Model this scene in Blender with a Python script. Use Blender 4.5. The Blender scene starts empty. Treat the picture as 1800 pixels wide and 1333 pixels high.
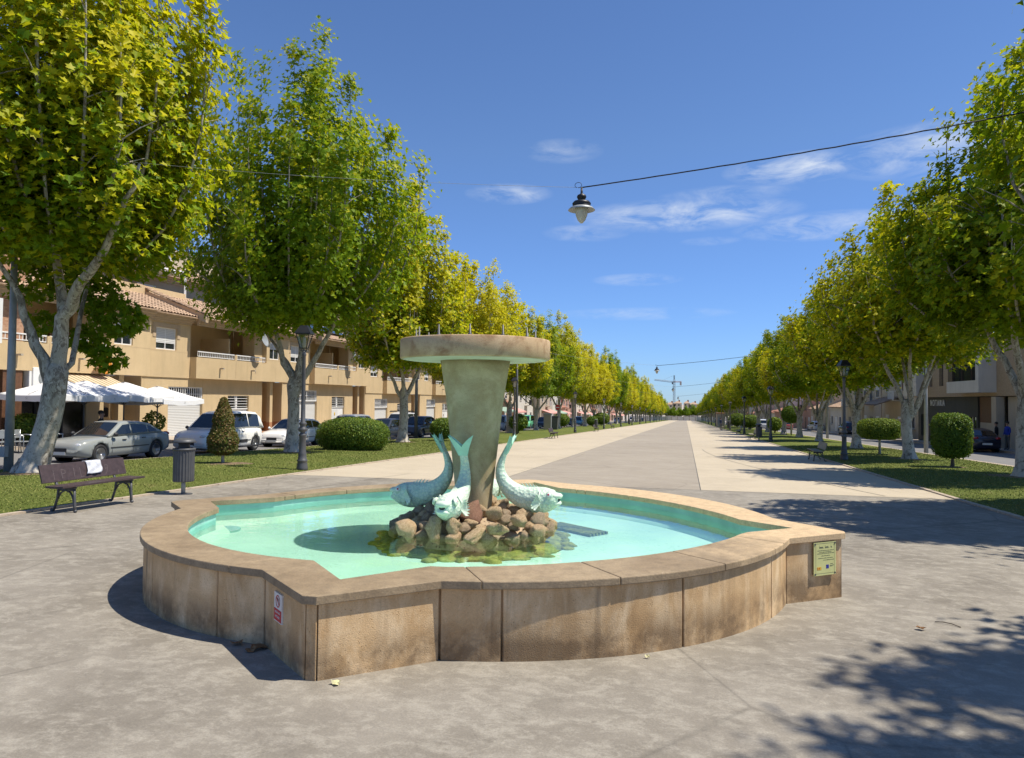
import bpy, bmesh, math, random
import numpy as np
from mathutils import Vector, Matrix
from math import radians as R_, sin, cos, pi
random.seed(7); np.random.seed(7)
SC = bpy.context.scene; COL = SC.collection
# ------------------------------------------------------------------ camera
CX, CY, FPX, CH = 900.0, 666.5, 1270.0, 1.75
VX, HY, ROLL, GVY = 1206.0, 705.0, 0.0095, 735.0
def _basis():
    d = Vector((VX-CX, -(HY-CY), FPX)).normalized()
    e = Vector((VX+1000-CX, -(HY+ROLL*1000-CY), FPX))
    up = e.cross(d).normalized()
    if up.y < 0: up = -up
    x = d.cross(up)
    if x.x < 0: x = -x
    return x, d, up
BX, BY, BZ = _basis()
def ray(px, py):
    v = Vector((px-CX, -(py-CY), FPX))/FPX
    return Vector((BX.dot(v), BY.dot(v), BZ.dot(v)))
_g = ray(VX, GVY); SL = -_g.z/_g.y            # the avenue falls gently away
def gz(y): return -SL*y if y < 560 else -SL*560
def G(px, py, dz=0.0):
    v = ray(px, py); t = (dz-CH)/(v.z+SL*v.y); return Vector((v.x*t, v.y*t, CH+v.z*t))
def AZ(px, py, z):
    v = ray(px, py); t = (z-CH)/v.z; return Vector((v.x*t, v.y*t, z))
def AX(px, X, py=700.0):
    v = ray(px, py); t = X/v.x; return Vector((X, v.y*t, CH+v.z*t))
def AY(px, Y, py=700.0):
    v = ray(px, py); t = Y/v.y; return Vector((v.x*t, Y, CH+v.z*t))
cd = bpy.data.cameras.new('camera'); cam = bpy.data.objects.new('camera', cd); COL.objects.link(cam)
cam_right = Vector((BX[0], BY[0], BZ[0])); cam_up = Vector((BX[1], BY[1], BZ[1])); cam_fwd = Vector((BX[2], BY[2], BZ[2]))
cam.matrix_world = Matrix(((cam_right.x, cam_up.x, -cam_fwd.x, 0), (cam_right.y, cam_up.y, -cam_fwd.y, 0), (cam_right.z, cam_up.z, -cam_fwd.z, CH), (0, 0, 0, 1)))
cd.sensor_width = 36.0; cd.lens = FPX/1800*36.0; cd.clip_start = 0.1; cd.clip_end = 6000
SC.camera = cam
# ------------------------------------------------------------------ sky, sun, exposure
SUN_EL, SUN_AZ = R_(62), R_(7)          # azimuth measured from +X
sun_dir = Vector((cos(SUN_EL)*cos(SUN_AZ), cos(SUN_EL)*sin(SUN_AZ), sin(SUN_EL)))
W = bpy.data.worlds.new('World'); SC.world = W; W.use_nodes = True
wt = W.node_tree; wt.nodes.clear()
def wn(t, **k):
    n = wt.nodes.new(t)
    for a, b in k.items(): setattr(n, a, b)
    return n
sky = wn('ShaderNodeTexSky', sky_type='NISHITA', sun_disc=False)
sky.sun_elevation = SUN_EL; sky.sun_rotation = math.atan2(sun_dir.x, sun_dir.y)
sky.altitude = 0; sky.air_density = 1.0; sky.dust_density = 0.0; sky.ozone_density = 1.5
hs = wn('ShaderNodeMix', data_type='RGBA', blend_type='MULTIPLY'); hs.inputs[0].default_value = 1.0; hs.inputs[7].default_value = (.69, .86, 1.14, 1); wt.links.new(sky.outputs[0], hs.inputs[6])
bg = wn('ShaderNodeBackground'); bg.inputs['Strength'].default_value = 0.100
out = wn('ShaderNodeOutputWorld')
tc = wn('ShaderNodeTexCoord')
def wmath(op, a, b=None, c=None, clamp=False):
    n = wn('ShaderNodeMath', operation=op, use_clamp=clamp)
    for i, v in enumerate((a, b, c)):
        if v is None: continue
        if isinstance(v, (int, float)): n.inputs[i].default_value = v
        else: wt.links.new(v, n.inputs[i])
    return n.outputs[0]
sep = wn('ShaderNodeSeparateXYZ'); wt.links.new(tc.outputs['Generated'], sep.inputs[0])
# azimuth / elevation of the view direction, clouds are wisps placed in that space
azim = wmath('ARCTAN2', sep.outputs[0], sep.outputs[1]); elev = wmath('ARCSINE', sep.outputs[2])
cmb = wn('ShaderNodeCombineXYZ'); wt.links.new(azim, cmb.inputs[0]); wt.links.new(wmath('MULTIPLY', elev, 3.0), cmb.inputs[1])
nz = wn('ShaderNodeTexNoise'); nz.inputs['Scale'].default_value = 16; nz.inputs['Detail'].default_value = 7; nz.inputs['Roughness'].default_value = 0.62
nz.inputs['Distortion'].default_value = 0.5
wt.links.new(cmb.outputs[0], nz.inputs['Vector'])
wisps = [(1200,378,150,22,.9),(1400,295,90,20,1.0),(1450,397,110,18,.8),(895,341,60,14,.7),(1120,492,60,9,.55),(1030,410,60,12,.5),(990,266,55,16,.4),(1640,262,120,32,.75),(1130,552,120,9,.4),(1280,342,90,12,.45),(1540,275,60,10,.6),(1250,424,40,6,.35),(1760,215,60,16,.6),(2100,330,200,40,.8),(500,420,200,30,.4),(-200,300,220,40,.6),(1200,-260,200,35,.5)]
tot = None
for (px, py, sx, sy, am) in wisps:
    v = ray(px, py).normalized(); a0 = math.atan2(v.x, v.y); e0 = math.asin(v.z)
    da = wmath('MULTIPLY', wmath('SUBTRACT', azim, a0), FPX/sx)
    de = wmath('MULTIPLY', wmath('SUBTRACT', elev, e0), FPX/sy)
    r2 = wmath('ADD', wmath('MULTIPLY', da, da), wmath('MULTIPLY', de, de))
    g = wmath('MULTIPLY', wmath('MAXIMUM', wmath('SUBTRACT', 1.0, wmath('MULTIPLY', r2, 0.55)), 0.0), am)
    tot = g if tot is None else wmath('MAXIMUM', tot, g)
cl = wmath('MULTIPLY', wmath('SUBTRACT', wmath('MULTIPLY', nz.outputs[0], 3.2), 1.22), tot)
cl = wmath('MULTIPLY', cl, 0.85, clamp=True)
mx = wn('ShaderNodeMix', data_type='RGBA'); wt.links.new(cl, mx.inputs[0]); hz2 = wn('ShaderNodeMix', data_type='RGBA', blend_type='MULTIPLY'); wt.links.new(wmath('SUBTRACT', 1.0, wmath('MULTIPLY', wmath('ABSOLUTE', elev), 3.0), clamp=True), hz2.inputs[0]); wt.links.new(hs.outputs[2], hz2.inputs[6]); hz2.inputs[7].default_value = (.62, .80, 1.12, 1); wt.links.new(hz2.outputs[2], mx.inputs[6]); mx.inputs[7].default_value = (6.4, 7.0, 7.9, 1)
wt.links.new(mx.outputs[2], bg.inputs[0]); wt.links.new(bg.outputs[0], out.inputs[0])
sl = bpy.data.lights.new('sun', 'SUN'); sl.energy = 5.0; sl.angle = R_(0.55); sl.color = (1.0, 0.93, 0.81)
so = bpy.data.objects.new('sun', sl); COL.objects.link(so); so.rotation_euler = (-sun_dir).to_track_quat('-Z', 'Y').to_euler()
SC.view_settings.view_transform = 'Standard'; SC.view_settings.look = 'None'; SC.view_settings.exposure = 0.27; SC.view_settings.gamma = 1.0
SC.view_settings.use_curve_mapping = False
SC.render.engine = 'CYCLES'
try:
    SC.cycles.max_bounces = 8; SC.cycles.transparent_max_bounces = 12; SC.cycles.use_denoising = True
except Exception: pass
# ------------------------------------------------------------------ materials
MATS = {}
class NT:
    def __init__(s, name):
        s.m = bpy.data.materials.new(name); s.m.use_nodes = True; s.t = s.m.node_tree; s.t.nodes.clear()
        s.o = s.n('ShaderNodeOutputMaterial'); s.p = s.n('ShaderNodeBsdfPrincipled'); s.l(s.p.outputs[0], s.o.inputs[0])
        MATS[name] = s.m
    def n(s, t, **k):
        x = s.t.nodes.new(t)
        for a, b in k.items(): setattr(x, a, b)
        return x
    def l(s, a, b): s.t.links.new(a, b)
    def setp(s, **k):
        for a, b in k.items(): s.p.inputs[a.replace('_', ' ')].default_value = b
    def co(s, scale=(1, 1, 1), kind='Object'):
        if not hasattr(s, '_tc'): s._tc = s.n('ShaderNodeTexCoord')
        m = s.n('ShaderNodeMapping'); m.inputs['Scale'].default_value = scale; s.l(s._tc.outputs[kind], m.inputs[0]); return m.outputs[0]
    def noise(s, sc, det=5, rough=.55, dist=0., scale=(1, 1, 1), kind='Object'):
        x = s.n('ShaderNodeTexNoise'); x.inputs['Scale'].default_value = sc; x.inputs['Detail'].default_value = det
        x.inputs['Roughness'].default_value = rough; x.inputs['Distortion'].default_value = dist; s.l(s.co(scale, kind), x.inputs['Vector']); return x.outputs[0]
    def voro(s, sc, feature='F1', scale=(1, 1, 1), kind='Object', outp=0):
        x = s.n('ShaderNodeTexVoronoi', feature=feature); x.inputs['Scale'].default_value = sc; s.l(s.co(scale, kind), x.inputs['Vector']); return x.outputs[outp]
    def ramp(s, f, stops, interp='LINEAR'):
        x = s.n('ShaderNodeValToRGB'); cr = x.color_ramp; cr.interpolation = interp
        while len(cr.elements) < len(stops): cr.elements.new(.5)
        for e, (p, c) in zip(cr.elements, stops):
            e.position = p; e.color = (c, c, c, 1) if isinstance(c, (int, float)) else (*c, 1)
        s.l(f, x.inputs[0]); return x.outputs[0]
    def mix(s, f, a, b, mode='MIX'):
        x = s.n('ShaderNodeMix', data_type='RGBA', blend_type=mode)
        for v, i in ((f, 0), (a, 6), (b, 7)):
            if isinstance(v, (int, float)): x.inputs[i].default_value = v if i == 0 else (v, v, v, 1)
            elif isinstance(v, tuple): x.inputs[i].default_value = (*v, 1)
            else: s.l(v, x.inputs[i])
        return x.outputs[2]
    def math(s, op, a, b=0., clamp=False):
        x = s.n('ShaderNodeMath', operation=op, use_clamp=clamp)
        for v, i in ((a, 0), (b, 1)):
            if isinstance(v, (int, float)): x.inputs[i].default_value = v
            else: s.l(v, x.inputs[i])
        return x.outputs[0]
    def col(s, c):
        if isinstance(c, tuple): s.p.inputs['Base Color'].default_value = (*c, 1)
        else: s.l(c, s.p.inputs['Base Color'])
    def bump(s, h, dist=.01, strength=.6):
        b = s.n('ShaderNodeBump'); b.inputs['Strength'].default_value = strength; b.inputs['Distance'].default_value = dist
        s.l(h, b.inputs['Height']); s.l(b.outputs[0], s.p.inputs['Normal'])
def flat(name, c, rough=.6, metal=0., var=.15, sc=6, bump=0., spec=.5, coat=0.):
    t = NT(name)
    if var: t.col(t.mix(t.ramp(t.noise(sc), [(.3, 0.), (.7, 1.)]), tuple(x*(1-var) for x in c), tuple(min(1, x*(1+var)) for x in c)))
    else: t.col(c)
    t.setp(Roughness=rough, Metallic=metal, Specular_IOR_Level=spec)
    if coat: t.setp(Coat_Weight=coat, Coat_Roughness=.05)
    if bump: t.bump(t.noise(sc*12, 4), bump)
    return t.m
def concrete_ground(name, c1, c2, c3, blotch=.45, fine=28):
    t = NT(name)
    big = t.ramp(t.noise(blotch, 6, .62, .4), [(.34, 0.), (.66, 1.)])
    mid = t.ramp(t.noise(blotch*8, 10, .8, .3, (1, 1.3, 1)), [(.47, 0.), (.61, 1.)])
    a = t.mix(big, c1, c2); b = t.mix(t.math('MULTIPLY', mid, .55), a, c3); b = t.mix(t.math('MULTIPLY', t.ramp(t.noise(blotch*3.1, 9, .75, .2), [(.52, 0.), (.66, 1.)]), .35), b, tuple(x*.72 for x in c1))
    grain = t.ramp(t.noise(fine*3, 3, .7), [(.3, .86), (.7, 1.1)])
    d = t.mix(1.0, b, grain, 'MULTIPLY')
    crack = t.ramp(t.voro(.28, 'DISTANCE_TO_EDGE', (1, .6, 1)), [(.0, .0), (.005, 1.)])
    cm = t.ramp(t.noise(.25, 2), [(.44, 1.), (.50, 0.)])
    cr = t.math('MAXIMUM', crack, cm)
    d = t.mix(1.0, d, t.ramp(cr, [(0., .74), (1., 1.)]), 'MULTIPLY')
    spots = t.ramp(t.noise(9, 2, .5), [(.70, 0.), (.76, 1.)])
    d = t.mix(t.math('MULTIPLY', spots, .35), d, tuple(x*.6 for x in c1))
    t.col(d); t.setp(Roughness=.8, Specular_IOR_Level=.3)
    h = t.math('ADD', t.math('MULTIPLY', t.noise(blotch*6, 8, .7, .8), 1.), t.math('MULTIPLY', t.noise(fine*2, 3), .25))
    t.bump(h, .02, .5); return t.m
M_PLAZA = concrete_ground('plaza_concrete', (.19, .168, .135), (.305, .274, .226), (.42, .385, .32), .6)
M_GREY = concrete_ground('band_concrete', (.305, .262, .205), (.355, .31, .248), (.40, .352, .285), .12, 16)
M_BEIGE = concrete_ground('beige_concrete', (.46, .39, .285), (.52, .445, .33), (.56, .48, .355), .12, 16)
M_ROAD = concrete_ground('asphalt', (.17, .165, .16), (.21, .205, .20), (.24, .235, .23), .2, 20)
M_WALK = concrete_ground('sidewalk_tiles', (.40, .34, .28), (.46, .40, .33), (.5, .44, .37), .3, 20)
M_KERB = flat('kerb_stone', (.44, .36, .27), .85, var=.22, sc=5, bump=.01)
M_SOIL = flat('soil', (.20, .135, .08), .95, var=.3, sc=8, bump=.03)
def lawn_mat():
    t = NT('lawn'); a = t.mix(t.ramp(t.noise(.55, 6, .6), [(.35, 0.), (.65, 1.)]), (.125, .165, .03), (.215, .225, .055))
    b = t.mix(t.ramp(t.noise(40, 4, .7), [(.3, 0.), (.7, 1.)]), (.075, .10, .018), a)
    c = t.mix(t.ramp(t.noise(1.4, 5, .65), [(.60, 0.), (.72, .7)]), b, (.34, .27, .12))
    t.col(c); t.setp(Roughness=.9, Specular_IOR_Level=.15); t.bump(t.noise(90, 3), .03, .8); return t.m
M_LAWN = lawn_mat()
def grass_mat():
    t = NT('grass_blade'); a = t.n('ShaderNodeAttribute', attribute_name='tint')
    t.col(t.ramp(a.outputs['Fac'], [(0., (.13, .165, .035)), (.6, (.25, .265, .07)), (.85, (.33, .30, .10)), (1., (.46, .37, .19))])); t.setp(Roughness=.7, Specular_IOR_Level=.2); return t.m
M_GRASS = grass_mat()
def leaf_mat(name, g1, g2, y1, trans=.38):
    t = NT(name); a = t.n('ShaderNodeAttribute', attribute_name='tint')
    oy = t.n('ShaderNodeAttribute', attribute_name='yellow', attribute_type='OBJECT')
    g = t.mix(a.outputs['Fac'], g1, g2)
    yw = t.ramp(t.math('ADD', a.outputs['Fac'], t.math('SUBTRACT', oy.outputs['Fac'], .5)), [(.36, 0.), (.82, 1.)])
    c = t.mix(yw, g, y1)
    t.col(c); t.setp(Roughness=.5, Specular_IOR_Level=.22)
    tr = t.n('ShaderNodeBsdfTranslucent'); t.l(t.mix(.3, c, (.60, .62, .01)), tr.inputs[0])
    ms = t.n('ShaderNodeMixShader'); ms.inputs[0].default_value = trans
    t.l(t.p.outputs[0], ms.inputs[1]); t.l(tr.outputs[0], ms.inputs[2]); t.l(ms.outputs[0], t.o.inputs[0]); return t.m
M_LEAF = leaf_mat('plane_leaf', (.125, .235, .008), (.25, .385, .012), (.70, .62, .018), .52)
M_HEDGE = leaf_mat('hedge_leaf', (.055, .12, .015), (.13, .22, .028), (.24, .30, .04), .25)
M_CONIF = leaf_mat('conifer_leaf', (.06, .10, .014), (.13, .17, .03), (.20, .12, .045), .2)
def bark_mat():
    t = NT('plane_bark')
    n1 = t.noise(5.5, 6, .65, 1.2, (1, 1, .55)); n2 = t.noise(11, 5, .6, .8, (1, 1, .5))
    c = t.mix(t.ramp(n1, [(.44, 0.), (.50, 1.)]), (.19, .165, .13), (.37, .345, .28))
    c = t.mix(t.ramp(n2, [(.56, 0.), (.60, 1.)]), c, (.50, .47, .40))
    sp = t.ramp(t.voro(16, scale=(1, 1, .6)), [(.12, 0.), (.2, 1.)])
    c = t.mix(1., c, t.mix(sp, (.55, .5, .45), (1., 1., 1.)), 'MULTIPLY')
    pos = t.n('ShaderNodeSeparateXYZ'); t.l(t.co(), pos.inputs[0])
    low = t.math('MULTIPLY', t.ramp(t.noise(3.2, 6, .7, .8), [(.44, 0.), (.52, 1.)]), t.ramp(t.math('MULTIPLY', pos.outputs[2], .4), [(.55, 1.), (.85, 0.)]))
    c = t.mix(t.math('MULTIPLY', low, .75), c, (.60, .55, .46))
    t.col(c); t.setp(Roughness=.85, Specular_IOR_Level=.2); t.bump(t.math('ADD', n1, t.math('MULTIPLY', n2, .5)), .03, .5); return t.m
M_BARK = bark_mat()
M_TWIG = flat('twig_bark', (.16, .13, .095), .9, var=.3)
def stucco(name, c, var=.1):
    t = NT(name)
    f = t.ramp(t.noise(.7, 6, .6), [(.3, 0.), (.7, 1.)]); g = t.noise(45, 3)
    a = t.mix(f, tuple(x*(1-var) for x in c), tuple(x*(1+var*.5) for x in c))
    st = t.ramp(t.noise(3, 5, .6, 0., (1, 1, .12)), [(.5, 1.), (.8, .86)])
    a = t.mix(1., a, st, 'MULTIPLY'); a = t.mix(1., a, t.ramp(g, [(.3, .9), (.7, 1.05)]), 'MULTIPLY')
    t.col(a); t.setp(Roughness=.9, Specular_IOR_Level=.2); t.bump(g, .01, .5); return t.m
M_OCHRE = stucco('ochre_stucco', (.64, .485, .285)); M_OCHRE2 = stucco('ochre_trim', (.54, .41, .27)); M_CREAM = stucco('cream_stucco', (.58, .49, .36))
M_WHITEW = stucco('white_stucco', (.66, .62, .56)); M_PINK = stucco('pink_stucco', (.50, .30, .24)); M_DARKG = stucco('dark_grey_cladding', (.095, .095, .085), .05)
M_STONE = stucco('pale_stone', (.48, .42, .34)); M_TERRA = stucco('terracotta_plinth', (.42, .22, .12))
def tile_mat(name, a, b):
    t = NT(name); c = t.mix(t.ramp(t.noise(6, 4, .7), [(.3, 0.), (.7, 1.)]), a, b)
    w = t.n('ShaderNodeTexWhiteNoise'); t.l(t.voro(3.5, outp=1), w.inputs['Vector'])
    c = t.mix(1., c, t.ramp(w.outputs[0], [(0., .75), (1., 1.15)]), 'MULTIPLY'); t.col(c); t.setp(Roughness=.9); return t.m
M_TILE = tile_mat('roof_tile', (.40, .26, .165), (.54, .385, .26)); M_TILE2 = tile_mat('roof_tile_red', (.36, .15, .10), (.45, .23, .16))
def brick_mat(name, c1, c2, mort):
    t = NT(name); b = t.n('ShaderNodeTexBrick'); b.inputs['Scale'].default_value = 4
    b.inputs['Color1'].default_value = (*c1, 1); b.inputs['Color2'].default_value = (*c2, 1); b.inputs['Mortar'].default_value = (*mort, 1)
    b.inputs['Row Height'].default_value = .28; b.inputs['Mortar Size'].default_value = .012
    s = t.n('ShaderNodeSeparateXYZ'); t.l(t.co(), s.inputs[0]); q = t.n('ShaderNodeCombineXYZ')
    t.l(t.math('ADD', s.outputs[1], s.outputs[0]), q.inputs[0]); t.l(s.outputs[2], q.inputs[1]); t.l(q.outputs[0], b.inputs['Vector'])
    t.col(b.outputs[0]); t.setp(Roughness=.9); return t.m
M_BRICK = brick_mat('red_brick', (.40, .20, .12), (.50, .30, .19), (.42, .34, .26)); M_BRICKB = brick_mat('beige_brick', (.36, .26, .16), (.42, .31, .20), (.40, .33, .24))
def sandstone(name, c1, c2, c3, dark=.6, streak=True):
    t = NT(name)
    a = t.mix(t.ramp(t.noise(1.6, 6, .65, .6), [(.36, 0.), (.64, 1.)]), c1, c2)
    a = t.mix(t.ramp(t.noise(4, 6, .65, .5, (1, 1, .35) if streak else (1, 1, 1)), [(.48, 0.), (.68, .8)]), a, c3)
    if streak:
        s = t.ramp(t.noise(2.6, 5, .65, .2, (1, 1, .08)), [(.60, 0.), (.74, 1.)]); a = t.mix(t.math('MULTIPLY', s, .7), a, (.09, .06, .04)); s2 = t.ramp(t.noise(5.5, 4, .6, .1, (1, 1, .05)), [(.56, 0.), (.72, .4)]); a = t.mix(s2, a, (.25, .15, .075))
        pos = t.n('ShaderNodeSeparateXYZ'); t.l(t.co(), pos.inputs[0])
        lowd = t.math('MULTIPLY', t.ramp(pos.outputs[2], [(.0, 1.), (.20, 0.)]), t.ramp(t.noise(2.2, 5, .7), [(.35, 0.), (.55, .75)])); a = t.mix(lowd, a, (.14, .09, .05))
    pit = t.ramp(t.voro(46), [(.10, 0.), (.17, 1.)]); pm = t.ramp(t.noise(14, 2), [(.5, 1.), (.58, 0.)]); pit = t.math('MAXIMUM', pit, pm)
    a = t.mix(1., a, t.mix(pit, (.55, .48, .4), (1., 1., 1.)), 'MULTIPLY')
    g = t.noise(110, 3, .6); a = t.mix(1., a, t.ramp(g, [(.25, .85), (.75, 1.1)]), 'MULTIPLY')
    t.col(a); t.setp(Roughness=.85, Specular_IOR_Level=.3)
    t.bump(t.math('ADD', t.math('MULTIPLY', pit, .8), t.math('MULTIPLY', g, .5)), .008, .7); return t.m
M_WALL = sandstone('fountain_stone', (.50, .315, .15), (.66, .455, .245), (.80, .61, .38))
def coping_mat():
    t = NT('coping_stone'); a = t.mix(t.ramp(t.noise(1.2, 6, .65, .6), [(.36, 0.), (.64, 1.)]), (.25, .18, .105), (.36, .27, .165))
    sp = t.n('ShaderNodeSeparateXYZ'); t.l(t.co(), sp.inputs[0])
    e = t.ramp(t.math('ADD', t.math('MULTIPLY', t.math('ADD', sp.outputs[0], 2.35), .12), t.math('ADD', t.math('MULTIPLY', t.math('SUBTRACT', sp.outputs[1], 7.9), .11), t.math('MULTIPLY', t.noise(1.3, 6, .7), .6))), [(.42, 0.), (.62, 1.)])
    a = t.mix(e, a, (.62, .45, .26))  # paler sandy tone towards right and back, sunlit look put into the colour
    w = t.ramp(t.noise(34, 4, .7), [(.68, 0.), (.72, 1.)]); wm = t.ramp(t.noise(2, 3), [(.45, 0.), (.6, 1.)])
    a = t.mix(t.math('MULTIPLY', t.math('MULTIPLY', w, wm), .8), a, (.62, .5, .36))
    a = t.mix(1., a, t.ramp(t.noise(70, 3), [(.3, .84), (.7, 1.10)]), 'MULTIPLY'); a = t.mix(1., a, t.ramp(t.noise(9, 6, .75), [(.35, .80), (.6, 1.06)]), 'MULTIPLY')
    t.col(a); t.setp(Roughness=.75); t.bump(t.noise(60, 4), .006, .5); return t.m
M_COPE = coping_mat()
M_BOWL = sandstone('bowl_stone', (.44, .30, .165), (.55, .40, .245), (.26, .135, .065), streak=False)
M_COLUMN = sandstone('pedestal_stone', (.27, .205, .105), (.52, .44, .275), (.37, .28, .145), streak=False)
M_MINT = flat('bowl_underside', (.52, .52, .42), .7, var=.12, sc=3)
def pool_mat(name='pool_paint', c1=(.42, .62, .50), c2=(.56, .75, .60)):
    t = NT(name); a = t.mix(t.ramp(t.noise(.9, 6, .6, .4), [(.3, 0.), (.7, 1.)]), c1, c2)
    d = t.ramp(t.noise(22, 4, .7, .5, (1, 1.8, 1)), [(.57, 0.), (.62, 1.)]); dm = t.ramp(t.noise(.8, 3), [(.45, 0.), (.6, 1.)])
    a = t.mix(t.math('MULTIPLY', t.math('MULTIPLY', d, dm), .55), a, (.16, .30, .16))
    g = t.ramp(t.noise(1.1, 5, .6), [(.55, 0.), (.72, .45)]); a = t.mix(g, a, (.46, .72, .38))
    t.col(a); t.setp(Roughness=.6); return t.m
M_POOL = pool_mat(); M_POOLW = flat('pool_wall_paint', (.27, .50, .46), .7, var=.2, sc=2.5)
def water_mat():
    t = NT('water'); t.t.nodes.remove(t.p)
    fr = t.n('ShaderNodeFresnel'); fr.inputs['IOR'].default_value = 1.33
    b = t.n('ShaderNodeBump'); b.inputs['Distance'].default_value = .012; b.inputs['Strength'].default_value = .22
    t.l(t.noise(3.2, 3, .5, .5, (1, 1.6, 1)), b.inputs['Height']); t.l(b.outputs[0], fr.inputs['Normal'])
    gl = t.n('ShaderNodeBsdfGlossy'); gl.inputs['Roughness'].default_value = .015; gl.inputs['Color'].default_value = (1, 1, 1, 1); t.l(b.outputs[0], gl.inputs['Normal'])
    tr = t.n('ShaderNodeBsdfTransparent'); tr.inputs[0].default_value = (.86, .975, .975, 1)
    ms = t.n('ShaderNodeMixShader'); t.l(fr.outputs[0], ms.inputs[0]); t.l(tr.outputs[0], ms.inputs[1]); t.l(gl.outputs[0], ms.inputs[2]); t.l(ms.outputs[0], t.o.inputs[0]); return t.m
M_WATER = water_mat()
def fish_mat():
    t = NT('fish_paint'); sc = t.voro(27, scale=(1, 1, 1)); a = t.mix(t.ramp(t.noise(5, 4), [(.35, 0.), (.65, 1.)]), (.58, .70, .55), (.68, .78, .63))
    a = t.mix(t.math('MULTIPLY', t.ramp(t.voro(27, 'DISTANCE_TO_EDGE'), [(.0, 1.), (.12, 0.)]), .55), a, (.26, .48, .42))
    t.col(a); t.setp(Roughness=.55); t.bump(sc, .014, .8); return t.m
M_FISH = fish_mat()
def fishs():
    t = NT('fish_paint_smooth'); a = t.mix(t.ramp(t.noise(5, 4), [(.35, 0.), (.65, 1.)]), (.58, .70, .56), (.68, .78, .64)); t.col(a); t.setp(Roughness=.55); return t.m
M_FISHS = fishs()
M_FTEAL = flat('fish_tail_paint', (.38, .66, .53), .55, var=.15)
def rock_mat(name, c1, c2):
    t = NT(name); a = t.mix(t.ramp(t.noise(6, 6, .7), [(.35, 0.), (.65, 1.)]), c1, c2)
    p = t.ramp(t.voro(22), [(.12, 0.), (.25, 1.)]); a = t.mix(1., a, t.mix(p, (.4, .34, .3), (1., 1., 1.)), 'MULTIPLY')
    z = t.n('ShaderNodeSeparateXYZ'); t.l(t.co(kind='Object'), z.inputs[0])
    t.col(a); t.setp(Roughness=.9); t.bump(t.math('ADD', p, t.noise(40, 4)), .02, .8); return t.m
M_ROCKA = rock_mat('tuff_rock', (.44, .285, .14), (.70, .52, .32)); M_ROCKB = rock_mat('red_rock', (.26, .13, .08), (.36, .20, .13)); M_ROCKC = rock_mat('brown_rock', (.34, .245, .15), (.54, .41, .27))
def algae_mat():
    t = NT('algae'); a = t.mix(t.ramp(t.noise(5, 6, .7), [(.35, 0.), (.65, 1.)]), (.10, .12, .02), (.38, .36, .06)); t.col(a); t.setp(Roughness=.8); t.bump(t.noise(20, 4), .03, .8); return t.m
M_ALGAE = algae_mat()
M_IRON = flat('grey_cast_iron', (.10, .102, .105), .5, .3, var=.15); M_BLACK = flat('black_metal', (.018, .018, .02), .45, .2, var=.2)
M_LGREY = flat('galvanised_steel', (.34, .36, .36), .5, .3, var=.12); M_POLED = flat('dark_grey_pole', (.10, .105, .11), .5, .2)
M_BWOOD = flat('bench_slat', (.06, .04, .04), .5, var=.25, sc=14); M_BENCHL = flat('bench_slat_pale', (.26, .235, .16), .6, var=.15)
M_WHITE = flat('white_paint', (.78, .78, .77), .5, var=.04); M_CANVAS = flat('white_canvas', (.80, .80, .80), .85, var=.03, sc=2)
M_RUB = flat('rubber', (.022, .022, .024), .8, var=.2); M_CHROME = flat('rim_metal', (.50, .51, .52), .3, .85, var=.1); M_BUMP = flat('black_plastic', (.03, .03, .033), .6, var=.1)
M_SIGNR = flat('sign_red', (.50, .02, .03), .5, var=.1); M_SIGNW = flat('sign_white', (.72, .70, .66), .5, var=.08); M_PLAQ = flat('plaque', (.60, .60, .26), .35, var=.05)
M_INK = flat('dark_ink', (.05, .05, .04), .6, var=0); M_BLUE = flat('flag_blue', (.02, .03, .28), .5, var=0); M_YEL = flat('flag_yellow', (.65, .42, .04), .5, var=0)
M_TOWEL = flat('towel', (.62, .64, .68), .95, var=.12, sc=20, bump=.01); M_SCR = flat('scratch', (.20, .165, .165), .8, var=0)
M_ORANGE = flat('orange_dish', (.55, .20, .02), .5, var=.15); M_BROWN = flat('brown_wood', (.13, .06, .03), .6, var=.25, sc=10); M_SHUT = flat('roller_shutter', (.66, .66, .64), .6, var=.04)
M_RED = flat('red_light', (.35, .01, .012), .2, var=0, coat=.6); M_LAMPL = flat('headlight', (.62, .64, .66), .12, .3, var=0, coat=1.); M_PLATE = flat('number_plate', (.7, .7, .66), .5, var=0)
M_AWG = flat('green_awning', (.28, .38, .30), .8); M_AWR = flat('pink_awning', (.62, .32, .28), .8); M_GLOBE = flat('lamp_globe', (.50, .49, .42), .3, var=.05)
M_SKIN = flat('skin', (.42, .24, .16), .6, var=.05); M_HAIR = flat('dark_hair', (.02, .015, .012), .6, var=0); M_NAVY = flat('navy_cloth', (.03, .04, .09), .9, var=.1); M_CBLUE = flat('blue_cloth', (.03, .06, .40), .9, var=.1); M_CLGREY = flat('grey_cloth', (.16, .15, .14), .9, var=.1); M_CBLK = flat('black_cloth', (.02, .02, .022), .9, var=.1)
M_DRYLEAF = flat('dry_leaf', (.25, .13, .05), .8, var=.3); M_PALELEAF = flat('pale_leaf', (.62, .58, .32), .8, var=.2)
M_STRIPE = None
def stripe_mat():
    t = NT('striped_awning'); w = t.n('ShaderNodeTexWave', bands_direction='Y'); w.inputs['Scale'].default_value = 1.15; t.l(t.co(), w.inputs['Vector'])
    t.col(t.ramp(w.outputs[0], [(.44, (.30, .22, .13)), (.5, (.62, .52, .36))])); t.setp(Roughness=.9); return t.m
M_STRIPE = stripe_mat()
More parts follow.
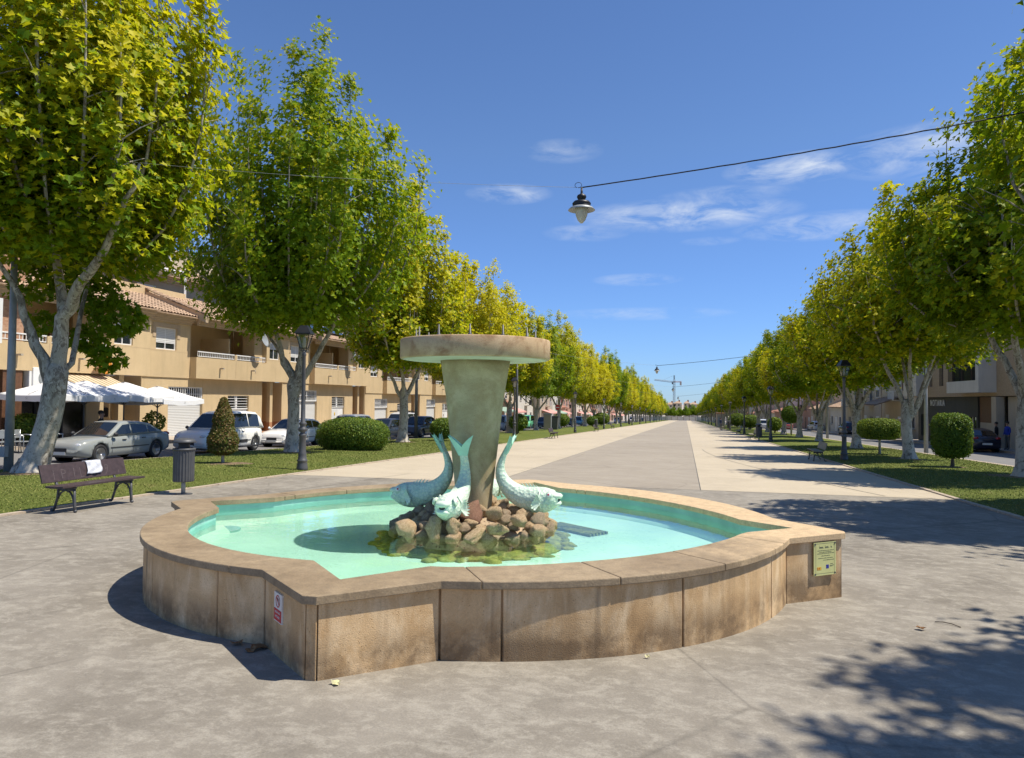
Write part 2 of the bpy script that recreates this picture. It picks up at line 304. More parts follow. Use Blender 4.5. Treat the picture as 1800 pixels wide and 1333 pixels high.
def shut_mat(name, c, s):
    t = NT(name); w = t.n('ShaderNodeTexWave', bands_direction='Z'); w.inputs['Scale'].default_value = s; t.l(t.co(), w.inputs['Vector'])
    t.col(t.ramp(w.outputs[0], [(.2, tuple(x*.8 for x in c)), (.6, c)])); t.bump(w.outputs[0], .015, .6); t.setp(Roughness=.6); return t.m
M_SHUTR = shut_mat('ribbed_shutter', (.68, .68, .66), 3.5)
def glass_mat(name, c, rough=.03):
    t = NT(name); t.col(c); t.setp(Roughness=rough, Specular_IOR_Level=.8); return t.m
M_GLASS = glass_mat('dark_glass', (.02, .026, .032)); M_CARGL = glass_mat('car_glass', (.012, .016, .02)); M_BLKG = glass_mat('shop_black_glass', (.008, .008, .009), .15)
def lampglass():
    t = NT('lantern_glass'); t.t.nodes.remove(t.p); tr = t.n('ShaderNodeBsdfTransparent'); tr.inputs[0].default_value = (.82, .84, .84, 1)
    gl = t.n('ShaderNodeBsdfGlossy'); gl.inputs['Roughness'].default_value = .05; ms = t.n('ShaderNodeMixShader'); ms.inputs[0].default_value = .14
    t.l(tr.outputs[0], ms.inputs[1]); t.l(gl.outputs[0], ms.inputs[2]); t.l(ms.outputs[0], t.o.inputs[0]); return t.m
M_LGLASS = lampglass()
def paint_mat():
    t = NT('car_paint'); oi = t.n('ShaderNodeObjectInfo'); c = t.mix(t.ramp(t.noise(1.5, 4), [(.3, 0.), (.7, .06)]), oi.outputs['Color'], (.3, .26, .2)); t.col(c)
    t.setp(Roughness=.32, Metallic=.0, Coat_Weight=.45, Coat_Roughness=.06); return t.m
M_PAINT = paint_mat()
# ------------------------------------------------------------------ building helpers
class MB:
    """collects polygons of several materials; build() links them as one mesh object"""
    def __init__(s): s.v = []; s.f = []; s.mi = []; s.cur = 0; s.sm = []; s.smooth = False; s.M = Matrix.Identity(4)
    def add(s, vs, fs):
        b = len(s.v)
        s.v += [tuple(s.M @ Vector(v)) for v in vs]
        for f in fs: s.f.append([b+i for i in f]); s.mi.append(s.cur); s.sm.append(s.smooth)
        return s
    def box(s, a, b):
        x0, y0, z0 = a; x1, y1, z1 = b
        return s.add([(x0,y0,z0),(x1,y0,z0),(x1,y1,z0),(x0,y1,z0),(x0,y0,z1),(x1,y0,z1),(x1,y1,z1),(x0,y1,z1)],
                     [(0,3,2,1),(4,5,6,7),(0,1,5,4),(1,2,6,5),(2,3,7,6),(3,0,4,7)])
    def prism(s, poly, z0, z1):
        n = len(poly); vs = [(p[0], p[1], z0) for p in poly]+[(p[0], p[1], z1) for p in poly]
        return s.add(vs, [tuple(range(n))[::-1], tuple(range(n, 2*n))]+[(i, (i+1) % n, n+(i+1) % n, n+i) for i in range(n)])
    def tube(s, pts, rad, n=8, cap=True, sq=None):
        pts = [Vector(p) for p in pts]; rad = rad if isinstance(rad, (list, tuple)) else [rad]*len(pts)
        vs = []; prev = None
        for i, p in enumerate(pts):
            d = (pts[min(i+1, len(pts)-1)]-pts[max(i-1, 0)]).normalized()
            if prev is None:
                a = Vector((0, 0, 1)) if abs(d.z) < .9 else Vector((1, 0, 0)); u = d.cross(a).normalized()
            else: u = (prev-d*prev.dot(d)).normalized()
            prev = u; w = d.cross(u)
            r = rad[i]; ra, rb = r if isinstance(r, tuple) else (r, r)
            for k in range(n):
                t = 2*pi*k/n; vs.append(tuple(p+u*cos(t)*ra+w*sin(t)*rb))
        fs = [(i*n+k, i*n+(k+1) % n, (i+1)*n+(k+1) % n, (i+1)*n+k) for i in range(len(pts)-1) for k in range(n)]
        if cap: fs += [tuple(range(n))[::-1], tuple(range((len(pts)-1)*n, len(pts)*n))]
        return s.add(vs, fs)
    def lathe(s, prof, n=24, c=(0, 0, 0), ph=0.):
        vs = [(c[0]+r*cos(2*pi*k/n+ph), c[1]+r*sin(2*pi*k/n+ph), c[2]+z) for r, z in prof for k in range(n)]
        fs = [(i*n+k, i*n+(k+1) % n, (i+1)*n+(k+1) % n, (i+1)*n+k) for i in range(len(prof)-1) for k in range(n)]
        if prof[0][0] > 1e-4: fs.append(tuple(range(n))[::-1])
        if prof[-1][0] > 1e-4: fs.append(tuple(range((len(prof)-1)*n, len(prof)*n)))
        return s.add(vs, fs)
    def sphere(s, c, r, n=10, m=7):
        r = r if isinstance(r, tuple) else (r, r, r)
        vs = []; fs = []
        for j in range(m+1):
            t = pi*j/m
            for k in range(n): vs.append((c[0]+r[0]*sin(t)*cos(2*pi*k/n), c[1]+r[1]*sin(t)*sin(2*pi*k/n), c[2]-r[2]*cos(t)))
        for j in range(m):
            for k in range(n): fs.append((j*n+k, j*n+(k+1) % n, (j+1)*n+(k+1) % n, (j+1)*n+k))
        return s.add(vs, fs)
    def mesh(s, name, mats):
        me = bpy.data.meshes.new(name); me.from_pydata(s.v, [], s.f)
        for m in (mats if isinstance(mats, (list, tuple)) else [mats]): me.materials.append(m)
        me.polygons.foreach_set('material_index', s.mi); me.polygons.foreach_set('use_smooth', s.sm); me.update(); return me
    def build(s, name, mats, parent=None, loc=(0, 0, 0), rz=0., bevel=0.):
        o = bpy.data.objects.new(name, s.mesh(name, mats)); COL.objects.link(o); o.location = loc; o.rotation_euler = (0, 0, rz)
        if parent is not None: o.parent = parent
        if bevel:
            m = o.modifiers.new('bevel', 'BEVEL'); m.width = bevel; m.segments = 2; m.limit_method = 'ANGLE'
        return o
def tag(o, label=None, cat=None, group=None, kind=None):
    if label: o['label'] = label
    if cat: o['category'] = cat
    if group: o['group'] = group
    if kind: o['kind'] = kind
    return o
def empty(name, loc, rz=0., label=None, cat=None, group=None, kind=None):
    o = bpy.data.objects.new(name, None); COL.objects.link(o); o.location = loc; o.rotation_euler = (0, 0, rz); o.empty_display_size = .2
    return tag(o, label, cat, group, kind)
def link(name, me, parent=None, loc=(0, 0, 0), rot=(0, 0, 0), scale=None):
    o = bpy.data.objects.new(name, me); COL.objects.link(o); o.location = loc; o.rotation_euler = rot
    if scale: o.scale = scale
    if parent is not None: o.parent = parent
    return o
KIDS = {}
def copy_tree(o, parent=None):
    c = o.copy(); COL.objects.link(c)
    if parent is not None: c.parent = parent; c.matrix_parent_inverse = o.matrix_parent_inverse.copy()
    for ch in list(o.children): copy_tree(ch, c)
    return c
def place(proto, used, loc, rz=0., label=None, group=None, scale=None):
    if not used: used.append(1); c = proto
    else: c = copy_tree(proto)
    c.location = loc; c.rotation_euler = (0, 0, rz)
    if scale: c.scale = (scale,)*3
    if label: c['label'] = label
    if group: c['group'] = group
    return c
def sheet(name, xs, ys, zf, mat, kind='structure', skirt=0.):
    vs = [(x, y, zf(x, y)) for y in ys for x in xs]; n = len(xs)
    fs = [(j*n+i, j*n+i+1, (j+1)*n+i+1, (j+1)*n+i) for j in range(len(ys)-1) for i in range(n-1)]
    o = MB().add(vs, fs).build(name, mat); tag(o, kind=kind); return o
def text_mesh(body, size, mat, name='lettering', parent=None, ext=.004, spacing=1.):
    c = bpy.data.curves.new(name, 'FONT'); c.body = body; c.size = size; c.extrude = ext; c.align_x = 'CENTER'; c.align_y = 'CENTER'; c.space_character = spacing
    t = bpy.data.objects.new(name, c); COL.objects.link(t); bpy.context.view_layer.update()
    me = bpy.data.meshes.new_from_object(t.evaluated_get(bpy.context.evaluated_depsgraph_get())); bpy.data.objects.remove(t); bpy.data.curves.remove(c)
    me.materials.clear(); me.materials.append(mat); o = link(name, me, parent); return o
# ------------------------------------------------------------------ ground
KL, KR = -10.7, 5.9          # kerbs of the avenue
LL, LR = -18.7, 12.55        # outer edges of the lawns
FC = Vector((-2.35, 7.95))   # fountain centre
ysl = [-40, -20, -10, 0, 10, 20, 30, 40, 60, 80, 120, 180, 260, 360, 480, 560, 900, 3000]
sheet('ground', [-1500, -200, -60, 0, 60, 200, 1500], ysl, lambda x, y: gz(y)-.30, M_WALK)
sheet('avenue_paving', [KL, -6, -2.4, 2, KR], [-40, -10, 0, 10, 18.25, 40, 100, 200, 400, 505], lambda x, y: gz(y), M_PLAZA)
ysb = [18.25, 40, 100, 200, 400, 505]
sheet('beige_band', [KL, -4.92], ysb, lambda x, y: gz(y)+.004, M_BEIGE)
sheet('beige_band', [0.36, KR], ysb, lambda x, y: gz(y)+.004, M_BEIGE)
sheet('grey_band', [-4.9, 0.34], ysb, lambda x, y: gz(y)+.004, M_GREY)
sheet('expansion_joint', [0.34, 0.36], ysb, lambda x, y: gz(y)+.0025, M_INK); sheet('expansion_joint', [-4.92, -4.9], ysb, lambda x, y: gz(y)+.0025, M_INK)
def saw_cut():
    pts = []; t0 = Vector((0.9, 40.)); 
    for k in range(24):
        u = k/23; pts.append((.9+3.6*u**1.8, 42-23.6*u))
    m = MB()
    for (x0, y0), (x1, y1) in zip(pts, pts[1:]): m.add([(x0-.012, y0, gz(y0)+.008), (x0+.012, y0, gz(y0)+.008), (x1+.012, y1, gz(y1)+.008), (x1-.012, y1, gz(y1)+.008)], [(0, 1, 2, 3)])
    tag(m.build('saw_cut', M_INK), kind='structure')
saw_cut()
yl = [-40, -10, 0, 10, 20, 30, 40, 60, 100, 200, 350, 505]
def lawn_z(x, y):
    c = (x-KL)*(x-LL)/((KL-LL)**2/4) if x < 0 else (x-KR)*(x-LR)/((LR-KR)**2/4)
    return gz(y)+.02-.10*c
def frange(a, b, n): return [a+(b-a)*i/n for i in range(n+1)]
sheet('lawn', frange(LL, KL-.12, 8), yl, lawn_z, M_LAWN)
sheet('lawn', frange(KR+.12, LR, 8), yl, lawn_z, M_LAWN)
# kerbs: single stones near the camera, one long strip beyond
def kerb_row(x0, x1, y0, y1, ymax, h, name='kerb', seg=1.0):
    base = MB()
    y = y0
    base.add([(x0+.012, y0, gz(y0)+h-.02), (x1-.012, y0, gz(y0)+h-.02), (x1-.012, y1, gz(y1)+h-.02), (x0+.012, y1, gz(y1)+h-.02), (x0+.012, y0, gz(y0)-.3), (x1-.012, y0, gz(y0)-.3), (x1-.012, y1, gz(y1)-.3), (x0+.012, y1, gz(y1)-.3)], [(0, 1, 2, 3), (0, 4, 5, 1), (1, 5, 6, 2), (2, 6, 7, 3), (3, 7, 4, 0)])
    o = tag(base.build(name, M_KERB), kind='structure')
    me = MB().box((x0, .006, -.2), (x1, seg-.006, h)).mesh('kerb_stone', M_KERB)
    y = y0; rest = MB()
    while y < ymax:
        k = link('kerb_stone', me, o, (random.uniform(-.004, .004), y, gz(y+seg/2)+random.uniform(-.004, .004)), (-math.atan(SL), 0, 0)); y += seg
    rest.add([(x0, ymax, gz(ymax)+h), (x1, ymax, gz(ymax)+h), (x1, y1, gz(y1)+h), (x0, y1, gz(y1)+h), (x1, ymax, gz(ymax)-.1), (x1, y1, gz(y1)-.1), (x0, ymax, gz(ymax)-.1), (x0, y1, gz(y1)-.1)], [(0, 1, 2, 3), (1, 4, 5, 2), (0, 3, 7, 6)])
    tag(rest.build('kerb_run', M_KERB, o), kind='stuff')
kerb_row(KL-.12, KL, 2, 505, 60, .045); kerb_row(KR, KR+.12, 2, 505, 60, .045)
kerb_row(LL-.15, LL, 8, 505, 48, .03); kerb_row(LR, LR+.30, 14, 505, 60, .03)
# streets: the left one climbs a little to the houses
def zl(x, y):
    if x > -22.5: return gz(y)-.10
    return gz(y)-.10+(-22.5-x)*.10
sheet('street', [-24.9, -22.5, LL-.15], yl, zl, M_ROAD)
sheet('street', [LR+.30, 19.0], yl, lambda x, y: gz(y)-.10, M_ROAD)
sheet('sidewalk', [-30, -27.4, -25.05], yl, lambda x, y: gz(y)+(.24 if x > -26 else .32), M_WALK)
sheet('sidewalk', [19.15, 24], yl, lambda x, y: gz(y)+.03, M_WALK)
kerb_row(-25.05, -24.9, 8, 505, 50, .24, 'street_kerb'); kerb_row(19.0, 19.15, 30, 505, 70, .03, 'street_kerb')
# grass blades over the lawns near the camera
def grass():
    rng = np.random.default_rng(3); P = []
    def patch(x0, x1, y0, y1, n):
        x = rng.uniform(x0, x1, n); y = y0+(y1-y0)*rng.uniform(0, 1, n)**1.5; return np.stack([x, y], 1)
    pts = np.concatenate([patch(LL+.05, KL-.13, 8, 44, 62000), patch(KR+.13, LR-.05, 14, 50, 42000)])
    n = len(pts); z = np.array([lawn_z(a, b) for a, b in pts]); h = rng.uniform(.010, .032, n)*(1+.012*pts[:, 1]); w = rng.uniform(.004, .008, n)*(1+.035*pts[:, 1])
    an = rng.uniform(0, 2*pi, n); le = rng.normal(0, .02, (n, 2))
    V = np.zeros((n, 3, 3)); V[:, 0, 0] = pts[:, 0]-np.cos(an)*w; V[:, 0, 1] = pts[:, 1]-np.sin(an)*w; V[:, 1, 0] = pts[:, 0]+np.cos(an)*w; V[:, 1, 1] = pts[:, 1]+np.sin(an)*w
    V[:, 2, 0] = pts[:, 0]+le[:, 0]; V[:, 2, 1] = pts[:, 1]+le[:, 1]; V[:, 0, 2] = z; V[:, 1, 2] = z; V[:, 2, 2] = z+h
    me = bpy.data.meshes.new('grass'); me.from_pydata(V.reshape(-1, 3).tolist(), [], np.arange(3*n).reshape(-1, 3).tolist())
    a = me.attributes.new('tint', 'FLOAT', 'FACE'); edge = np.clip(1-np.minimum(np.abs(pts[:, 0]-KL), np.abs(pts[:, 0]-KR))/.5, 0, 1)
    a.data.foreach_set('value', np.clip(rng.beta(1.6, 3, n)+edge*rng.uniform(0, .8, n), 0, 1).astype(np.float32))
    me.materials.append(M_GRASS); tag(link('grass', me), 'short mown green grass on both lawns, browner along the kerbs', 'grass', kind='stuff')
grass()
# ------------------------------------------------------------------ the fountain
ZC = 0.46
def cp(px, py): p = AZ(px, py, ZC); return Vector((p.x, p.y))
def circ(ps):
    A = np.array([[2*p.x, 2*p.y, 1] for p in ps]); b = np.array([p.x**2+p.y**2 for p in ps]); s = np.linalg.lstsq(A, b, rcond=None)[0]
    return Vector((s[0], s[1])), math.sqrt(s[2]+s[0]**2+s[1]**2)
def arc(px, n=20, ends=None):
    ps = [cp(*p) if not isinstance(p, Vector) else p for p in px]; c, r = circ(ps); a0 = math.atan2(ps[0].y-c.y, ps[0].x-c.x); a1 = math.atan2(ps[-1].y-c.y, ps[-1].x-c.x)
    while a1 < a0: a1 += 2*pi
    out = []
    for i in range(n+1):
        a = a0+(a1-a0)*i/n; out.append(Vector((c.x+r*cos(a), c.y+r*sin(a))))
    out[0] = ps[0]; out[-1] = ps[-1]; return out
nearT, rightT, backT, leftT = cp(537, 1051), cp(1495, 936), cp(934, 843), cp(299, 881)
bR = cp(1007, 851); bL = Vector((2*backT.x-bR.x, bR.y)); lB = cp(404, 875.5)
lF = cp(318, 894); lB = Vector((lF.x+.02, lF.y+1.15))
TLmid = cp(600, 857.5)
def chamfer(T, a, b, d=.07): return [T+(a-T).normalized()*d, T+(b-T).normalized()*d]
BRa = arc([(775,1021),(895,1024),(1011,1016.5),(1219,1003),(1330,976),(1388,946)], 26)
TRa = arc([(1359,911),(1260,882),(1180,868),(1100,859),(1007,851)], 22)
TLa = arc([bL, cp(700, 849.5), TLmid, cp(500, 867), lB], 22)
BLa = arc([(318,894),(262,917),(245,935),(250,950),(318.8,977.6),(459.5,1001)], 24)
OUT = []; SEG = []   # outline, counter-clockwise, with the index where each stretch starts
for nm, pts in (('near', chamfer(nearT, BLa[-1], BRa[0])), ('BR', BRa), ('right', chamfer(rightT, BRa[-1], TRa[0])), ('TR', TRa), ('back', chamfer(backT, TRa[-1], TLa[0])), ('TL', TLa), ('left', chamfer(leftT, TLa[-1], BLa[0])), ('BL', BLa)):
    SEG.append((nm, len(OUT))); OUT += pts
inR = arc([(756,995),(850,997),(1000,989),(1150,973),(1250,953),(1312.6,935.5)], 26)
iTR = arc([(1299,913),(1200,887),(1100,871),(982,857.7)], 22)
iBL = arc([(385,893),(350,906),(334,930),(360,955),(450,973),(552,985)], 24)
ibR = iTR[-1]; ibT = cp(939, 848); ibL = Vector((2*ibT.x-ibR.x, ibR.y)); ilT = cp(370.6, 880.8); ilB = Vector((iBL[0].x, iBL[0].y+.85))
iTL = arc([ibL, cp(700, 855.5), cp(600, 863.5), cp(500, 873.5), ilB], 22)
INN = [cp(598, 1018), cp(598, 1018)+Vector((.005, .002))]+inR+[cp(1392, 928), cp(1392, 928)+Vector((0, .01))]+iTR+[ibT, ibT+Vector((-.01, 0))]+iTL+[ilT, ilT+Vector((0, -.01))]+iBL
assert len(INN) == len(OUT)
def offset(poly, d):
    n = len(poly); out = []
    for i in range(n):
        p0, p, p1 = poly[i-1], poly[i], poly[(i+1) % n]
        e0 = (p-p0); e1 = (p1-p)
        if e0.length < .02: e0 = (p-poly[i-2])
        if e1.length < .02: e1 = (poly[(i+2) % n]-p)
        n0 = Vector((e0.y, -e0.x)).normalized(); n1 = Vector((e1.y, -e1.x)).normalized()
        m = (n0+n1); m = m.normalized()/max(.45, m.normalized().dot(n0)) if m.length > 1e-6 else n0
        out.append(p+m*d)
    return out
FT = empty('fountain', (FC.x, FC.y, gz(FC.y)), 0, 'tan stone fountain with turquoise lobed basin, round bowl on a pedestal and four fish', 'fountain')
FO = Vector((FC.x, FC.y, gz(FC.y)))
def fbuild(mb, name, mat, parent=FT, bevel=0.):
    o = mb.build(name, mat, parent, bevel=bevel); o.location = -FO if parent is FT else (0, 0, 0); return o
N = len(OUT); WO = offset(OUT, -.034); WI = offset(INN, .03)
# cut points of the wall panels, arc fractions on each stretch
def seg_range(nm):
    i = [k for k, s in enumerate(SEG) if s[0] == nm][0]; a = SEG[i][1]; b = SEG[i+1][1] if i+1 < len(SEG) else N; return a, b
cuts = set()
def near_idx(px, py, nm):
    a, b = seg_range(nm); q = cp(px, py); return min(range(a, b), key=lambda i: (OUT[i]-q).length)
for px, nm in ((778, 'BR'), (900, 'BR'), (1214, 'BR'), (1362, 'BR'), (1388, 'BR'), (460, 'BL'), (375, 'BL'), (262, 'BL'), (318, 'BL')):
    a, b = seg_range(nm)
    front = [i for i in range(a, b)]
    pr = lambda i: CX+FPX*(BX[0]*OUT[i].x+BY[0]*OUT[i].y+BZ[0]*(ZC-CH))/(BX[2]*OUT[i].x+BY[2]*OUT[i].y+BZ[2]*(ZC-CH))
    c = min(front, key=lambda i: abs(pr(i)-px)+(0 if nm == 'BR' else (0 if i > a+6 or px == 318 else 500))); cuts.add(c)
for nm in ('TR', 'TL'):
    a, b = seg_range(nm); cuts |= {a, a+7, a+15, b-1}
for nm in ('near', 'right', 'back', 'left'):
    a, b = seg_range(nm); cuts |= {a, b-1}
cuts = sorted(cuts)
def wall_panels():
    n = len(cuts)
    for q in range(n):
        a, b = cuts[q], cuts[(q+1) % n]
        idx = list(range(a, b+1)) if b > a else list(range(a, N))+list(range(0, b+1))
        pts = [WO[i % N].copy() for i in idx]; ins = [WI[i % N].copy() for i in idx]
        L = sum((pts[i+1]-pts[i]).length for i in range(len(pts)-1))
        if L < .03: continue
        g = .009 if L > .25 else .002
        pts[0] = pts[0]+(pts[1]-pts[0]).normalized()*g; pts[-1] = pts[-1]+(pts[-2]-pts[-1]).normalized()*g
        mb = MB(); vs = []; m = len(pts); zt = ZC-.062
        mids = []
        for (p, w) in zip(pts, ins):
            c = p+(w-p).normalized()*min(.12, (w-p).length*.5); mids.append(c)
            zb = gz(p.y)-.12
            vs += [(p.x, p.y, zb), (p.x, p.y, zt), (c.x, c.y, zt), (c.x, c.y, zb)]
        fs = []
        for i in range(m-1):
            for k in range(4): fs.append((i*4+k, (i+1)*4+k, (i+1)*4+(k+1) % 4, i*4+(k+1) % 4))
        fs += [(0, 1, 2, 3), ((m-1)*4+3, (m-1)*4+2, (m-1)*4+1, (m-1)*4)]
        fbuild(mb.add(vs, fs), 'wall_panel', M_WALL, bevel=.006)
wall_panels()
# solid core behind the panels and painted inner face
core = MB(); vs = []
co_ = offset(WO, -.03); 
for p, w in zip(co_, WI): vs += [(p.x, p.y, gz(p.y)-.15), (p.x, p.y, ZC-.064), (w.x, w.y, ZC-.064), (w.x, w.y, 0.0)]
core.add(vs, [(i*4+k, ((i+1) % N)*4+k, ((i+1) % N)*4+k+1, i*4+k+1) for i in range(N) for k in (0, 1)]); fbuild(core, 'wall_core', M_WALL)
iw = MB(); vs = []
for w in WI: vs += [(w.x, w.y, ZC-.062), (w.x, w.y, .10)]
iw.add(vs, [(i*2, i*2+1, ((i+1) % N)*2+1, ((i+1) % N)*2) for i in range(N)]); fbuild(iw, 'basin_wall', M_POOLW)
ld = MB(); vs = []; L2 = offset(WI, -.14); L3 = offset(WI, -.17); ld.smooth = True
for a, b, c in zip(WI, L2, L3): vs += [(a.x, a.y, .205), (b.x, b.y, .195), (c.x, c.y, .12)]
ld.add(vs, [(i*3+k, ((i+1) % N)*3+k, ((i+1) % N)*3+k+1, i*3+k+1) for i in range(N) for k in (0, 1)]); fbuild(ld, 'basin_ledge', M_POOL)
fbuild(MB().add([(p.x, p.y, .150) for p in offset(WI, -.02)], [tuple(range(N))]), 'basin_floor', M_POOL)
# coping slabs
slabcuts = []
for nm in ('near', 'right', 'back', 'left'):
    slabcuts.append(seg_range(nm)[0]-3 if nm != 'near' else N-3)
for nm, fr in (('BR', (2, 9, 16, 22)), ('TR', (2, 8, 14, 19)), ('TL', (2, 8, 14, 19)), ('BL', (2, 8, 15))):
    a, b = seg_range(nm); slabcuts += [a+k for k in fr]
slabcuts = sorted(set(slabcuts))
for q in range(len(slabcuts)):
    a, b = slabcuts[q], slabcuts[(q+1) % len(slabcuts)]
    idx = list(range(a, b+1)) if b > a else list(range(a, N))+list(range(0, b+1))
    o_ = [OUT[i % N].copy() for i in idx]; i_ = [INN[i % N].copy() for i in idx]; g = .0025
    for L in (o_, i_):
        L[0] = L[0]+(L[1]-L[0]).normalized()*g; L[-1] = L[-1]+(L[-2]-L[-1]).normalized()*g
    dz = random.uniform(-.0012, .0012); vs = []; m = len(o_)
    for p, w in zip(o_, i_): vs += [(p.x, p.y, ZC-.06), (p.x, p.y, ZC+dz), (w.x, w.y, ZC+dz), (w.x, w.y, ZC-.06)]
    fs = [(i*4+k, (i+1)*4+k, (i+1)*4+(k+1) % 4, i*4+(k+1) % 4) for i in range(m-1) for k in range(4)]+[(0, 1, 2, 3), ((m-1)*4+3, (m-1)*4+2, (m-1)*4+1, (m-1)*4)]
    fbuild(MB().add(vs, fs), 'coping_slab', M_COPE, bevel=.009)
wat = MB().add([(p.x, p.y, .335) for p in offset(WI, .01)], [tuple(range(N))]).build('water', M_WATER); tag(wat, kind='structure')
# inlet cover on the floor near the left corner, drain grating on the right
ic = AZ(392, 926, .2); m = MB(); m.smooth = False; m.lathe([(.20, .15), (.20, .175), (.19, .18), (0, .18)], 28, (ic.x, ic.y, 0)); fbuild(m, 'floor_inlet', M_POOLW)
g0 = AZ(1010, 930, .17); gr = empty('drain_grating', (g0.x, g0.y, .155), R_(-38)); gr.parent = FT; gr.location = Vector((g0.x, g0.y, .155))-FO
for k in range(6): MB().box((-.42, -.15+k*.055, 0), (.42, -.125+k*.055, .03)).build('grating_bar', M_ALGAE, gr)
# pedestal and bowl
PC = Vector((-2.33, 7.88, 0))
m = MB(); m.smooth = True; m.lathe([(.205, .15), (.20, .5), (.213, .74), (.272, 1.27), (.33, 1.78), (.385, 2.12), (.398, 2.19)], 56, PC); fbuild(m, 'pedestal', M_COLUMN)
bowl = MB(); bowl.smooth = True; bowl.lathe([(.82, 2.19), (.838, 2.193), (.848, 2.205), (.848, 2.398), (.84, 2.41), (.76, 2.411)], 96, PC); bo = fbuild(bowl, 'bowl', M_BOWL)
m = MB(); m.smooth = True; m.lathe([(.76, 2.411), (.74, 2.35), (.4, 2.32), (0., 2.315)], 64, PC); i_ = m.build('bowl_lining', M_MINT, bo)
m = MB(); m.smooth = True; m.lathe([(0., 2.16), (.40, 2.178), (.78, 2.184), (.825, 2.191)], 96, PC); m.build('bowl_underside', M_MINT, bo)
for k in range(12):
    a = 2*pi*k/12+.2; c = PC+Vector((.68*cos(a), .68*sin(a), 2.33)); mm = MB(); mm.smooth = True
    mm.lathe([(.016, 0), (.016, .07), (.024, .075), (.024, .10), (.013, .11), (.008, .205), (0, .206)], 8, c); mm.build('spray_nozzle', M_IRON, bo)
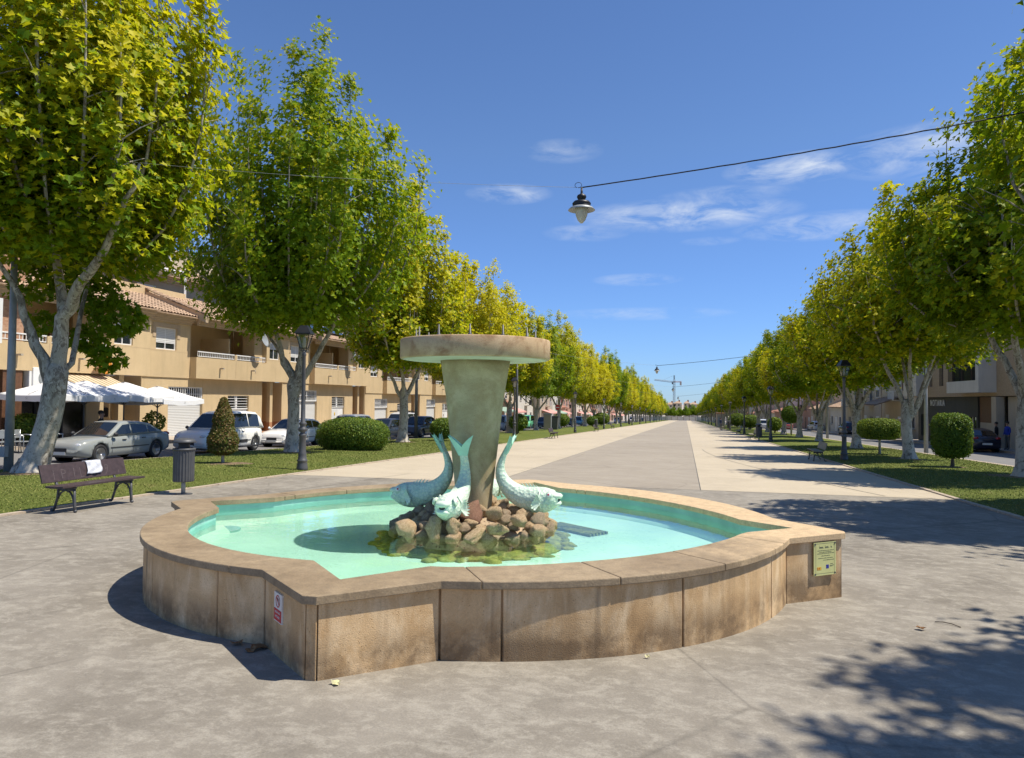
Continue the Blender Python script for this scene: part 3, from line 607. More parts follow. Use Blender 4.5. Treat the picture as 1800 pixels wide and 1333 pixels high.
# fish
def fish(ang, seed):
    rnd = random.Random(seed); r = empty('fish_statue', (0, 0, 0)); r.parent = FT; r.location = PC-FO+Vector((0, 0, .045)); r.rotation_euler = (0, 0, ang)
    spine = [(.395, 1.205), (.37, 1.14), (.335, 1.06), (.30, .97), (.30, .88), (.335, .79), (.40, .71), (.49, .645), (.59, .605), (.70, .59), (.80, .592), (.875, .60), (.93, .603), (.968, .605)]
    rad = [(.060, .018), (.052, .024), (.044, .034), (.05, .045), (.064, .06), (.080, .078), (.095, .098), (.105, .118), (.112, .132), (.130, .150), (.134, .148), (.122, .128), (.095, .095), (.065, .06)]
    # tube: ra goes sideways, rb in the plane of the spine
    P = [Vector((a, 0, b)) for a, b in spine]; vs = []; n = 18
    for i, p in enumerate(P):
        d = (P[min(i+1, len(P)-1)]-P[max(i-1, 0)]).normalized(); u = Vector((0, 1, 0)); w = d.cross(u)
        for k in range(n):
            t = 2*pi*k/n; vs.append(tuple(p+u*cos(t)*rad[i][0]+w*sin(t)*rad[i][1]))
    fs = [(i*n+k, (i+1)*n+k, (i+1)*n+(k+1) % n, i*n+(k+1) % n) for i in range(len(P)-1) for k in range(n)]+[tuple(range(n)), tuple(range((len(P)-1)*n, len(P)*n))[::-1]]
    m = MB(); m.smooth = True; m.add(vs, fs); b = m.build('fish_body', M_FISH, r); md = b.modifiers.new('sub', 'SUBSURF'); md.levels = 1; md.render_levels = 1
    # smooth face mask, lips, brow
    m = MB(); m.smooth = True; m.tube([(.88, 0, .645), (.94, 0, .642), (.985, 0, .642), (1.005, 0, .636)], [(.10, .05), (.082, .038), (.066, .030), (.04, .018)], 12)
    m.tube([(.88, 0, .555), (.93, 0, .555), (.975, 0, .565), (.992, 0, .572)], [(.095, .045), (.078, .034), (.06, .026), (.038, .016)], 12)
    m.build('lips', M_FISHS, r)
    m = MB(); m.smooth = True; m.sphere((.955, 0, .606), (.03, .036, .022), 10, 6); m.build('mouth', M_BUMP, r)
    for s in (-1, 1):
        m = MB(); m.smooth = True; m.lathe([(.0, .014), (.022, .012), (.034, .004), (.042, .0), (.045, -.012)], 16)
        e = m.build('eye_socket', M_FISHS, r); e.location = (.875, s*.112, .662); e.rotation_euler = (-s*pi/2+s*.35, 0, .25*s)
        m = MB(); m.smooth = True; m.sphere((0, 0, .010), (.026, .026, .012), 12, 6); m.build('eyeball', M_WHITE, e)
        m = MB(); m.smooth = True; m.sphere((0, 0, .019), (.012, .012, .006), 10, 6); m.build('pupil', M_SIGNR, e)
        f = MB(); 
        for k in range(7):
            a0 = -1.0+k*.30; a1 = a0+.27; L = .085+.012*sin(k*1.1)
            x0, z0 = -cos(a0)*L, sin(a0)*L*1.15; x1, z1 = -cos(a1)*L, sin(a1)*L*1.15; xm, zm = -cos((a0+a1)/2)*L*1.1, sin((a0+a1)/2)*L*1.25
            f.add([(0, 0, 0), (x0, s*.045, z0), (xm, s*.075, zm), (x1, s*.045, z1), (0, -s*.012, 0), (x0, s*.03, z0), (xm, s*.055, zm), (x1, s*.03, z1)], [(0, 1, 2, 3), (4, 7, 6, 5), (0, 4, 5, 1), (1, 5, 6, 2), (2, 6, 7, 3), (3, 7, 4, 0)])
        o = f.build('pectoral_fin', M_FISHS, r); o.location = (.79, s*.128, .58); o.rotation_euler = (0, .1, 0)
        g = MB(); g.smooth = True; g.tube([(.775, s*.095, .71), (.76, s*.134, .64), (.765, s*.136, .57), (.785, s*.115, .51)], .009, 6); g.build('gill_ridge', M_FISHS, r)
    d = MB()
    for k in range(9):
        t = k/8; x = .50+.32*t; z = .735-.02*t+.012*sin(t*3); h = .012+.034*sin(pi*min(1, t*1.1)); d.add([(x, -.012, z-.03), (x+.045, -.012, z-.03), (x-.035, 0, z+h), (x, .012, z-.03), (x+.045, .012, z-.03)], [(0, 1, 2), (3, 2, 4), (1, 4, 2), (0, 2, 3)])
    d.build('dorsal_fin', M_FISHS, r)
    t = MB(); t.smooth = True
    y = .125; c = [(0, 1.10, .055), (0, 1.17, .06)]
    vs = [(.350, -.050, 1.10), (.350, .050, 1.10), (.385, -.075, 1.18), (.385, .075, 1.18), (.40, 0, 1.205), (.435, -y, 1.30), (.435, y, 1.30), (.425, -.085, 1.275), (.425, .085, 1.275)]
    back = [(a+.028, b_, c_-.012) for a, b_, c_ in vs]
    fr = [(0, 1, 3, 4, 2), (2, 4, 7, 5), (3, 6, 8, 4)]
    t.smooth = False; t.add(vs+back, [f[::-1] for f in fr]+[tuple(9+i for i in f) for f in fr]+[(0, 2, 11, 9), (2, 5, 14, 11), (5, 7, 16, 14), (7, 4, 13, 16), (4, 8, 17, 13), (8, 6, 15, 17), (6, 3, 12, 15), (3, 1, 10, 12)])
    o = t.build('tail_fin', M_FTEAL, r, bevel=.008); return r
for k, a in enumerate((0, -pi/2, pi, pi/2)): fish(a+(.03, -.05, .0, .04)[k], k)
# rock mound
def rock(c, r, mat, seed, name='rock'):
    bm = bmesh.new(); bmesh.ops.create_icosphere(bm, subdivisions=3, radius=1.); rnd = random.Random(seed)
    from mathutils import noise
    off = Vector((rnd.uniform(-50, 50), rnd.uniform(-50, 50), rnd.uniform(-50, 50)))
    cl = [(Vector((rnd.gauss(0, 1), rnd.gauss(0, 1), rnd.gauss(0, 1))).normalized(), rnd.uniform(.62, .85)) for _ in range(9)]
    for v in bm.verts:
        d = v.co.normalized(); k = 1+.42*noise.noise(d*1.3+off)+.24*noise.noise(d*3.1+off)+.20*abs(noise.noise(d*6+off))
        pit = noise.noise(d*5.3+off*1.7)
        if pit > .28: k -= (pit-.28)*.55
        q = d*k
        for n_, h_ in cl:
            e_ = q.dot(n_)-h_
            if e_ > 0: q = q-n_*e_*.85
        v.co = q
    me = bpy.data.meshes.new(name); bm.to_mesh(me); bm.free(); me.polygons.foreach_set('use_smooth', [True]*len(me.polygons)); me.materials.append(mat)
    o = link(name, me, FT, Vector(c)-FO, (rnd.uniform(-.5, .5), rnd.uniform(-.5, .5), rnd.uniform(0, 6.28)), r); return o
rr = random.Random(21); sd = 100
big = [((-2.22, 7.36, .53), (.13, .10, .14), M_ROCKB), ((-2.78, 7.0, .42), (.14, .09, .12), M_ROCKA), ((-2.47, 6.98, .44), (.08, .09, .13), M_ROCKA), ((-1.86, 7.15, .43), (.17, .10, .075), M_ROCKA), ((-2.30, 7.05, .45), (.085, .09, .12), M_ROCKA), ((-1.95, 7.32, .56), (.10, .08, .075), M_ROCKA), ((-1.68, 7.32, .50), (.10, .09, .075), M_ROCKA), ((-1.50, 7.46, .50), (.09, .085, .075), M_ROCKC), ((-1.48, 7.36, .40), (.095, .085, .07), M_ROCKA), ((-2.06, 7.02, .38), (.16, .09, .07), M_ROCKA)]
for c, r, mt in big: rock(c, r, mt, sd); sd += 1
for ring, (rad, z, n, s) in enumerate(((.86, .32, 30, .082), (.76, .40, 26, .078), (.63, .46, 20, .075), (.48, .50, 15, .07), (.33, .54, 9, .07))):
    for k in range(n):
        a = 2*pi*k/n+rr.uniform(-.1, .1)+ring*.3; rad_ = rad+rr.uniform(-.04, .04)
        c = (PC.x+cos(a)*rad_, PC.y+sin(a)*rad_, z+rr.uniform(-.03, .03))
        if any((Vector(c)-Vector(b[0])).length < .12 for b in big): continue
        rock(c, (s*rr.uniform(.85, 1.3), s*rr.uniform(.8, 1.1), s*rr.uniform(.75, 1.15)), rr.choice([M_ROCKA, M_ROCKC, M_ROCKC, M_ROCKC] if cos(a) < .2 else [M_ROCKA, M_ROCKA, M_ROCKC]), sd); sd += 1
m = MB(); m.smooth = True; m.lathe([(.84, .15), (.76, .32), (.62, .40), (.40, .46), (.2, .50)], 40, PC); fbuild(m, 'mound_core', M_ROCKC)
m = MB(); m.smooth = True
for k in range(90):
    a = 2*pi*k/45; R = .98+.10*sin(k*1.7)+.09*cos(k*2.9); m.sphere((PC.x+cos(a)*R, PC.y+sin(a)*R, .155), (.10+.04*sin(k*2.3), .07+.02*cos(k*5), .03+.012*cos(k*3)), 8, 5)
m.lathe([(1.08, .151), (.95, .19), (.8, .20)], 40, PC); tag(fbuild(m, 'algae', M_ALGAE), kind='stuff')
# signs on the wall
def on_wall(px0, px1, pyc, a, b, off=.012):
    """frame of a board between two columns of the picture on the wall a-b: centre, direction"""
    d = (b-a).normalized(); nrm = Vector((d.y, -d.x)); res = []
    for px in (px0, px1):
        v = ray(px, pyc); t = (a.x*nrm.x+a.y*nrm.y)/(v.x*nrm.x+v.y*nrm.y); res.append(Vector((v.x*t, v.y*t, CH+v.z*t)))
    c = (res[0]+res[1])/2; w = (Vector((res[1].x, res[1].y))-Vector((res[0].x, res[0].y))).length
    return c+Vector((nrm.x, nrm.y, 0))*off, w, math.atan2(d.y, d.x)
i0 = seg_range('BL')[1]-1; c, w, an = on_wall(484.7, 498.2, 1068, WO[i0], WO[0])
sg = empty('warning_sign', c, an, 'small red and white no drinking water sign on the shaded wall beside the near corner', 'sign')
w = max(w, .11); h = .205
MB().box((-w/2, 0, -h/2), (w/2, .012, h/2)).build('sign_board', M_SIGNW, sg); bd = sg.children[0]
MB().box((-w/2+.007, -.002, -h/2+.008), (w/2-.007, 0, -.012)).build('red_field', M_SIGNR, sg)
ring = MB(); nn = 32
for k in range(nn):
    a0, a1 = 2*pi*k/nn, 2*pi*(k+1)/nn; ring.add([(cos(a)*r_, -.002, .045+sin(a)*r_) for a in (a0, a1) for r_ in (.036, .044)], [(0, 1, 3, 2)])
ring.add([(-.031, -.0022, .045+.020), (-.024, -.0022, .045+.029), (.031, -.0022, .045-.020), (.024, -.0022, .045-.029)], [(0, 1, 2, 3)]); ring.build('prohibition_ring', M_SIGNR, sg)
tp = MB(); tp.box((-.020, -.0016, .052), (.012, -.001, .062)); tp.box((.006, -.0016, .034), (.016, -.001, .060)); tp.box((-.006, -.0016, .060), (.0, -.001, .072)); tp.build('tap_pictogram', M_INK, sg)
for s_, zz in (('AGUA NO', -.034), ('POTABLE', -.066)):
    t = text_mesh(s_, .0235, M_SIGNW, 'lettering', sg, .0006); t.rotation_euler = (pi/2, 0, 0); t.location = (0, -.0028, zz)
i1 = seg_range('BR')[1]-1; i2 = seg_range('right')[0]
c, w, an = on_wall(1426.5, 1465, 981, WO[i1], WO[i2], .03)
sg = empty('plaque', c, an, 'yellow green commemorative plaque on the wall at the right corner', 'plaque'); h = w*1.10
MB().box((-w/2, 0, -h/2), (w/2, .008, h/2)).build('plaque_plate', M_PLAQ, sg)
for sx in (-1, 1):
    for sz in (-1, 1):
        b = MB(); b.lathe([(.009, 0), (.009, .004), (0, .006)], 10); b = b.build('screw', M_IRON, sg); b.rotation_euler = (pi/2, 0, 0); b.location = (sx*(w/2-.015), -.001, sz*(h/2-.015))
        b = MB(); b.lathe([(.005, 0), (.005, .03)], 8); b = b.build('spacer', M_IRON, sg); b.rotation_euler = (-pi/2, 0, 0); b.location = (sx*(w/2-.015), .006, sz*(h/2-.015))
txt = MB(); rr = random.Random(5)
fr_ = .002
def fineline(x0, x1, z, th=.0022):
    x = x0
    while x < x1:
        l = rr.uniform(.008, .02); txt.box((x, -.0012, z-th), (min(x+l, x1), 0, z+th*rr.uniform(.2, 1))); x += l+.004
for z, a, b in ((.25, -.34, .40), (.20, -.26, .30), (.16, -.35, .41), (.09, -.16, .24), (.02, -.30, .36), (-.04, -.08, .41), (-.17, .24, .36), (-.215, .22, .42), (-.24, .22, .34)): fineline(a*w, b*w, z*h)
for a, b in ((-.26, -.05), (0., .19), (.26, .32)): txt.box((a*w, -.0012, .32*h), (b*w, 0, .325*h)); txt.box((a*w, -.0012, .385*h), (a*w+.004, 0, .40*h)); txt.box((a*w, -.0012, .34*h), (b*w*.8+.2*a*w, 0, .36*h))
for z in (.46, -.44): txt.box((-.42*w, -.001, z*h), (.42*w, 0, z*h+.0015))
for x in (-.42, .42): txt.box((x*w, -.001, -.44*h), (x*w+.0015, 0, .46*h))
txt.build('inscription', M_INK, sg)
MB().box((.05*w, -.0014, -.30*h), (.17*w, 0, -.19*h)).build('flag_emblem', M_BLUE, sg)
MB().box((-.36*w, -.0014, -.33*h), (-.17*w, 0, -.24*h)).build('flag_emblem', M_YEL, sg); MB().box((-.345*w, -.0018, -.32*h), (-.32*w, -.0014, -.25*h)).box((-.27*w, -.0018, -.31*h), (-.24*w, -.0014, -.26*h)).build('coat_of_arms', M_SIGNR, sg)
# ------------------------------------------------------------------ trees
LEAF = [(0, 0, 0), (-.20, -.03, .02), (-.54, .06, .10), (-.34, .30, .04), (-.62, .66, .16), (-.23, .62, .03), (0, 1.05, -.12), (.23, .62, .03), (.62, .66, .16), (.34, .30, .04), (.54, .06, .10), (.20, -.03, .02)]
LV = np.array(LEAF); LFACES = [(0, 1, 2, 3, 4, 5, 6), (0, 6, 7, 8, 9, 10, 11)]
LV_S = np.array([(0, 0, 0), (-.45, .35, .08), (0, 1, 0), (.45, .35, .08)]); LF_S = [(0, 1, 2), (0, 2, 3)]
def leaves_mesh(name, P, Nn, size, tint, mat, simple=False, droop=None):
    """P points, Nn leaf normals; one small bent polygon pair per leaf"""
    n = len(P); rng = np.random.default_rng(n)
    Nn = Nn/np.linalg.norm(Nn, axis=1, keepdims=True)
    t = rng.normal(size=(n, 3)); t[:, 2] -= .5
    T = t-Nn*np.sum(t*Nn, 1, keepdims=True); T /= np.linalg.norm(T, axis=1, keepdims=True); B = np.cross(Nn, T)
    V0 = LV_S if simple else LV; F0 = LF_S if simple else LFACES; k = len(V0)
    fold = rng.uniform(-.5, 3.2, n)
    V = P[:, None, :]+(V0[None, :, 0, None]*B[:, None, :]+V0[None, :, 1, None]*T[:, None, :]+V0[None, :, 2, None]*fold[:, None, None]*Nn[:, None, :])*size[:, None, None]
    me = bpy.data.meshes.new(name); nf = len(F0); ln = len(F0[0])
    me.vertices.add(n*k); me.vertices.foreach_set('co', V.reshape(-1).astype(np.float32))
    L = (np.array(F0)[None, :, :]+(np.arange(n)*k)[:, None, None]).reshape(-1)
    me.loops.add(len(L)); me.loops.foreach_set('vertex_index', L.astype(np.int32))
    me.polygons.add(n*nf); me.polygons.foreach_set('loop_start', (np.arange(n*nf)*ln).astype(np.int32))
    me.update(calc_edges=True); me.validate()
    a = me.attributes.new('tint', 'FLOAT', 'FACE'); a.data.foreach_set('value', np.repeat(tint, nf).astype(np.float32)); me.materials.append(mat); return me
def bez(p0, p1, p2, t): return p0*(1-t)**2+p1*2*t*(1-t)+p2*t*t
def make_tree(kind, seed, H, R, fork, zc, limbs, nleaf, lsize, trunk_r, lean=(0, 0), nshoot=40, taper=1.5, extra=(), eb=.66, et=.25):
    """kind gives mesh names; returns (trunk mesh, crown mesh). limbs: list of [points], radii start"""
    rnd = random.Random(seed); rng = np.random.default_rng(seed)
    tm = MB(); tm.smooth = True
    fx, fy = lean
    npt = 7; pts = []; rad = []
    for i in range(npt):
        t = i/(npt-1); pts.append((fx*t+.05*sin(t*5+seed), fy*t+.05*cos(t*4+seed), fork*t-.05)); rad.append(trunk_r*(1.55 if i == 0 else 1.0+.18*max(0, (1-t*3)))*(1-.10*t))
    rad[1] = trunk_r*1.12
    tm.tube(pts[:1]+[(pts[0][0]*.9, pts[0][1], .10)]+pts[1:]+[(fx, fy, fork+trunk_r*.8)], [rad[0]*1.12, rad[0]*.92]+rad[1:]+[trunk_r*.5], 14)
    for k in range(6):                      # root flare
        a = 2*pi*k/6+seed; tm.tube([(cos(a)*trunk_r*.7, sin(a)*trunk_r*.7, .42), (cos(a)*trunk_r*1.1, sin(a)*trunk_r*1.1, .14), (cos(a)*trunk_r*1.9, sin(a)*trunk_r*1.9, -.06)], [trunk_r*.34, trunk_r*.34, trunk_r*.20], 7)
    tips = []
    for pl, r0 in limbs:
        pl = [Vector((fx*.85, fy*.85, fork-.75))]+[Vector(p) for p in pl]; q = []
        for i in range(len(pl)-1):
            for s in range(3): q.append(pl[i].lerp(pl[i+1], s/3)+Vector((rnd.uniform(-.05, .05), rnd.uniform(-.05, .05), 0)))
        q.append(pl[-1]); m = len(q)
        tm.tube(q, [max(.02, r0*(1-.86*(i/(m-1))**.85))*(.72 if i == 0 else 1) for i in range(m)], 10)
        tips.append((q, r0))
    zt = H
    def env(z):
        t = (z-zc)/(zt-zc)
        if t <= 0: return R*.5
        if t >= 1: return 0
        return R*(eb+(1-eb)*min(1, t/et))*(1-max(0, (t-.33)/.67)**taper*.93)
    P = []; NN = []; TI = []
    shoots = []
    for k in range(nshoot):
        a = k*2.39996+rnd.uniform(-.2, .2); f = math.sqrt((k+.5)/nshoot); rho = R*f*rnd.uniform(.86, 1.02)*.90
        # top of this shoot where envelope radius ~ rho
        z = zt
        while z > zc+1 and env(z) < rho: z -= .15
        ztop = min(zt+.6, z+rnd.choice([rnd.uniform(-2.4, -.6), rnd.uniform(-.3, 1.3)])*H/17); 
        zb = zc+rnd.uniform(-.2, .5)*(1-f)+(.0 if f > .6 else .9)
        if f > .8: zb = zc+rnd.uniform(-.7, .4)
        c0 = Vector((fx+cos(a)*rho*.45, fy+sin(a)*rho*.45, zb+.9)); c1 = Vector((fx*.6+cos(a)*rho*1.05, fy*.6+sin(a)*rho*1.05, zb+.35*(ztop-zb))); c2 = Vector((fx*.4+cos(a)*rho*.93, fy*.4+sin(a)*rho*.93, ztop))
        shoots.append((c0, c1, c2, ztop-zb))
        tm.tube([bez(c0, c1, c2, t) for t in (0, .2, .4, .6, .8, .93)], [.03, .045, .04, .032, .02, .01], 5, cap=False)
        for s in range(5):      # side twigs
            t = rnd.uniform(.25, .8); p = bez(c0, c1, c2, t); b = rnd.uniform(0, 6.28); l = rnd.uniform(.5, 1.1)
            tm.tube([p, p+Vector((cos(b)*l*.5, sin(b)*l*.5, l*.35)), p+Vector((cos(b)*l, sin(b)*l, l*.6))], [.02, .014, .006], 4, cap=False)
    wts = np.array([s[3] for s in shoots]); wts /= wts.sum()
    cl = []                                  # leaf clumps along the shoots
    ncl = int(nleaf/17*1.0)
    ch = rng.choice(len(shoots), ncl, p=wts)
    for c in ch:
        c0, c1, c2, L = shoots[c]; t = rnd.uniform(-.06, 1.0); p = bez(c0, c1, c2, t); b = rnd.uniform(0, 2*pi); w = (.98*(1-max(0, t))**.62+.06)*rnd.uniform(.2, 1.0)*R/5
        q = p+Vector((cos(b)*w, sin(b)*w, rnd.uniform(-.25, .2))); cl.append((q, (q-Vector((fx, fy, q.z-1.0))).normalized(), rnd.random(), t))
    for q, n, ti, t in cl:
        m = rnd.randint(11, 23); s = rnd.uniform(.13, .27)*(R/5)**.5
        d = rng.normal(0, s, (m, 3)); d[:, 2] *= .8
        P.append(np.array(q)+d); nn = np.array(n)[None, :]*1.0+rng.normal(0, .42, (m, 3))+np.array([0, 0, .6]); NN.append(nn)
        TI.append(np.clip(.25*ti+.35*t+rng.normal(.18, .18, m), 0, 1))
    for c, rad_, cnt in extra:
        d = rng.normal(0, 1, (cnt, 3)); d /= np.linalg.norm(d, axis=1, keepdims=True); d *= rad_*rng.uniform(.3, 1, (cnt, 1))**.5; d[:, 2] *= .75
        P.append(np.array(c)+d); NN.append(d+rng.normal(0, .6, (cnt, 3))+np.array([0, 0, .8])); TI.append(np.clip(rng.normal(.05, .1, cnt), 0, 1))
    P = np.concatenate(P); NN = np.concatenate(NN); TI = np.concatenate(TI)
    size = rng.uniform(.65, 1.2, len(P))*lsize
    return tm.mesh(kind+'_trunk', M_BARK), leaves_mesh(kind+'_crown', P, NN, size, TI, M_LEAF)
def spread(fork, n, seed, r0, zh, out, fx=0, fy=0):
    rnd = random.Random(seed); L = []
    for k in range(n):
        a = 2*pi*k/n+rnd.uniform(-.4, .4)+seed; o = out*rnd.uniform(.7, 1.1); z = zh*rnd.uniform(.85, 1.1)
        L.append(([(fx+cos(a)*.08, fy+sin(a)*.08, fork-.45), (fx+cos(a)*o*.34, fy+sin(a)*o*.34, fork+z*.16), (fx+cos(a)*o*.72, fy+sin(a)*o*.72, fork+z*.45), (fx+cos(a)*o, fy+sin(a)*o, fork+z)], r0*rnd.uniform(.8, 1.05)))
    return L
# limb shapes of the two nearest left trees follow the photograph
T1 = G(56, 838); T2 = G(515, 800)
def rel(T, px, py, dy=0.): p = AY(px, T.y+dy, py); return (p.x-T.x, p.y-T.y, p.z-T.z)
l1 = [([rel(T1, 84, 655), rel(T1, 55, 585, -.2), rel(T1, 18, 495, -.5), rel(T1, -30, 400, -.9)], .21),
      ([rel(T1, 103, 650, .1), rel(T1, 106, 560, .2), rel(T1, 101, 420, .3), rel(T1, 130, 180, .6), rel(T1, 140, 60, .6)], .22),
      ([rel(T1, 112, 560, .1), rel(T1, 145, 500, -.2), rel(T1, 185, 440, -.5), rel(T1, 225, 350, -.9), rel(T1, 245, 290, -1.)], .21),
      ([rel(T1, 100, 668, .3), rel(T1, 128, 640, .8), rel(T1, 152, 500, 1.6), rel(T1, 170, 380, 2.2)], .15)]
tk1, cr1 = make_tree('plane_a', 11, 16.8, 5.0, 2.75, 5.3, l1, 52000, .178, .30, lean=(rel(T1, 93, 700)[0], .15), nshoot=48, eb=.26, et=.50, extra=[(rel(T1, 205, 560, 1.8), .75, 420), (rel(T1, 165, 520, 2.2), .8, 380), (rel(T1, 150, 600, 2.0), .6, 260), (rel(T1, 190, 630, 1.6), .5, 180), (rel(T1, 60, 500, 1.5), .8, 260), (rel(T1, 80, 570, 1.6), .5, 120)])
l2 = [([rel(T2, 520, 672), rel(T2, 500, 640), rel(T2, 478, 570, -.3), rel(T2, 450, 470, -.6), rel(T2, 440, 380, -.6)], .20),
      ([rel(T2, 524, 672), rel(T2, 534, 600, .2), rel(T2, 537, 500, .3), rel(T2, 560, 330, .5)], .24),
      ([rel(T2, 528, 672), rel(T2, 560, 622, -.2), rel(T2, 582, 570, -.4), rel(T2, 620, 480, -.6), rel(T2, 640, 380, -.6)], .19),
      ([rel(T2, 522, 665), rel(T2, 500, 625, .7), rel(T2, 470, 575, 1.4), rel(T2, 430, 480, 2.2)], .15)]
tk2, cr2 = make_tree('plane_b', 23, 17.4, 6.4, 2.9, 5.0, l2, 52000, .18, .27, lean=(-.1, 0), nshoot=44, eb=.92)
tk3, cr3 = make_tree('plane_c', 37, 15.3, 4.7, 3.1, 4.2, spread(3.1, 4, 1.2, .20, 6.0, 2.4), 38000, .175, .27, nshoot=42)
tk4, cr4 = make_tree('plane_d', 51, 13.0, 5.0, 2.9, 4.2, spread(2.9, 4, 2.7, .19, 4.6, 2.4), 38000, .172, .25, lean=(.12, .1), nshoot=38, taper=1.0)
tk5, cr5 = make_tree('plane_e', 65, 13.2, 4.9, 2.6, 4.2, spread(2.6, 5, .5, .19, 5.0, 2.3, .15), 38000, .172, .24, lean=(-.1, 0), nshoot=38, taper=1.0)
ORD = ['nearest', 'second', 'third', 'fourth', 'fifth', 'sixth', 'seventh', 'eighth', 'ninth', 'tenth', 'eleventh', 'twelfth', 'thirteenth', 'fourteenth', 'fifteenth', 'sixteenth', 'seventeenth', 'eighteenth', 'nineteenth', 'twentieth', 'twenty-first', 'twenty-second', 'twenty-third', 'twenty-fourth', 'twenty-fifth', 'twenty-sixth', 'twenty-seventh', 'twenty-eighth', 'twenty-ninth', 'thirtieth', 'thirty-first', 'thirty-second', 'thirty-third', 'thirty-fourth', 'thirty-fifth', 'thirty-sixth', 'thirty-seventh', 'thirty-eighth', 'thirty-ninth', 'fortieth', 'forty-first', 'forty-second', 'forty-third', 'forty-fourth', 'forty-fifth', 'forty-sixth']
def plant_tree(tk, cr, x, y, rz, s, yellow, label, group, z=None):
    e = empty('plane_tree', (x, y, gz(y)+.02 if z is None else z), rz, label, 'tree', group); sv = random.Random(int(y*31)); e.scale = (s, s*(.62 if abs(y-T2.y) < .1 else .8 if (cr is cr2) else 1), s*(1 if y < 45 else sv.uniform(.84, 1.1)))
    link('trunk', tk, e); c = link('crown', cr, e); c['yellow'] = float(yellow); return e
GL, GR = 'plane trees in the row left of the avenue', 'plane trees in the row right of the avenue'
yel_name = lambda v: 'yellow' if v > .66 else ('yellow-green' if v > .42 else 'green')
Lspec = [(T1.x, T1.y, 0, 1, .56, (tk1, cr1)), (T2.x, T2.y, 0, 1, .30, (tk2, cr2)), (-15.9, 39.2, 1.0, .98, .60, (tk3, cr3)), (-16.2, 52.4, 2.6, .89, .78, (tk2, cr2)), (-16.2, 66.3, 4, 1.02, .66, (tk3, cr3)), (-16.6, 80.8, .7, .90, .34, (tk2, cr2)), (-16.3, 94, 2, .95, .60, (tk3, cr3)), (-16.4, 107, 5, .88, .75, (tk2, cr2))]
rnd = random.Random(4); y = 120.; k = 0
while y < 500:
    Lspec.append((-16.2+rnd.uniform(-.3, .3), y, rnd.uniform(0, 6), rnd.uniform(.86, .96), (.8, .85, .15, .2, .65, .85, .75, .4, .8)[k % 9], ((tk3, cr3), (tk2, cr2))[k % 2])); y += 13.1+rnd.uniform(-.6, .6); k += 1
for i, (x, y, rz, s, yv, (tk, cr)) in enumerate(Lspec):
    lab = '%s plane tree of the row left of the avenue, %s crown' % (ORD[i], yel_name(yv))
    plant_tree(tk, cr, x, y, rz, s, yv, lab, GL)
Rspec = [(9.8, 4.9, 1, 1.04, .5, (tk4, cr4)), (9.8, 14.7, 2.9, 1.02, .30, (tk5, cr5)), (10.0, 25.0, 4.2, 1.0, .38, (tk4, cr4)), (9.4, 34.6, 0.2, .96, .58, (tk5, cr5)), (9.75, 46.1, 1.3, 1.0, .55, (tk4, cr4)), (10.1, 60.4, 3.6, .95, .30, (tk5, cr5)), (10.4, 73, 5.1, 1.0, .72, (tk4, cr4)), (10.5, 85, 2.2, 1.0, .35, (tk5, cr5))]
y = 97.; k = 0
while y < 500:
    Rspec.append((10.2+rnd.uniform(-.3, .3), y, rnd.uniform(0, 6), rnd.uniform(.92, 1.05), (.4, .6, .55, .2, .7, .5, .25)[k % 7], ((tk5, cr5), (tk4, cr4))[k % 2])); y += 12.4+rnd.uniform(-.6, .6); k += 1
for i, (x, y, rz, s, yv, (tk, cr)) in enumerate(Rspec):
    lab = '%s plane tree of the row right of the avenue, %s crown' % (ORD[i], yel_name(yv))
    plant_tree(tk, cr, x, y, rz, s, yv, lab, GR)
def soil_patch(x, y, r, seed):
    rr_ = random.Random(seed); n = 26; vs = [(x, y, lawn_z(x, y)+.022)]
    for ring in (.5, 1.):
        for k in range(n): a = 2*pi*k/n; q = r*ring*(1+.18*sin(a*2+seed)+.10*sin(a*5+seed*2)+rr_.uniform(-.04, .04)); px, py = x+cos(a)*q, y+sin(a)*q*1.1; vs.append((px, py, lawn_z(px, py)+(.016 if ring < 1 else -.004)))
    fs = [(0, 1+k, 1+(k+1) % n) for k in range(n)]+[(1+k, 1+n+k, 1+n+(k+1) % n, 1+(k+1) % n) for k in range(n)]
    tag(MB().add(vs, fs).build('soil_patch', M_SOIL), kind='structure')
for i, (x, y, r) in enumerate([(T1.x, T1.y, 1.1), (T2.x, T2.y, .8), (-15.9, 39.2, .8), (10.0, 25.0, 1.0), (9.4, 34.6, .8), (9.75, 46.1, .7), (G(391, 821).x+.3, G(391, 821).y, .6), (G(1673, 827).x, G(1673, 827).y, .5)]): soil_patch(x, y, r, i)
# trees closing the far end, and a few behind the right houses
for i, (x, y, s, yv) in enumerate([(-42+4.2*k, 514+5*(k % 2)+rnd.uniform(-1, 1), rnd.uniform(.80, .98), rnd.uniform(.0, .2)) for k in range(19)]):
    plant_tree(tk4, cr4, x, y, i*1.1, s, yv-.15, 'dark green tree closing the far end of the avenue, %s from the left' % ORD[i].replace('nearest', 'first'), 'dark trees across the far end')
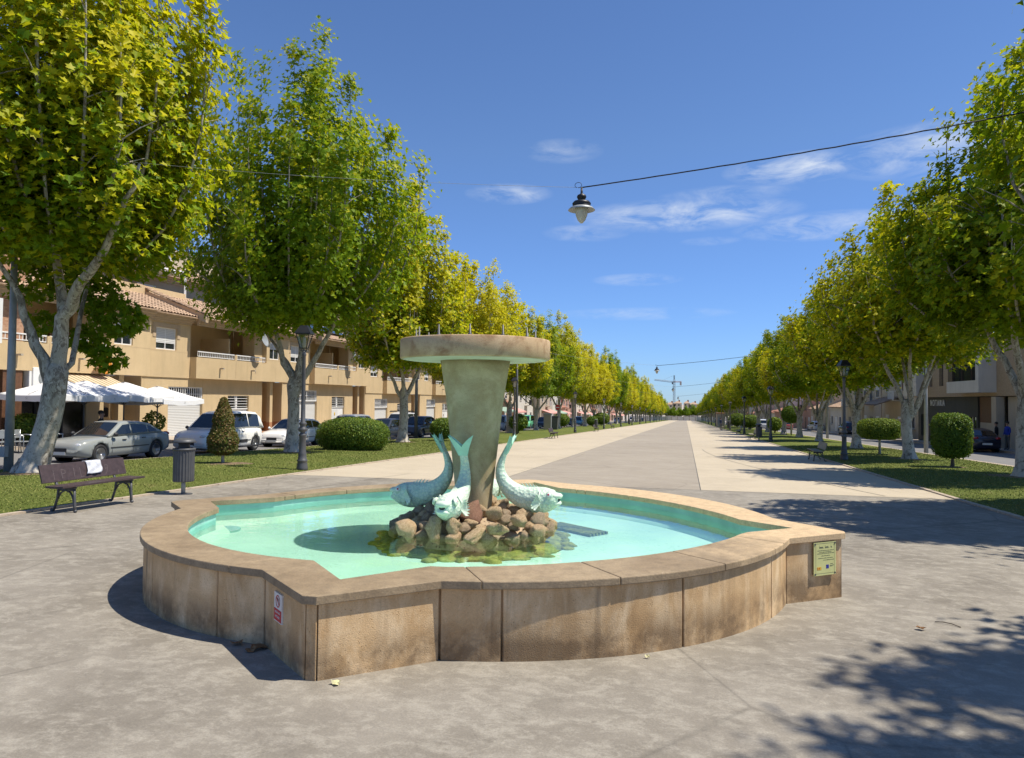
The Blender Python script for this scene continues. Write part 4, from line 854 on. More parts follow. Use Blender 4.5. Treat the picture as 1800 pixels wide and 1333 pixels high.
# ------------------------------------------------------------------ clipped shrubs
def shrub_mesh(name, shape, n, size, mat, seed, shell=.16):
    rng = np.random.default_rng(seed); P = []; NN = []
    u = rng.normal(size=(n, 3)); u /= np.linalg.norm(u, axis=1, keepdims=True)
    if shape[0] == 'ell':
        a, b, c, zc_, pw = shape[1:]; s = (np.abs(u[:, 0])**pw+np.abs(u[:, 1])**pw+np.abs(u[:, 2])**pw)**(-1/pw)
        rr_ = 1-rng.uniform(0, shell, n)+rng.normal(0, .018, n); P = u*s[:, None]*rr_[:, None]*np.array([a, b, c]); P[:, 2] += zc_
    else:
        r, z0, z1 = shape[1:]; t = rng.uniform(0, 1, n)**1.35; z = z0+(z1-z0)*t; rr_ = r*np.minimum(1, t/.10+.25)*(1-t)**.62*(1.05-.28*rng.uniform(0, 1, n)+.10*np.sin(z*9))+.03; a = rng.uniform(0, 2*pi, n)
        P = np.stack([rr_*np.cos(a), rr_*np.sin(a), z], 1); u = np.stack([np.cos(a), np.sin(a), .6*np.ones(n)], 1)
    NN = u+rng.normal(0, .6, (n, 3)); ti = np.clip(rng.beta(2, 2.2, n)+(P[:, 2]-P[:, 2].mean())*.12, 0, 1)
    return leaves_mesh(name, P, NN, rng.uniform(.7, 1.3, n)*size, ti, mat, simple=True)
def shrub(px, py, shape, n, size, mat, label, stem=None, seed=1, yellow=.4, name='shrub', group=None, core=True, loc=None):
    g = G(px, py) if loc is None else Vector(loc); e = empty(name, (g.x, g.y, gz(g.y)+.04), 0, label, name.replace('_', ' '), group)
    c = link('foliage', shrub_mesh('foliage', shape, n, size, mat, seed), e); c['yellow'] = yellow
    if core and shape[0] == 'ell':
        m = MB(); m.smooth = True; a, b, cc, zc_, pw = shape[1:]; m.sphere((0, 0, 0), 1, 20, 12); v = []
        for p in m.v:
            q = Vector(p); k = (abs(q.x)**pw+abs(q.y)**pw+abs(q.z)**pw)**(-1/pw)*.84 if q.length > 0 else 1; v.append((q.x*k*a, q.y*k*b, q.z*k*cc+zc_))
        m.v = v; m.build('dark_core', flatd, e)  # solid core coloured near black for the shade inside the foliage
    if stem:
        rr_ = random.Random(seed); m = MB(); m.smooth = True
        for k in range(stem[1]):
            a = rr_.uniform(0, 6.28); o = stem[2]; m.tube([(cos(a)*o*.5, sin(a)*o*.5, -.03), (cos(a+.5)*o*.4, sin(a+.5)*o*.4, stem[3]*.5), (cos(a)*o*1.6, sin(a)*o*1.6, stem[3])], [stem[0], stem[0]*.8, stem[0]*.7], 7)
        m.build('stem', M_TWIG if stem[1] > 1 else M_BARK, e)
    return e
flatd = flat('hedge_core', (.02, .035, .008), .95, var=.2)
shrub(620, 795, ('ell', 1.62, 1.2, .80, .72, 2.6), 26000, .055, M_HEDGE, 'big rounded clipped green bush on the left lawn beside a tree', seed=2)
shrub(391, 821, ('cone', .47, .36, 2.12), 17000, .05, M_CONIF, 'small conical green and brown conifer on the left lawn', stem=(.06, 1, .02, .6), seed=3, yellow=.62, name='conifer', core=False)
shrub(778, 778, ('ell', .80, .80, .66, .84, 2.1), 5000, .09, M_HEDGE, 'leafy green bush left of the pedestal on the left lawn', stem=(.03, 5, .15, .5), seed=4)
shrub(1673, 827, ('ell', .60, .60, .80, 1.22, 4.0), 15000, .055, M_HEDGE, 'tall dark cylindrical clipped bush on several thin stems, right lawn', stem=(.035, 7, .13, .75), seed=5, yellow=.2)
shrub(1546, 803, ('ell', .95, .85, .50, 1.32, 3.6), 13000, .06, M_HEDGE, 'flat-topped clipped bush on one thin trunk, right lawn', stem=(.075, 1, .02, 1.1), seed=6, yellow=.6)
shrub(1391, 767, ('ell', 1.0, 1.0, .92, 2.25, 2.2), 6000, .10, M_HEDGE, 'ball-shaped topiary tree on a slim trunk, right lawn', stem=(.07, 1, .02, 1.6), seed=7, yellow=.2)
for i, (px, py, r, h, lab) in enumerate([(911, 764, .85, .75, 'loose green bush beside the second left street lamp'), (987, 754, 1.1, .85, 'round bush between two trees on the left lawn'), (1041, 752, .9, .7, 'light green bush behind the third left bench'), (1057, 750, 1.5, 1.05, 'large round bush far along the left lawn'), (1318, 757, 1.5, 1.0, 'wide dark bush far along the right lawn'), (1362, 763, .8, .8, 'small yellowish bush under the right trees'), (1296, 753, 1.6, 1.2, 'dark rounded bush behind the third right lamp')]):
    shrub(px, py, ('ell', r, r, h, h+.35, 2.1), 2600, .16, M_HEDGE, lab, stem=(.05, 3, .1, .6), seed=20+i, yellow=.5 if i % 2 else .3)
# ------------------------------------------------------------------ street furniture
def make_lamp():
    r = empty('street_lamp', (0, 0, 0), 0, 'x', 'street lamp', 'grey lantern posts beside the avenue'); m = MB(); m.smooth = True
    m.lathe([(.165, -.03), (.165, .12), (.15, .16), (.15, .22), (.135, .27), (.155, .30), (.155, .33), (.125, .36), (.115, .50), (.118, .54), (.10, .58), (.095, 1.02), (.115, 1.05), (.115, 1.09), (.075, 1.13), (.07, 1.16), (.135, 1.21), (.135, 1.26), (.09, 1.30), (.085, 1.36), (.11, 1.40), (.11, 1.43), (.068, 1.48), (.062, 2.2), (.052, 3.42), (.066, 3.45), (.066, 3.49), (.05, 3.52), (.05, 3.58)], 20); m.build('post', M_IRON, r)
    b = MB(); cn = [(-1, -1), (1, -1), (1, 1), (-1, 1)]
    for sx, sy in cn:
        b.tube([(sx*.03, sy*.03, 3.56), (sx*.10, sy*.10, 3.60), (sx*.095, sy*.095, 3.66), (sx*.195, sy*.195, 4.08)], [.010, .010, .012, .012], 6)
    for z, w in ((3.665, .097), (4.08, .20)):
        for k in range(4): b.tube([(cn[k][0]*w, cn[k][1]*w, z), (cn[(k+1) % 4][0]*w, cn[(k+1) % 4][1]*w, z)], .010, 5)
    b.box((-.03, -.03, 3.56), (.03, .03, 3.62)); fr = b.build('lantern_frame', M_BLACK, r)
    g = MB(); vs = [(sx*.092, sy*.092, 3.67) for sx, sy in cn]+[(sx*.190, sy*.190, 4.075) for sx, sy in cn]; g.add(vs, [(0, 1, 5, 4), (1, 2, 6, 5), (2, 3, 7, 6), (3, 0, 4, 7)]); g.build('pane', M_LGLASS, fr)
    g = MB(); g.smooth = True; g.lathe([(.025, 3.66), (.05, 3.75), (.05, 3.95), (.02, 4.02), (0, 4.02)], 12); g.build('bulb', M_GLOBE, fr)
    t = MB(); w0, w1, w2 = .235, .235, .115; vs = [(sx*w, sy*w, z) for z, w in ((4.085, w0), (4.11, w1), (4.31, w2), (4.34, w2*.9)) for sx, sy in cn]
    t.add(vs, [(i*4+k, i*4+(k+1) % 4, (i+1)*4+(k+1) % 4, (i+1)*4+k) for i in range(3) for k in range(4)]+[(3, 2, 1, 0), (12, 13, 14, 15)]); t.build('lantern_roof', M_BLACK, r); return r
lamp = make_lamp(); used = []
SIDE = {0: 'left', 1: 'right'}
yy = [G(531, 828.5).y, G(903.7, 775.8).y]
Ls = [G(531, 828.5), G(903.7, 775.8)]+[Vector((-11.3, 47.9+27.4*k, 0)) for k in range(1, 16)]
Rs = [G(1484, 811), G(1354.7, 776.7)]+[Vector((6.5, 59.6+27.4*k, 0)) for k in range(1, 15)]
for side, LS in ((0, Ls), (1, Rs)):
    for i, g in enumerate(LS):
        lab = ('%s lantern post beside the %s lawn edge' % (ORD[i], SIDE[side])) 
        if i == 0: lab = 'nearest lantern post at the %s lawn edge, %s' % (SIDE[side], 'in front of the second left tree' if side == 0 else 'behind the right bench')
        place(lamp, used, (g.x, g.y, gz(g.y)), rnd.uniform(-.1, .1)+.2, lab)
# benches
def make_bench(slat):
    r = empty('bench', (0, 0, 0), 0, 'x', 'bench', 'benches along the lawns')   # length along Y, seat towards +X
    for s in (-.62, .62):
        m = MB(); m.smooth = True; R2 = [(.028, .018)]
        def bar(pts, rr_=.02): m.tube([(x, s, z) for x, z in pts], [(rr_*1.2, rr_*.8)]*len(pts), 8)
        bar([(-.30, .03), (-.26, .02), (-.235, .05), (-.215, .11), (-.17, .23), (-.15, .40), (-.205, .49), (-.262, .60), (-.318, .78)], .022)
        bar([(-.17, .22), (-.10, .33), (-.0, .375), (.10, .34), (.155, .26), (.18, .14), (.185, .03), (.205, .015)], .017)
        bar([(.185, .41), (.19, .25), (.20, .12), (.20, .03)], .02); bar([(-.17, .415), (0, .41), (.22, .42)], .018)
        m.sphere((.215, s, .03), .028, 8, 6); m.sphere((-.285, s, .03), .03, 8, 6); m.box((-.15, s-.012, .36), (.18, s+.012, .405)); m.build('leg', M_IRON, r)
    def plank(a, b, thk, nm):   # a,b cross-section ends (x,z)
        a = Vector((a[0], 0, a[1])); b = Vector((b[0], 0, b[1])); d = (b-a).normalized(); n = Vector((-d.z, 0, d.x)); m = MB(); P = [a, b, b+n*thk, a+n*thk]
        m.add([(p.x, y, p.z) for y in (-.90, .90) for p in P], [(3, 2, 1, 0), (4, 5, 6, 7)]+[(k, (k+1) % 4, 4+(k+1) % 4, 4+k) for k in range(4)]); return m.build(nm, slat, r, bevel=.004)
    plank((-.215, .50), (-.305, .80), -.03, 'backrest'); plank((-.13, .435), (.05, .43), .034, 'seat_slat'); plank((.06, .43), (.24, .44), .034, 'seat_slat'); return r
bA = make_bench(M_BWOOD); bB = make_bench(M_BENCHL)
b1, b4 = G(100, 903), G(230, 884)
ctr = (b1+b4)/2; dirv = Vector((b4.x-b1.x, b4.y-b1.y)); ba = math.atan2(-dirv.x, dirv.y)
uA = []; uB = []
place(bA, uA, (ctr.x-.02, ctr.y, gz(ctr.y)+.01), ba, 'nearest dark brown bench with a towel on its backrest, left of the fountain')
nb = bA
g = MB(); rr_ = random.Random(3)
gt = text_mesh('PILA', .22, M_SCR, 'scratched_lettering', None, .0004, 1.25)
bk = [c for c in bA.children if c.name.startswith('backrest')][0]; gt.parent = bA
d = Vector((-.09, 0, .30)).normalized(); nrm = Vector((.30, 0, .09)).normalized()
# letters lie on the front of the backrest
def thin_text():
    m = MB(); W_ = []
    S = {'P': [[(0, 0), (0, 1), (.5, .85), (.45, .55), (0, .5)]], 'I': [[(0, 0), (.02, 1)]], 'L': [[(0, 1), (0, 0), (.45, .02)]], 'A': [[(0, 0), (.25, 1), (.5, 0)], [(.1, .4), (.42, .42)]], '9': [[(.4, .6), (.05, .55), (.1, .95), (.45, .9), (.4, .5), (.1, 0)]]}
    for ch, y0, h in (('I', .66, .17), ('P', .50, .17), ('I', .25, .17), ('L', .12, .17), ('A', -.10, .15), ('9', -.42, .18), ('I', -.72, .05)):
        for st in S[ch]:
            for (a0, c0), (a1, c1) in zip(st, st[1:]):
                q = []
                for a, c in ((a0, c0), (a1, c1)):
                    y = -(y0)+a*.15; t = .04+c*h; q.append(Vector((-.215, 0, .50))+d*t+nrm*.0315+Vector((0, y, 0)))
                t_ = (q[1]-q[0]).normalized(); w = t_.cross(nrm)*.0022; m.add([q[0]-w, q[0]+w, q[1]+w, q[1]-w], [(0, 1, 2, 3)])
    return m
bpy.data.objects.remove(gt); thin_text().build('scratched_lettering', M_SCR, bA)
for i, (px, py, which) in enumerate([(970, 770.8, 0), (1046, 758.7, 0), (1075, 753.8, 0)]):
    g = G(px, py); place(bA, uA, (g.x+.15, g.y, gz(g.y)), 0.0, ['dark bench on the left kerb near the second lamp', 'dark bench on the left kerb near the third lamp', 'far dark bench on the left kerb near the fourth lamp'][i])
# the copied far benches carry no towel scratches
for o in [o for o in bpy.data.objects if o.name.startswith('scratched_lettering.')]: bpy.data.objects.remove(o)
for i, (px, py) in enumerate([(1437, 810), (1323, 772.5), (1299, 764), (1272, 756)]):
    g = G(px, py); place(bB, uB, (g.x-.05, g.y, gz(g.y)), pi, ['black bench with pale slats in front of the nearest right lamp', 'bench beside the litter bin on the right kerb', 'dark bench at the foot of the third right lamp', 'far bench beside a standing man on the right'][i], 'benches along the lawns')
# towel
tw = MB(); tw.smooth = True; nx, ny = 12, 22; vs = []
for j in range(ny+1):
    for i in range(nx+1):
        y = -.16+.32*i/nx; s = (j/ny-.5)*.62; wv = .008*sin(i*1.1+j*.5)+.006*sin(j*.9-i*.6)
        if s < 0: base = Vector((-.215, 0, .50))+d*(.317+s*.80)+nrm*(.012+abs(s)*.02); off = nrm*(.038+wv+.02*abs(s))
        else: base = Vector((-.215, 0, .50))+d*(.317-s*.55)-nrm*.012; off = -nrm*(wv*.5+.0)+nrm*(-.004)
        if abs(s) < .04: off = off+d*.012
        vs.append(base+off+Vector((0, y+.05*sin(j*.23), 0)))
tw.add([tuple(v) for v in vs], [(j*(nx+1)+i, j*(nx+1)+i+1, (j+1)*(nx+1)+i+1, (j+1)*(nx+1)+i) for j in range(ny) for i in range(nx)])
to = tw.build('towel', M_TOWEL); to.matrix_world = nb.matrix_world; to.location = nb.location+Vector((sin(-ba)*0, 0, 0)); to.rotation_euler = nb.rotation_euler
to.location = nb.location+Matrix.Rotation(ba, 3, 'Z')@Vector((0, .14, 0)); sm = to.modifiers.new('thick', 'SOLIDIFY'); sm.thickness = .006
tag(to, 'crumpled pale grey towel hanging over the backrest of the nearest bench', 'towel')
# litter bins
def make_bin():
    r = empty('litter_bin', (0, 0, 0), 0, 'x', 'litter bin', 'grey litter bins on posts'); m = MB(); m.smooth = True; m.lathe([(.04, -.02), (.04, .35)], 12); m.build('post', M_LGREY, r)
    m = MB(); m.lathe([(.17, -.01), (.17, .01), (.0, .012)], 16); m.build('base_plate', M_IRON, r)
    m = MB(); n = 44; prof = []; vs = []
    for z, s in ((.25, .95), (.265, 1), (.86, 1), (.88, 1.)):
        for k in range(n*2): a = pi*k/n; rr_ = (.195 if (k//2) % 2 else .184)*s; vs.append((rr_*cos(a), rr_*sin(a), z))
    N2 = n*2; m.add(vs, [(i*N2+k, i*N2+(k+1) % N2, (i+1)*N2+(k+1) % N2, (i+1)*N2+k) for i in range(3) for k in range(N2)]+[tuple(range(N2))[::-1]]); m.build('bin_body', M_IRON, r)
    m = MB(); m.smooth = True; m.lathe([(.205, .86), (.215, .88), (.205, .90), (.17, .90), (.165, .87)], 28); m.build('rim', M_IRON, r)
    m = MB(); m.smooth = True; m.lathe([(.115, .80), (.115, .90), (.10, .96), (.12, 1.02), (.0, 1.03)], 20); m.build('ash_pot', M_BLACK, r)
    m = MB(); m.smooth = True; m.lathe([(.0, 1.0), (.215, 1.01), (.225, 1.03), (.17, 1.075), (.06, 1.10), (0, 1.105)], 28); m.build('lid', M_IRON, r); return r
bn = make_bin(); ub = []
for i, (px, py, s, lab) in enumerate([(322, 869, 1.07, 'nearest grey litter bin with domed lid, left of the fountain'), (1334, 775, 1.25, 'litter bin beside the second right bench'), (1281, 756, 1.3, 'far litter bin beside the standing man'), (1047.5, 755, 1.25, 'litter bin behind the third left bench'), (1106, 748.5, 1.3, 'far litter bin on the left kerb')]):
    g = G(px, py); place(bn, ub, (g.x, g.y, gz(g.y)), 0, lab, scale=s)
# hanging lamps on cables across the avenue
def make_hang():
    r = empty('hanging_lamp', (0, 0, 0), 0, 'x', 'hanging lamp', 'bell lamps hanging on cables over the avenue')
    m = MB(); m.smooth = True; m.lathe([(.02, .0), (.026, -.12), (.032, -.14), (.09, -.17), (.105, -.21), (.09, -.245), (.075, -.27), (.08, -.285), (.17, -.31), (.205, -.355), (.20, -.37), (.195, -.41), (.21, -.43)], 28); m.build('cap', M_BLACK, r)
    m = MB(); m.smooth = True; m.lathe([(.20, -.425), (.25, -.45), (.295, -.50), (.29, -.505), (.24, -.465), (.19, -.44)], 32); m.build('shade_brim', M_LGREY, r)
    m = MB(); m.smooth = True; m.lathe([(.145, -.44), (.142, -.52), (.125, -.62), (.085, -.72), (.03, -.785), (0, -.79)], 24); m.build('globe', M_GLOBE, r)
    m = MB(); m.smooth = True; m.tube([(.015+.075*sin(a)-.09, 0, .055-.06*cos(a)+.0) for a in [2*pi*k/14 for k in range(14)]], .006, 6); m.build('cable_loop', M_BLACK, r); return r
hl = make_hang(); uh = []
for i, Yh in enumerate((14.5, 66., 112., 160.)):
    px = (1020, 1154.5, 1183, 1192)[i]; v = ray(px, 327) if i == 0 else None
    x = AY(px, Yh, 700).x; z = AY(1020, 14.5, 330).z+SL*14.5-SL*Yh
    place(hl, uh, (x, Yh, z), 0, 'nearest black bell lamp hanging on a cable over the avenue' if i == 0 else '%s bell lamp hanging over the avenue' % ORD[i], scale=.93)
    zR = AY(1760, 14.5, 205).z+SL*14.5-SL*Yh; xR = AY(1760, 14.5, 205).x
    def catmull(a, b, sag, n=18): return [Vector(a).lerp(Vector(b), k/n)+Vector((0, 0, -4*sag*(k/n)*(1-k/n))) for k in range(n+1)]
    m = MB(); m.smooth = True; xe = 9.9; ze = z+(zR+.11-z)*(xe-x)/(xR-x)
    m.tube([p+Vector((0, .004*sin(k*2), .006*sin(k*3.1))) for k, p in enumerate(catmull((x, Yh, z), (xe, Yh, ze), .12, 40))], .013 if i == 0 else .02, 6); o = m.build('cable', M_BLACK); tag(o, '%s black power cable from its hanging lamp to the right trees' % ['nearest', 'second', 'third', 'fourth'][i], 'cable', 'cables over the avenue')
    m = MB(); m.tube(catmull((x, Yh, z), (-15.6, Yh, z+1.7), .15, 14), .0035 if i == 0 else .006, 4); o = m.build('cable', M_LGREY); tag(o, '%s thin stay wire from its hanging lamp to the left trees' % ['nearest', 'second', 'third', 'fourth'][i], 'cable', 'stay wires over the avenue')
# plain poles
def pole(px, py, h, r, mat, lab, box=False, arm=None):
    g = G(px, py); e = empty('lamp_pole', (g.x, g.y, gz(g.y)-.05), 0, lab, 'pole'); m = MB(); m.smooth = True; m.tube([(0, 0, 0), (0, 0, h*.45), (0, 0, h)], [r, r*.85, r*.6], 14); m.build('pole', mat, e)
    if box: MB().box((-.04, -r-.13, .52), (.13, -r-.01, .80)).build('junction_box', M_LGREY, e)
    if arm:
        m = MB(); m.smooth = True; m.tube([(0, 0, h-.1), (arm*.4, 0, h+.25), (arm, 0, h+.3)], r*.5, 8); m.build('arm', mat, e)
        m = MB(); m.box((arm-.05, -.12, h+.22), (arm+.5*(1 if arm > 0 else -1), .12, h+.34)) if arm > 0 else m.box((arm-.5, -.12, h+.22), (arm+.05, .12, h+.34)); m.build('luminaire', M_LGREY, e)
    return e
pole(14.5, 834, 6.6, .115, M_LGREY, 'grey steel pole with a junction box at the left picture edge', True, -1.2)
pole(731, 771, 7.5, .13, M_POLED, 'dark pole behind the third left tree', arm=-1.2); pole(908, 766, 7.5, .12, M_POLED, 'dark pole behind the second left lantern post', arm=-1.2)
pole(1628, 796, 6.8, .115, M_LGREY, 'pale steel pole at the right kerb before the grey shopfront', arm=1.2); pole(1454.5, 771, 7.2, .12, M_LGREY, 'pale steel pole between two right trees', arm=1.2); pole(1391, 763, 7.2, .12, M_LGREY, 'pale steel pole behind the ball topiary', arm=1.2)
# ground litter: leaves and a stick
def litter(px, py, s, mat, lab, cat, nm, seed):
    rr_ = random.Random(seed); g = G(px, py); m = MB(); n = 9; vs = [(0, 0, .01)]+[(cos(2*pi*k/n)*s*rr_.uniform(.5, 1.1), sin(2*pi*k/n)*s*rr_.uniform(.4, .9), rr_.uniform(.004, .035)) for k in range(n)]
    m.add(vs, [(0, 1+k, 1+(k+1) % n) for k in range(n)]); o = m.build(nm, mat); o.location = (g.x, g.y, gz(g.y)+.003); tag(o, lab, cat, None)
litter(592, 1204, .045, M_PALELEAF, 'pale cream leaf lying at the foot of the near corner', 'leaf', 'fallen_leaf', 1); litter(1138, 1158, .02, M_PALELEAF, 'tiny yellow leaf at the foot of the front wall', 'leaf', 'fallen_leaf', 2)
litter(455, 1142, .085, M_DRYLEAF, 'curled brown leaf in the shaded notch of the wall', 'leaf', 'fallen_leaf', 3); litter(418, 1134, .06, M_DRYLEAF, 'small brown leaf scrap in the shade left of the notch', 'leaf', 'fallen_leaf', 4); litter(440, 1146, .05, M_DRYLEAF, 'brown leaf scrap between the curled leaf and the shadow edge', 'leaf', 'fallen_leaf', 5)
litter(1619, 1108, .045, M_DRYLEAF, 'brown leaf on the paving right of the fountain', 'leaf', 'fallen_leaf', 6)
g = G(1668, 1100); m = MB(); m.smooth = True; m.tube([(-.09, .06, .008), (-.03, .05, .014), (.03, .02, .012), (.075, -.05, .008)], .0045, 6); o = m.build('stick', M_TWIG); o.location = (g.x, g.y, gz(g.y)); tag(o, 'thin bent twig on the paving right of the fountain', 'twig')
# ------------------------------------------------------------------ left terrace of ochre houses
D = 27.5; XF = -D
def roof_mesh(name, L, run, rise, mat, pitch=.24, over=0.):
    """barrel-tile roof: local y along the eave, x back from the eave, real corrugation and stepped courses"""
    m = MB(); n = max(4, int(L/pitch)*4); rows = max(4, int(math.hypot(run, rise)/.42)); vs = []; fs = []
    for j in range(rows):
        for e, (t, dz) in enumerate(((j/rows, .035), ((j+1)/rows, .0))):
            for i in range(n+1):
                ph = (i % 4); z = (.0, .05, .07, .05)[ph]; vs.append((-t*run, L*i/n, rise*t+z+dz))
        b = j*2*(n+1)
        for i in range(n): fs.append((b+i+1, b+i, b+n+1+i, b+n+2+i))
    m.smooth = True; m.add(vs, fs); m.smooth = False
    m.add([(0, 0, -.06), (0, L, -.06), (0, L, .0), (0, 0, .0), (-run, 0, rise-.06), (-run, L, rise-.06)], [(0, 1, 2, 3), (0, 4, 5, 1)])
    return m.mesh(name, mat)
def window(parent, y0, y1, z0, z1, x, shut=.0, sill=True, mull=1, fmat=None, glass=None, surround=True, rail=False):
    """window opening piece on a wall facing +x, at plane x (local)"""
    fmat = fmat or M_WHITE; f = MB(); t = .06
    for a, b in (((x-.06, y0, z0), (x+.015, y0+t, z1)), ((x-.06, y1-t, z0), (x+.015, y1, z1)), ((x-.06, y0+t, z1-t), (x+.015, y1-t, z1)), ((x-.06, y0+t, z0), (x+.015, y1-t, z0+t))): f.box(a, b)
    for k in range(mull): c = y0+(y1-y0)*(k+1)/(mull+1); f.box((x-.05, c-.025, z0+t), (x+.01, c+.025, z1-t))
    w = f.build('window', fmat, parent)
    MB().box((x-.055, y0+t, z0+t), (x-.03, y1-t, z1-t)).build('pane', glass or M_GLASS, w)
    if shut > 0: MB().box((x-.025, y0+t, z1-t-(z1-z0-2*t)*shut), (x+.005, y1-t, z1-t)).build('shutter', M_SHUTR, w)
    if sill: MB().box((x-.02, y0-.06, z0-.06), (x+.07, y1+.06, z0-.003)).build('sill', M_STONE, w)
    return w
EAVE = [(.0, 0), (.10, 0), (.10, .12), (.22, .12), (.22, .24), (.36, .24), (.36, .36), (.50, .36), (.50, .42), (.0, .42)]
def cornice(m, x, y0, y1, z):
    n = len(EAVE); vs = [(x+a, y, z+b) for y in (y0, y1) for a, b in EAVE]
    m.add(vs, [tuple(range(n)), tuple(range(n, 2*n))[::-1]]+[((k+1) % n, k, n+k, n+(k+1) % n) for k in range(n)])
def ochre_house(s, zoff, label, first=False, ya=None, yb=None, cafe=False, zoneD=True):
    """one house of the terrace; s is where its projecting balcony starts"""
    zb, zc, ze = -.72+zoff, 2.77+zoff, 6.18+zoff; P = .42
    y0 = s-3.65 if ya is None else ya; y1 = s+9.85 if yb is None else yb
    H = empty('terraced_house', (XF, s, zb), 0, label, 'house', 'ochre terraced houses on the left street')
    def B(name, mat, boxes, par=H, bev=0.):
        m = MB()
        for a, b in boxes: m.box((a[0]-0, a[1]-0, a[2]-zb), (b[0], b[1], b[2]-zb))
        return m.build(name, mat, par, bevel=bev)
    L = lambda y: y            # y given relative to s
    a, b = y0-s, y1-s
    wallz = (zc, ze)
    # upper floor, set back part with the window openings left as real recesses
    def wall_with_holes(x0, x1, ya_, yb_, z0, z1, holes, mat=M_OCHRE, name='wall'):
        m = MB(); ys = sorted({ya_, yb_, *[h[0] for h in holes], *[h[1] for h in holes]}); zs = sorted({z0, z1, *[h[2] for h in holes], *[h[3] for h in holes]})
        for i in range(len(ys)-1):
            col = []
            for j in range(len(zs)-1):
                cy, cz = (ys[i]+ys[i+1])/2, (zs[j]+zs[j+1])/2
                if any(h[0] < cy < h[1] and h[2] < cz < h[3] for h in holes): continue
                if col and abs(col[-1][1]-zs[j]) < 1e-6: col[-1] = (col[-1][0], zs[j+1])
                else: col.append((zs[j], zs[j+1]))
            for c in col: m.box((x0, ys[i], c[0]-zb), (x1, ys[i+1], c[1]-zb))
        return m.build(name, mat, H)
    W0, W1 = 4.27+zoff, 5.46+zoff
    hA = [(-2.75, -1.15, W0, W1)] if a < -2.8 else []
    if cafe: hA = []
    wall_with_holes(-.30, -.0, a, 0, zc, ze, hA)
    for h in hA: window(H, h[0], h[1], h[2]-zb, h[3]-zb, -.10, .72, surround=True); B('window_surround', M_OCHRE2, [((.0, h[0]-.26, W1), (.03, h[1]+.26, W1+.22)), ((.0, h[0]-.26, W1-.55), (.03, h[0]-.03, W1-.003)), ((.0, h[1]+.03, W1-.55), (.03, h[1]+.26, W1-.003))])
    # projecting part: parapet, partition, window section
    parz = 3.98+zoff
    B('balcony_parapet', M_OCHRE, [((P-.18, 0, zc), (P, 7.05, parz)), ((-1.6, 0, zc), (P-.18, .18, parz)), ((-2.2, .18, zc), (P-.18, 7.05, zc+.2))])
    B('balcony_back_wall', M_OCHRE, [((-2.3, 0, zc+.2), (-2.1, 7.05, ze)), ((-2.1, 0, zc+.2), (-.3, .10, ze)), ((-2.1, 3.66, zc+.2), (P-.5, 3.80, ze-.85)), ((P-.22, 3.62, parz), (P, 3.84, parz+.33)), ((-2.1, 7.06, zc+.2), (P-.31, 7.2, ze)), ((-.75, 6.1, zc+.2), (P-.30, 7.05, ze))])
    for c in (.35, 3.95):
        rl = MB(); y_, w_ = c-.17, 3.2 if c > 2 else 3.45
        rl.box((P-.10, y_, parz+.30-zb), (P-.04, y_+w_, parz+.36-zb)).box((P-.09, y_, parz+.05-zb), (P-.05, y_+w_, parz+.09-zb))
        rr = rl.build('railing', M_WHITE, H)
        bm_ = MB().box((P-.085, 0, parz+.09-zb), (P-.06, .03, parz+.30-zb)).mesh('baluster', M_WHITE); nb_ = int(w_/.16)
        for k in range(nb_+1): link('baluster', bm_, rr, (0, y_+k*(w_-.03)/nb_, 0))
    B('balcony_door', M_BROWN, [((-2.12, 5.0, zc+.2), (-2.06, 6.1, zc+2.3))]); B('balcony_door', M_STONE, [((-2.12, 1.0, zc+.2), (-2.06, 2.3, zc+2.3))])
    wall_with_holes(P-.30, P, 7.05, b, zc, ze, [(7.40, 8.62, W0, W1)])
    window(H, 7.40, 8.62, W0-zb, W1-zb, P-.10, .42)
    B('air_conditioner', M_WHITE, [((-1.9, .35, zc+2.0), (-1.5, 1.3, zc+2.7)), ((-1.85, .4, zc+.9), (-1.35, 1.4, zc+1.95))], bev=.03)
    f = MB(); f.smooth = True; f.lathe([(.26, 0), (.26, .01), (0, .012)], 20); o = f.build('fan_grille', M_BUMP, H); o.location = (-1.49, .75, zc+2.35-zb); o.rotation_euler = (0, pi/2, 0)
    for y in (2.1, 5.3):
        B('scupper', M_STONE, [((P, y, zc+.60), (P+.28, y+.12, zc+.68))])
    # vertical and horizontal joints
    B('joint_strip', M_OCHRE2, [((-.0, max(a, -3.9)+.0, W0-.075), (.006, 0, W0-.065))]+([((.0, -3.62, zc), (.006, -3.60, ze-.3))] if a < -3.62 else []))
    B('joint_strip', M_OCHRE2, [((P, 3.72, zc+.1), (P+.006, 3.735, parz)), ((P, 7.05, W0-.075), (P+.006, b, W0-.065))])
    # soffit and eave
    c = MB(); cornice(c, 0, a, 0, ze-.40-zb); cornice(c, P, 0.0, b, ze-.40-zb); c.box((-2.3, 0, ze-zb-.05), (P, b, ze-zb+.02)); c.box((-1.4, a, ze-zb-.05), (0, 0, ze-zb+.02)); c.build('cornice', M_OCHRE2, H)
    r1 = link('roof', roof_mesh('roof', b-0, 4.6, 1.75, M_TILE), H, (P+.58, 0, ze+.03-zb)); r2 = link('roof', roof_mesh('roof', 0-a, 4.2, 1.6, M_TILE), H, (.58, a, ze+.03-zb))
